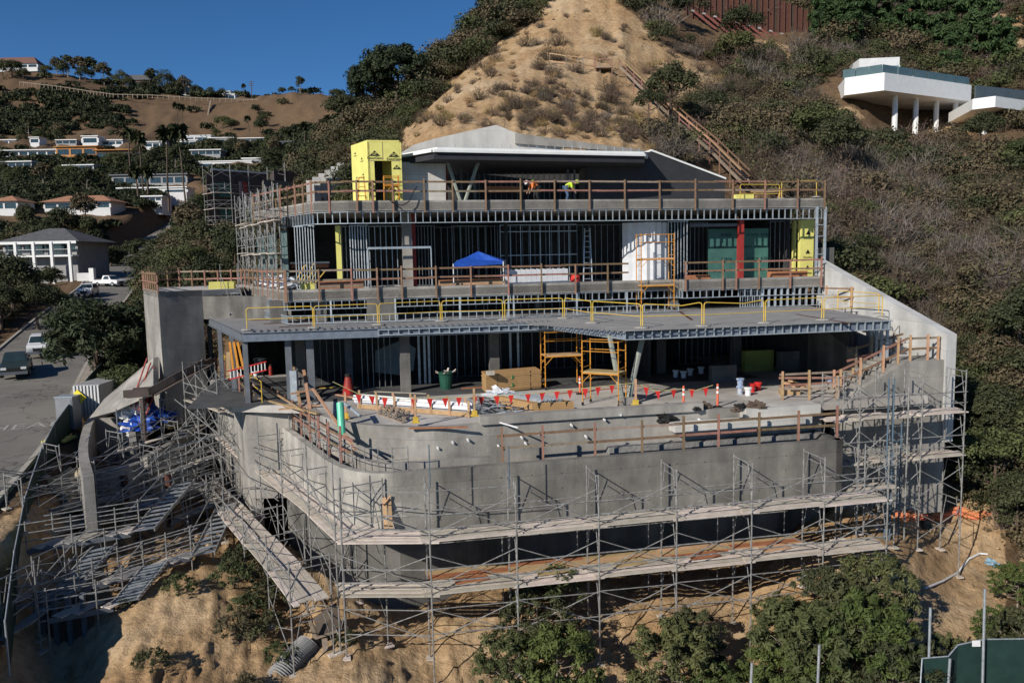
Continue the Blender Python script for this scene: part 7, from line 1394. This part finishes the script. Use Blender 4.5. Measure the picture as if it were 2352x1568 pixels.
def bin_(name, label, p, r0, r1, h, m, cat, fill=None, n=16, grp=None):
    B = thing(name, label, cat, p, grp); obj('body', MB().lathe(p, [(r0, 0), (r1, h), (r1+.03, h), (r1+.03, h+.04), (r1-.02, h+.04), (r1-.03, h-.12), (.02, h-.14)], n), m, B); obj('rim', MB().lathe(p, [(r1+.02, h-.05), (r1+.045, h-.03), (r1+.045, h+.03), (r1+.02, h+.045)], n), m, B)
    if fill:
        for k in range(9): a = random.uniform(0, 6.28); barp('scrap', p+Vector((math.cos(a)*r1*.4, math.sin(a)*r1*.4, h-.1)), p+Vector((math.cos(a)*r1*1.4, math.sin(a)*r1*1.4, h+random.uniform(.02, .25))), .09, .03, fill, B)
    return B
bin_('rubbish_bin', 'dark green rubbish bin overflowing with scrap at the edge of the shade', G_(1025, 893), .30, .38, .85, mat('green_plastic', (.02, .09, .06), None, 4, .5), 'rubbish bin', PLANK)
bin_('rubbish_bin', 'dark grey rubbish bin by the fire extinguisher at the left end', G_(600, 860), .26, .36, .95, mat('dark_grey_plastic', (.05, .06, .065), None, 4, .5), 'rubbish bin')
bin_('bucket', 'white plastic bucket in front of the dark grey rubbish bin', G_(588, 868), .12, .15, .36, FOAM, 'bucket')
p = G_(622, 862); FE = thing('fire_extinguisher', 'red fire extinguisher standing right of the dark grey bin', 'fire extinguisher', p); obj('cylinder', MB().lathe(p, [(.1, 0), (.11, .05), (.11, .48), (.06, .56), (.03, .6)], 12), REDP, FE); obj('valve', MB().box(p+EZ*.64, (.12, .05, .08)), INK, FE)
CB2 = mat('blue_white_can', (.10, .20, .42), (.5, .5, .5), 7, .4)
for i, (px, py, h0, m_, lb) in enumerate(((1700, 905, 0, CB2, 'lower blue and white paint bucket of the stacked pair right of the cones'), (1700, 905, .38, CB2, 'upper blue and white paint bucket of the stacked pair right of the cones'), (1727, 900, 0, REDB, 'red paint bucket right of the blue stacked buckets'), (1741, 896, 0, REDB, 'red paint bucket furthest right of the bucket group'), (1718, 908, 0, FOAM, 'small white bucket before the red paint buckets'), (1552, 866, 0, FOAM, 'left white bucket in the shade behind the V columns'), (1570, 868, 0, FOAM, 'middle white bucket in the shade behind the V columns'), (1585, 862, 0, FOAM, 'right white bucket in the shade behind the V columns'), (1610, 858, 0, FOAM, 'white drum standing alone in the deep shade right of the V columns'), (1905, 880, 0, CB2, 'blue white bucket near the right steps'), (1925, 868, 0, FOAM, 'white bucket near the right steps'))):
    bin_('bucket', lb, G_(px, py)+EZ*h0, .13, .15, .36, m_, 'bucket', grp='buckets on the ground floor')
def delin(px, py, lb, h=1.05): p = G_(px, py); D_ = thing('delineator_post', lb, 'delineator', p, 'orange delineator posts'); obj('post', MB().tube(p+EZ*.05, p+EZ*h, .055, 10, .045), mat('coral_plastic', (.72, .16, .08), (.65, .13, .07), 3, .5), D_); obj('collar', MB().tube(p+EZ*(h*.6), p+EZ*(h*.7), .06, 10), FOAM, D_); obj('collar', MB().tube(p+EZ*(h*.8), p+EZ*(h*.88), .058, 10), FOAM, D_); obj('base', MB().lathe(p, [(.2, 0), (.2, .05), (.08, .09)], 8), INK, D_)
delin(1570, 940, 'left orange delineator post on the pool deck'); delin(1648, 935, 'right orange delineator post on the pool deck'); delin(1332, 905, 'orange delineator post beside the panel stack', .9)
CN = thing('funnel', 'bright red plastic debris funnel at the left of the shaded floor', 'debris funnel', G_(801, 905)); p = G_(801, 905); obj('skirt', MB().tube(p, p+EZ*.9, .33, 14, .15), REDP, CN); obj('neck', MB().tube(p+EZ*.9, p+EZ*1.05, .16, 12), INK, CN)
# pennant line
PN = thing('pennant_line', 'yellow line of red triangular pennants strung along the pool deck', 'pennants', G_(1200, 960)); C5 = lambda x, y: Pv(784+x/3, 523+y/3, -3.2)
ptsl = [C5(-60, 1060), C5(130, 1150), C5(415, 1182), C5(660, 1172), C5(915, 1165), C5(1180, 1152), C5(1450, 1130), C5(1700, 1102), C5(2020, 1068), C5(2170, 1125), C5(2352, 1108), C5(2440, 1120), C5(2560, 1085)]
obj('line', MB().path(ptsl, .014, 4), mat('pale_yellow_line', (.6, .55, .25), None, 4, .7), PN)
for x, y in ((40, 1105), (120, 1148), (210, 1158), (300, 1170), (500, 1180), (610, 1178), (715, 1174), (810, 1168), (920, 1160), (965, 1166), (1070, 1160), (1170, 1150), (1285, 1145), (1385, 1136), (1485, 1126), (1575, 1118), (1680, 1108), (1770, 1098), (1865, 1085), (2100, 1098), (2180, 1124), (2290, 1116), (2415, 1112), (2510, 1104)):
    c = C5(x, y); d = EU*.125; mb = MB(); sw = EV*random.uniform(-.08, .08); mb.slab([c-d, c+d, c-EZ*.4+sw+EU*random.uniform(-.03, .03)], EV*.006); obj('pennant', mb, REDB, PN)
for x, y0, y1, lb in ((130, 1150, 1380, 'left'), (2022, 1050, 1270, 'right')): pass
# leaning things, pipes and timber
def bars(name, label, cat, specs, m, grp=None):
    S = thing(name, label, cat, specs[0][0], grp)
    for s_ in specs: barp(s_[4] if len(s_) > 4 else 'board', s_[0], s_[1], s_[2], s_[3], m if len(s_) < 6 else s_[5], S)
    return S
a = Pv(781, 925, -2.2); g = Pv(786, 1003, -2.8); o = obj('green_pipe', MB().tube(a, g, .15, 14), mat('mint_green_pipe', (.12, .55, .36), (.10, .48, .31), 2, .4)); tag(o, 'thick mint green pipe standing upright at the curved pool corner', 'pipe')
o = obj('grey_pipe', MB().tube(Pv(790, 925, -1.5), Pv(828, 955, -2.8), .07, 10), GALV); tag(o, 'grey plastic pipe leaning down beside the green pipe', 'pipe')
bars('timber_shutter', 'heap of fresh timber formwork leaning at the left end of the pool trench', 'formwork', [(G_(595, 915), G_(730, 955)+EZ*.1, .14, .08), (G_(585, 890)+EZ*.4, G_(700, 950)+EZ*.1, .1, .05), (G_(690, 935), G_(676, 900)+EZ*1.3, .14, .05), (G_(712, 940), G_(700, 905)+EZ*1.3, .14, .05), (G_(668, 928)+EZ*.5, G_(722, 922)+EZ*.6, .08, .08), (G_(640, 940), G_(735, 935)+EZ*.1, .16, .06), (G_(720, 925)+EZ*.7, G_(815, 1003)-EZ*.5, .12, .06)], WOODL)
LD = thing('ladder', 'long red fibreglass ladder lying across trestles at the left end', 'ladder', G_(600, 870)); a0_, b0_ = Pv(525, 852, 6), Pv(612, 830, 6)
for s_ in (0, 1): barp('stile', a0_-EZ*.42*s_, b0_-EZ*.42*s_, .08, .05, REDB, LD)
for k in range(11): c = a0_.lerp(b0_, (k+.5)/11); barp('rung', c, c-EZ*.42, .04, .04, FOAM, LD)
FR = thing('orange_frames', 'orange steel scaffold frames leaning by the left terrace columns', 'scaffold frames', Pv(540, 850, 8)); 
for k in range(3): 
    a, b = Pv(528+k*9, 785, 8), Pv(536+k*12, 848, 8); barp('frame_side', a, b, .12, .08, ORA, FR)
bars('plywood_sheets', 'tan plywood sheets standing behind the orange frames', 'plywood', [(Pv(520, 838, 9), Pv(545, 838, 9), .05, 1.4)], PLY)
for i, (px, py, lb) in enumerate(((470, 850, 'leftmost'), (490, 860, 'second'), (508, 875, 'third'), (535, 890, 'rightmost'))): pass
LB = thing('laborer_barrier', 'yellow steel barrier along the left end of the ground floor', 'barrier', Pv(520, 900, 5.5))
yb_ = [w0+EU*.9+EZ*ZG, w1+EU*.8+EZ*ZG]
for r_ in (.55, 1.05): tubp('rail', yb_[0]+EZ*r_, yb_[1]+EZ*r_, .022, YEL, LB)
for k in range(7): c = yb_[0].lerp(yb_[1], k/6); tubp('post', c, c+EZ*1.08, .022, YEL, LB)
LB.name = 'steel_barrier'
BG = lump('rubbish_bag', 'black rubbish bag slumped on the deck edge right of the V columns', G_(1780-12, 985-20, -7.0) if False else Pv(1646-0, 968, -3.9) if False else Pv(784+2215/3, 523+1310/3, -3.6), (.55, .4, .38), INK, 51, 'rubbish bag', 16, .3)
b_ = [G_(1790, 905), G_(1835, 905)]; bars('timber_offcuts', 'pile of yellow timber offcuts where the right steps rail begins', 'timber', [(b_[0]+EZ*.15, b_[1]+EZ*.15, .5, .3), (G_(1800, 893)+EZ*.3, G_(1850, 900)+EZ*.2, .2, .15), (G_(1815, 898)+EZ*.5, G_(1845, 890)+EZ*.1, .25, .08)], WOODL)
for i, (px, py, s_) in enumerate(((1620, 938, .3), (1700, 940, .25), (1735, 938, .35), (1600, 945, .2), (1690, 948, .2))): lump('tool_bag', 'dark tool bag on the pool deck, '+['beside the left delineator', 'in the centre of the tool row', 'rightmost of the tool row', 'nearest the V columns', 'on the spa edge'][i], G_(px, py)+EZ*.1, (s_, s_*.7, s_*.6), INK if i % 2 else BARK, 60+i, 'tool bag', 10, .4)
bars('floor_boards', 'loose boards and battens scattered over the sunny ground floor', 'boards', [(G_(760, 905)+EZ*.03, G_(820, 915)+EZ*.03, .2, .04, 'board', WOODL), (G_(860, 900)+EZ*.03, G_(980, 905)+EZ*.03, .12, .03, 'board', PLANK), (G_(940, 985)+EZ*.03, G_(1075, 982)+EZ*.03, .12, .05, 'board', PLYR), (G_(1060, 893)+EZ*.03, G_(1110, 890)+EZ*.03, .25, .04, 'board', PLYR), (G_(1280, 905)+EZ*.02, G_(1490, 885)+EZ*.02, .08, .04, 'board', PLYR), (G_(1340, 912)+EZ*.02, G_(1450, 902)+EZ*.02, .2, .03, 'board', PLANK), (G_(720, 893)+EZ*.03, G_(820, 888)+EZ*.03, .1, .03, 'board', YEL), (G_(1300, 960)+EZ*.03, G_(1350, 940)+EZ*.03, .6, .03, 'board', CONCL), (G_(1120, 965)+EZ*.06, G_(1190, 985)+EZ*.06, .06, .05, 'pipe', FOAM)], WOODL)
o = obj('curved_duct', MB().slab([Pv(862, 855, 7.5), Pv(862, 805, 7.5), Pv(925, 780, 7.5), Pv(955, 800, 7.5), Pv(950, 850, 7.5), Pv(925, 862, 7.5)], EV*.3), mat('blue_grey_duct', (.12, .16, .18), (.09, .12, .14), 2, .5)); tag(o, 'large blue grey sheet metal panel standing in the shaded ground floor', 'metal panel')
for i, (px, v, w_, h_, m_, lb) in enumerate(((1905, 3.2, 1.1, 1.9, CONC, 'grey board leaning at the dark right end of the ground floor'), (1940, 2.4, 1.0, 1.6, CONC, 'second grey board right of the leaning one in the dark'), (1835, 5, 2.6, 1.2, CONCD, 'low row of pale boxes in the dark right end of the floor'), (1740, 6, 1.8, 1.2, mat('dull_yellow', (.30, .32, .08), None, 2, .7), 'dull yellow stack in the dark middle of the floor'), (1660, 3, 1.4, .9, CONCD, 'covered machine in the shade behind the delineators'))):
    c = U(px, v, 850); tag(obj('stacked_board', MB().box(c+EZ*(ZG+h_/2), (w_, .4, h_), (EU), EV), m_), lb, 'stacked boards')
# ---------------------------------------------------------------- middle deck
ZD = -1.6
def M_(px, v): return U(px, v, 640)+EZ*(ZD+.0)
T = thing('canopy_tent', 'sagging blue pop up canopy tent on the middle deck', 'canopy tent', M_(1100, 9.6)); cs = [Pv(1041, 606, 9.2), Pv(1156, 600, 9.2), Pv(1160, 597, 11.2), Pv(1050, 598, 11.2)]; pk = Pv(1098, 577, 10.2); md = Pv(1072, 590, 10.0)
mb = MB(); vv = cs+[pk, md, Pv(1113, 597, 9.7)]; mb.add(vv, [(0, 1, 6), (0, 6, 5), (5, 6, 4), (6, 1, 4), (1, 2, 4), (2, 3, 5, 4), (3, 0, 5)]); mb.add([p-EZ*.03 for p in vv], [(0, 6, 1), (0, 5, 6), (5, 4, 6), (6, 4, 1), (1, 4, 2), (2, 4, 5, 3), (3, 5, 0)]); mb.slab([cs[0], cs[1], cs[1]-EZ*.16, cs[0]-EZ*.2], EV*.02); obj('canopy', mb, BLUE, T)
for c in cs: g = Vector((c.x, c.y, ZD)); tubp('leg', g, c, .03, FOAM, T)
G2 = thing('concrete_barrier', 'white sheet wrapped barrier behind the middle guard rail right of the tent', 'barrier', M_(1235, 10)); a, b = M_(1160, 9.9), M_(1305, 9.9)
for k in range(12): obj('wrapped_panel', MB().slab([a.lerp(b, k/12), a.lerp(b, (k+.97)/12), a.lerp(b, (k+.97)/12)+EZ*.85, a.lerp(b, k/12)+EZ*.9], EV*.12), WRAP, G2)
stack('timber_stack', 'pile of brown timber sheets behind the middle guard rail by the tent', M_(1010, 9.6), M_(1160, 9.6), EV*.8, ZD+.02, ZD+.38, 5, PLYR, 'timber stack', pm=(PLYR, PLY, WOODL, WOODG, PLYR))
stack('timber_stack', 'brown formwork panels behind the left middle guard rail', M_(735, 9.4), M_(835, 9.4), EV*.8, ZD+.02, ZD+.5, 4, PLYR, 'timber stack', pm=(PLYR, WOODG, WOOD, PLYR))
stack('sheathing_stack', 'yellow sheathing boards stacked near the left corner of the middle deck', M_(690, 9.3), M_(722, 9.3), EV*.7, ZD, ZD+.42, 4, YSH, 'board stack')
stack('sheathing_stack', 'yellow sheathing boards stacked on the side terrace by the site stair', Vector((*Zp(480, 664, -1.6).xy, -1.6)) if False else A(480, 664, 50), A(538, 660, 50.5), EV*1.0, A(480, 664, 50).z, A(480, 664, 50).z+.45, 4, YSH, 'board stack')
for i, (px, f) in enumerate(((.12, .5), (.22, .5), (.32, .6), (.42, .6), (.52, .7), (.62, .5))): lump('white_bag', 'white plastic wrapped material on the left return of the middle deck, '+['farthest', 'second', 'third', 'fourth', 'fifth', 'nearest the corner'][i], mL.lerp(mC, px+.15)+EU*1.0+EZ*(ZD+.25), (.6, .6, f*.7), WRAP if i % 2 else FOAM, 80+i, 'wrapped material', 12, .4, 'wrapped materials on the middle deck')
FR2 = thing('yellow_frames', 'yellow scaffold frames piled at the left corner of the middle deck', 'scaffold frames', mC+EZ*ZD)
for k in range(9): a = mL.lerp(mC, .72+k*.02)+EU*(1.0+.1*k)+EZ*(ZD+.1); tubp('frame_side', a, a+EU*random.uniform(.4, 1.2)+EV*.3+EZ*random.uniform(.7, 1.5), .03, YEL, FR2)
tag(obj('red_board_pile', MB().box(mL.lerp(mC, .7)+EU*2.4+EV*1.6+EZ*(ZD+1.3), (2.2, .8, .22), EU, EV), PLYR), 'red topped board pile under white sheets on the middle deck corner', 'board pile'); tag(obj('white_sheet', MB().box(mL.lerp(mC, .7)+EU*2.4+EV*1.6+EZ*(ZD+1.5), (2.3, .7, .12), EU, EV), FOAM), 'white sheet over the red topped board pile', 'sheet')
lump('cooler', 'small orange and red water cooler on the middle deck near the wrapped wall', M_(1322, 10)+EZ*.2, (.28, .28, .35), REDB, 90, 'water cooler', 10, .1)
tag(obj('pallet_boards', MB().box(M_(1808, 9.2)+EZ*.2, (2.4, .6, .4), EU, EV), PLYR), 'brown board stack at the right end of the middle deck', 'board stack'); tag(obj('pallet_boards', MB().box(M_(1602, 9.2)+EZ*.15, (1.4, .6, .3), EU, EV), PLYR), 'short brown boards at the left of the raised right bay', 'board stack')
SLD = thing('step_ladder', 'tall aluminium extension ladder inside the middle storey', 'ladder', M_(1350, 12)); 
for s_ in (0, 1): barp('stile', M_(1340+s_*20, 12), M_(1344+s_*12, 12.6)+EZ*3.3, .07, .03, GALV, SLD)
for k in range(10): t = (k+.5)/10; barp('rung', M_(1340, 12).lerp(M_(1344, 12.6)+EZ*3.3, t), M_(1360, 12).lerp(M_(1356, 12.6)+EZ*3.3, t), .03, .03, GALV, SLD)
# roof bits
def step(label, px, v, h, m, w_=.55):
    p = U(px, v, 460)+EZ*3.12; L_ = thing('step_ladder', label, 'ladder', p)
    for s_ in (-1, 1):
        barp('stile', p+EU*w_/2*s_-EV*.4, p+EU*w_*.3*s_+EZ*h, .06, .04, m, L_); barp('rear_stile', p+EU*w_/2*s_+EV*.4, p+EU*w_*.3*s_+EZ*h, .05, .03, m, L_)
    for k in range(5): t = (k+.6)/5.6; barp('tread', p-EU*w_/2*(1-.4*t)-EV*.4*(1-t)+EZ*h*t, p+EU*w_/2*(1-.4*t)-EV*.4*(1-t)+EZ*h*t, .08, .03, m, L_)
    barp('top_cap', p-EU*w_*.32+EZ*h, p+EU*w_*.32+EZ*h, .2, .05, m, L_)
step('red step ladder in front of the white penthouse wall', 999, 12.6, 1.45, REDP); step('orange step ladder at the left side of the yellow roof tower', 832, 10.2, 1.45, ORA, .45)
tag(obj('cable', MB().path([Uv(884, 8.7, 440)+EZ*.6, Uv(892, 8.65, 455)-EZ*.2, Uv(910, 8.6, 470)+EZ*.1, Uv(935, 8.65, 465)+EZ*.3, Uv(955, 8.7, 440)+EZ*.9], .03, 5) if False else MB().path([Pv(884, 432, 8.7), Pv(890, 455, 8.65), Pv(905, 468, 8.6), Pv(925, 472, 8.6), Pv(940, 462, 8.65), Pv(950, 440, 8.7), Pv(958, 428, 8.7)], .03, 5), INK), 'black cable looped over the roof edge right of the yellow tower', 'cable')
RBX = thing('trestle', 'low timber A frame and yellow box at the foot of the hill stair', 'timber frame', U(1700, 11, 455)+EZ*3.12); c = U(1706, 11.2, 455)+EZ*3.12; obj('box', MB().box(c+EZ*.25, (1.2, .6, .5), EU, EV), YSH, RBX); barp('beam', c+EU*.6+EZ*.7, c+EU*2.8+EZ*.7, .1, .1, WOODL, RBX)
for k in (.8, 2.6): barp('leg', c+EU*(k-.25), c+EU*k+EZ*.7, .06, .06, WOODL, RBX); barp('leg', c+EU*(k+.25), c+EU*k+EZ*.7, .06, .06, WOODL, RBX)
# ---------------------------------------------------------------- foreground bits
def gp(px, py, d):
    r_ = ray(px, py); ys = np.arange(d-5, d+7, .12); t = ys/r_.y; g = ground(r_.x*t, ys); k = np.nonzero(r_.z*t <= g)[0]
    if len(k): return Vector((r_.x*t[k[0]], ys[k[0]], g[k[0]]))
    w = A(px, py, d); return Vector((w.x, w.y, gz(w.x, w.y)))
# corrugated drain pipe and debris chute
a, b = A(600, 1620, 26.3), A(712, 1478, 28.4); ax_ = (b-a).normalized(); sd = ax_.cross(EZ).normalized(); u2 = sd.cross(ax_); nst = 30; mb = MB(); v = []; Lp = (b-a).length; nn = 18
for i in range(nst*4):
    t = i/(nst*4-1); rr_ = .42+.05*math.sin(i*math.pi/2); bend = EZ*(.25*math.sin(t*3.1))
    for j in range(nn): an = 2*math.pi*j/nn; v.append(a+(b-a)*t+bend+(sd*math.cos(an)+u2*math.sin(an))*rr_)
mb.add(v, [(i*nn+j, i*nn+(j+1) % nn, (i+1)*nn+(j+1) % nn, (i+1)*nn+j) for i in range(nst*4-1) for j in range(nn)]); tag(obj('drain_pipe', mb, mat('corrugated_grey_plastic', (.30, .30, .30), (.22, .22, .22), 3, .5)), 'large grey corrugated drain pipe running down the sand to the bottom edge', 'drain pipe')
CH_ = thing('debris_chute', 'dark timber and rubber debris chute above the corrugated pipe', 'debris chute', A(745, 1450, 28.8)); 
for (p0, p1, p2, p3) in (((720, 1420), (772, 1385), (786, 1440), (735, 1470)), ((716, 1430), (722, 1478), (745, 1500), (740, 1462))): obj('board', MB().slab([A(*p0, 28.9), A(*p1, 29.2), A(*p2, 28.9), A(*p3, 28.5)], Vector((0, .05, .03))), mat('dark_board', (.11, .085, .065), (.07, .055, .045), 2, .8), CH_)
for x0, y0, x1, y1 in ((710, 1470, 800, 1440), (712, 1425, 745, 1520), (775, 1440, 800, 1540), (740, 1500, 830, 1450)): barp('batten', A(x0, y0, 28.3), A(x1, y1, 28.6), .14, .04, WOODG, CH_)
barp('batten', A(745, 1465, 28.2), A(752, 1530, 27.8), .2, .04, WOODG, CH_)
w = gp(335, 1540, 27.5); tag(obj('plank_offcut', MB().bar(A(308, 1560, 28.2)+EZ*.15, A(348, 1488, 29.3)+EZ*.15, .13, .05), WOODL), 'single fresh plank lying on the bare sand at the lower left', 'plank')
# orange sandbags
for i in range(46):
    t = i/45; px = 2060+200*t+random.uniform(-4, 4); py = 1196-8*t+random.uniform(-4, 5)-(8 if 25 < i < 36 else 0); p = gp(px, py, 38.8-.3*math.sin(t*3))+EZ*(.1+.12*(i % 2)*(i < 34))
    an = random.uniform(-.7, .7); 
    if i == 0:
        pb = MB().lathe((0, 0, 0), [(.03, -.26), (.1, -.2), (.13, 0), (.1, .2), (.04, .25), (.07, .3)], 8); bagm = pb.mesh('sandbag', mat('orange_mesh_bag', (.62, .22, .10), (.5, .16, .075), 6, .8, rnd=.15))
    M = Matrix.Translation(p)@Matrix.Rotation(an, 4, 'Z')@Matrix.Rotation(rad(90), 4, 'Y')@Matrix.Scale(random.uniform(.9, 1.3), 4); o = put('sandbag', bagm, None, M); tag(o, 'orange mesh sandbag lying in the loose row across the sand', 'sandbag', 'orange sandbags on the sand')
mb = MB(); hp_ = [gp(2125, 1355, 32.5), gp(2165, 1340, 33), gp(2200, 1318, 33.7), (gp(2225, 1290, 34.8)), gp(2250, 1278, 35.4), gp(2268, 1276, 35.6)]; tag(obj('white_hose', MB().path([p+EZ*.08 for p in hp_], .05, 7), FOAM), 'long white pipe lying curved on the sand at the lower right', 'pipe')
lump('blue_litter', 'crumpled blue and white litter on the sand right of the white pipe', gp(2277, 1297, 34.8)+EZ*.1, (.25, .3, .15), mat('blue_litter', (.05, .25, .4), (.4, .45, .5), 9, .5), 95, 'litter', 10, .5)
# green fence and posts at the bottom right
GF = thing('screen_fence', 'green screened fence with steel posts at the bottom right corner', 'fence', A(2200, 1568, 26)); gf = [A(2112, 1600, 25.2), A(2118, 1513, 25.9), A(2178, 1508, 26), A(2200, 1482, 26.3), A(2260, 1469, 26.5), A(2360, 1468, 26.6), A(2460, 1466, 26.6)]
for k, (a, b) in enumerate(zip(gf, gf[1:])): obj('screen_panel', MB().slab([a-EZ*2.6, b-EZ*2.6, b, a], Vector((0, .03, 0))), mat('dark_green_screen', (.018, .05, .042), (.012, .034, .03), 2, .8), GF); tubp('top_rail', a+EZ*.03, b+EZ*.03, .025, GALV, GF)
for px, pt, pb, d in ((2137, 1395, 1600, 26), (2262, 1352, 1600, 26.2), (1882, 1480, 1620, 25.5), (1727, 1522, 1640, 25), (2182, 1512, 1600, 25.8)): tubp('post', A(px-6, pb, d), A(px, pt, d), .045, GALV, GF)
obj('sign_plate', MB().slab([A(2233, 1484, 26.3), A(2252, 1484, 26.3), A(2252, 1470, 26.3), A(2233, 1470, 26.3)], Vector((0, .01, 0))), FOAM, GF)
# brackets and white strips on the pool wall bow
bars('leaning_boards', 'orange brown boards leaning on the bow of the pool wall', 'boards', [(Pv(887, 1213, -6.3), Pv(882, 1142, -5.98), .16, .04), (Pv(898, 1213, -6.3), Pv(894, 1150, -5.98), .14, .04), (Pv(880, 1160, -6.1), Pv(897, 1138, -5.98), .08, .04)], WOODL)
HB = thing('guide_rails', 'thin tubular guard rails standing on the bow of the pool wall', 'guard rail', W(-6, -5, -8)); rp_ = [p for p in offs(PO[:24], .2)][::2]
tubs = [p+EZ*(-7.1) for p in rp_]; 
for a, b in zip(tubs, tubs[1:]): tubp('rail', a, b, .014, TUBE, HB); tubp('rail', a-EZ*.45, b-EZ*.45, .014, TUBE, HB)
for p in rp_: tubp('post', p+EZ*-8, p+EZ*-7.05, .022, TUBE, HB)
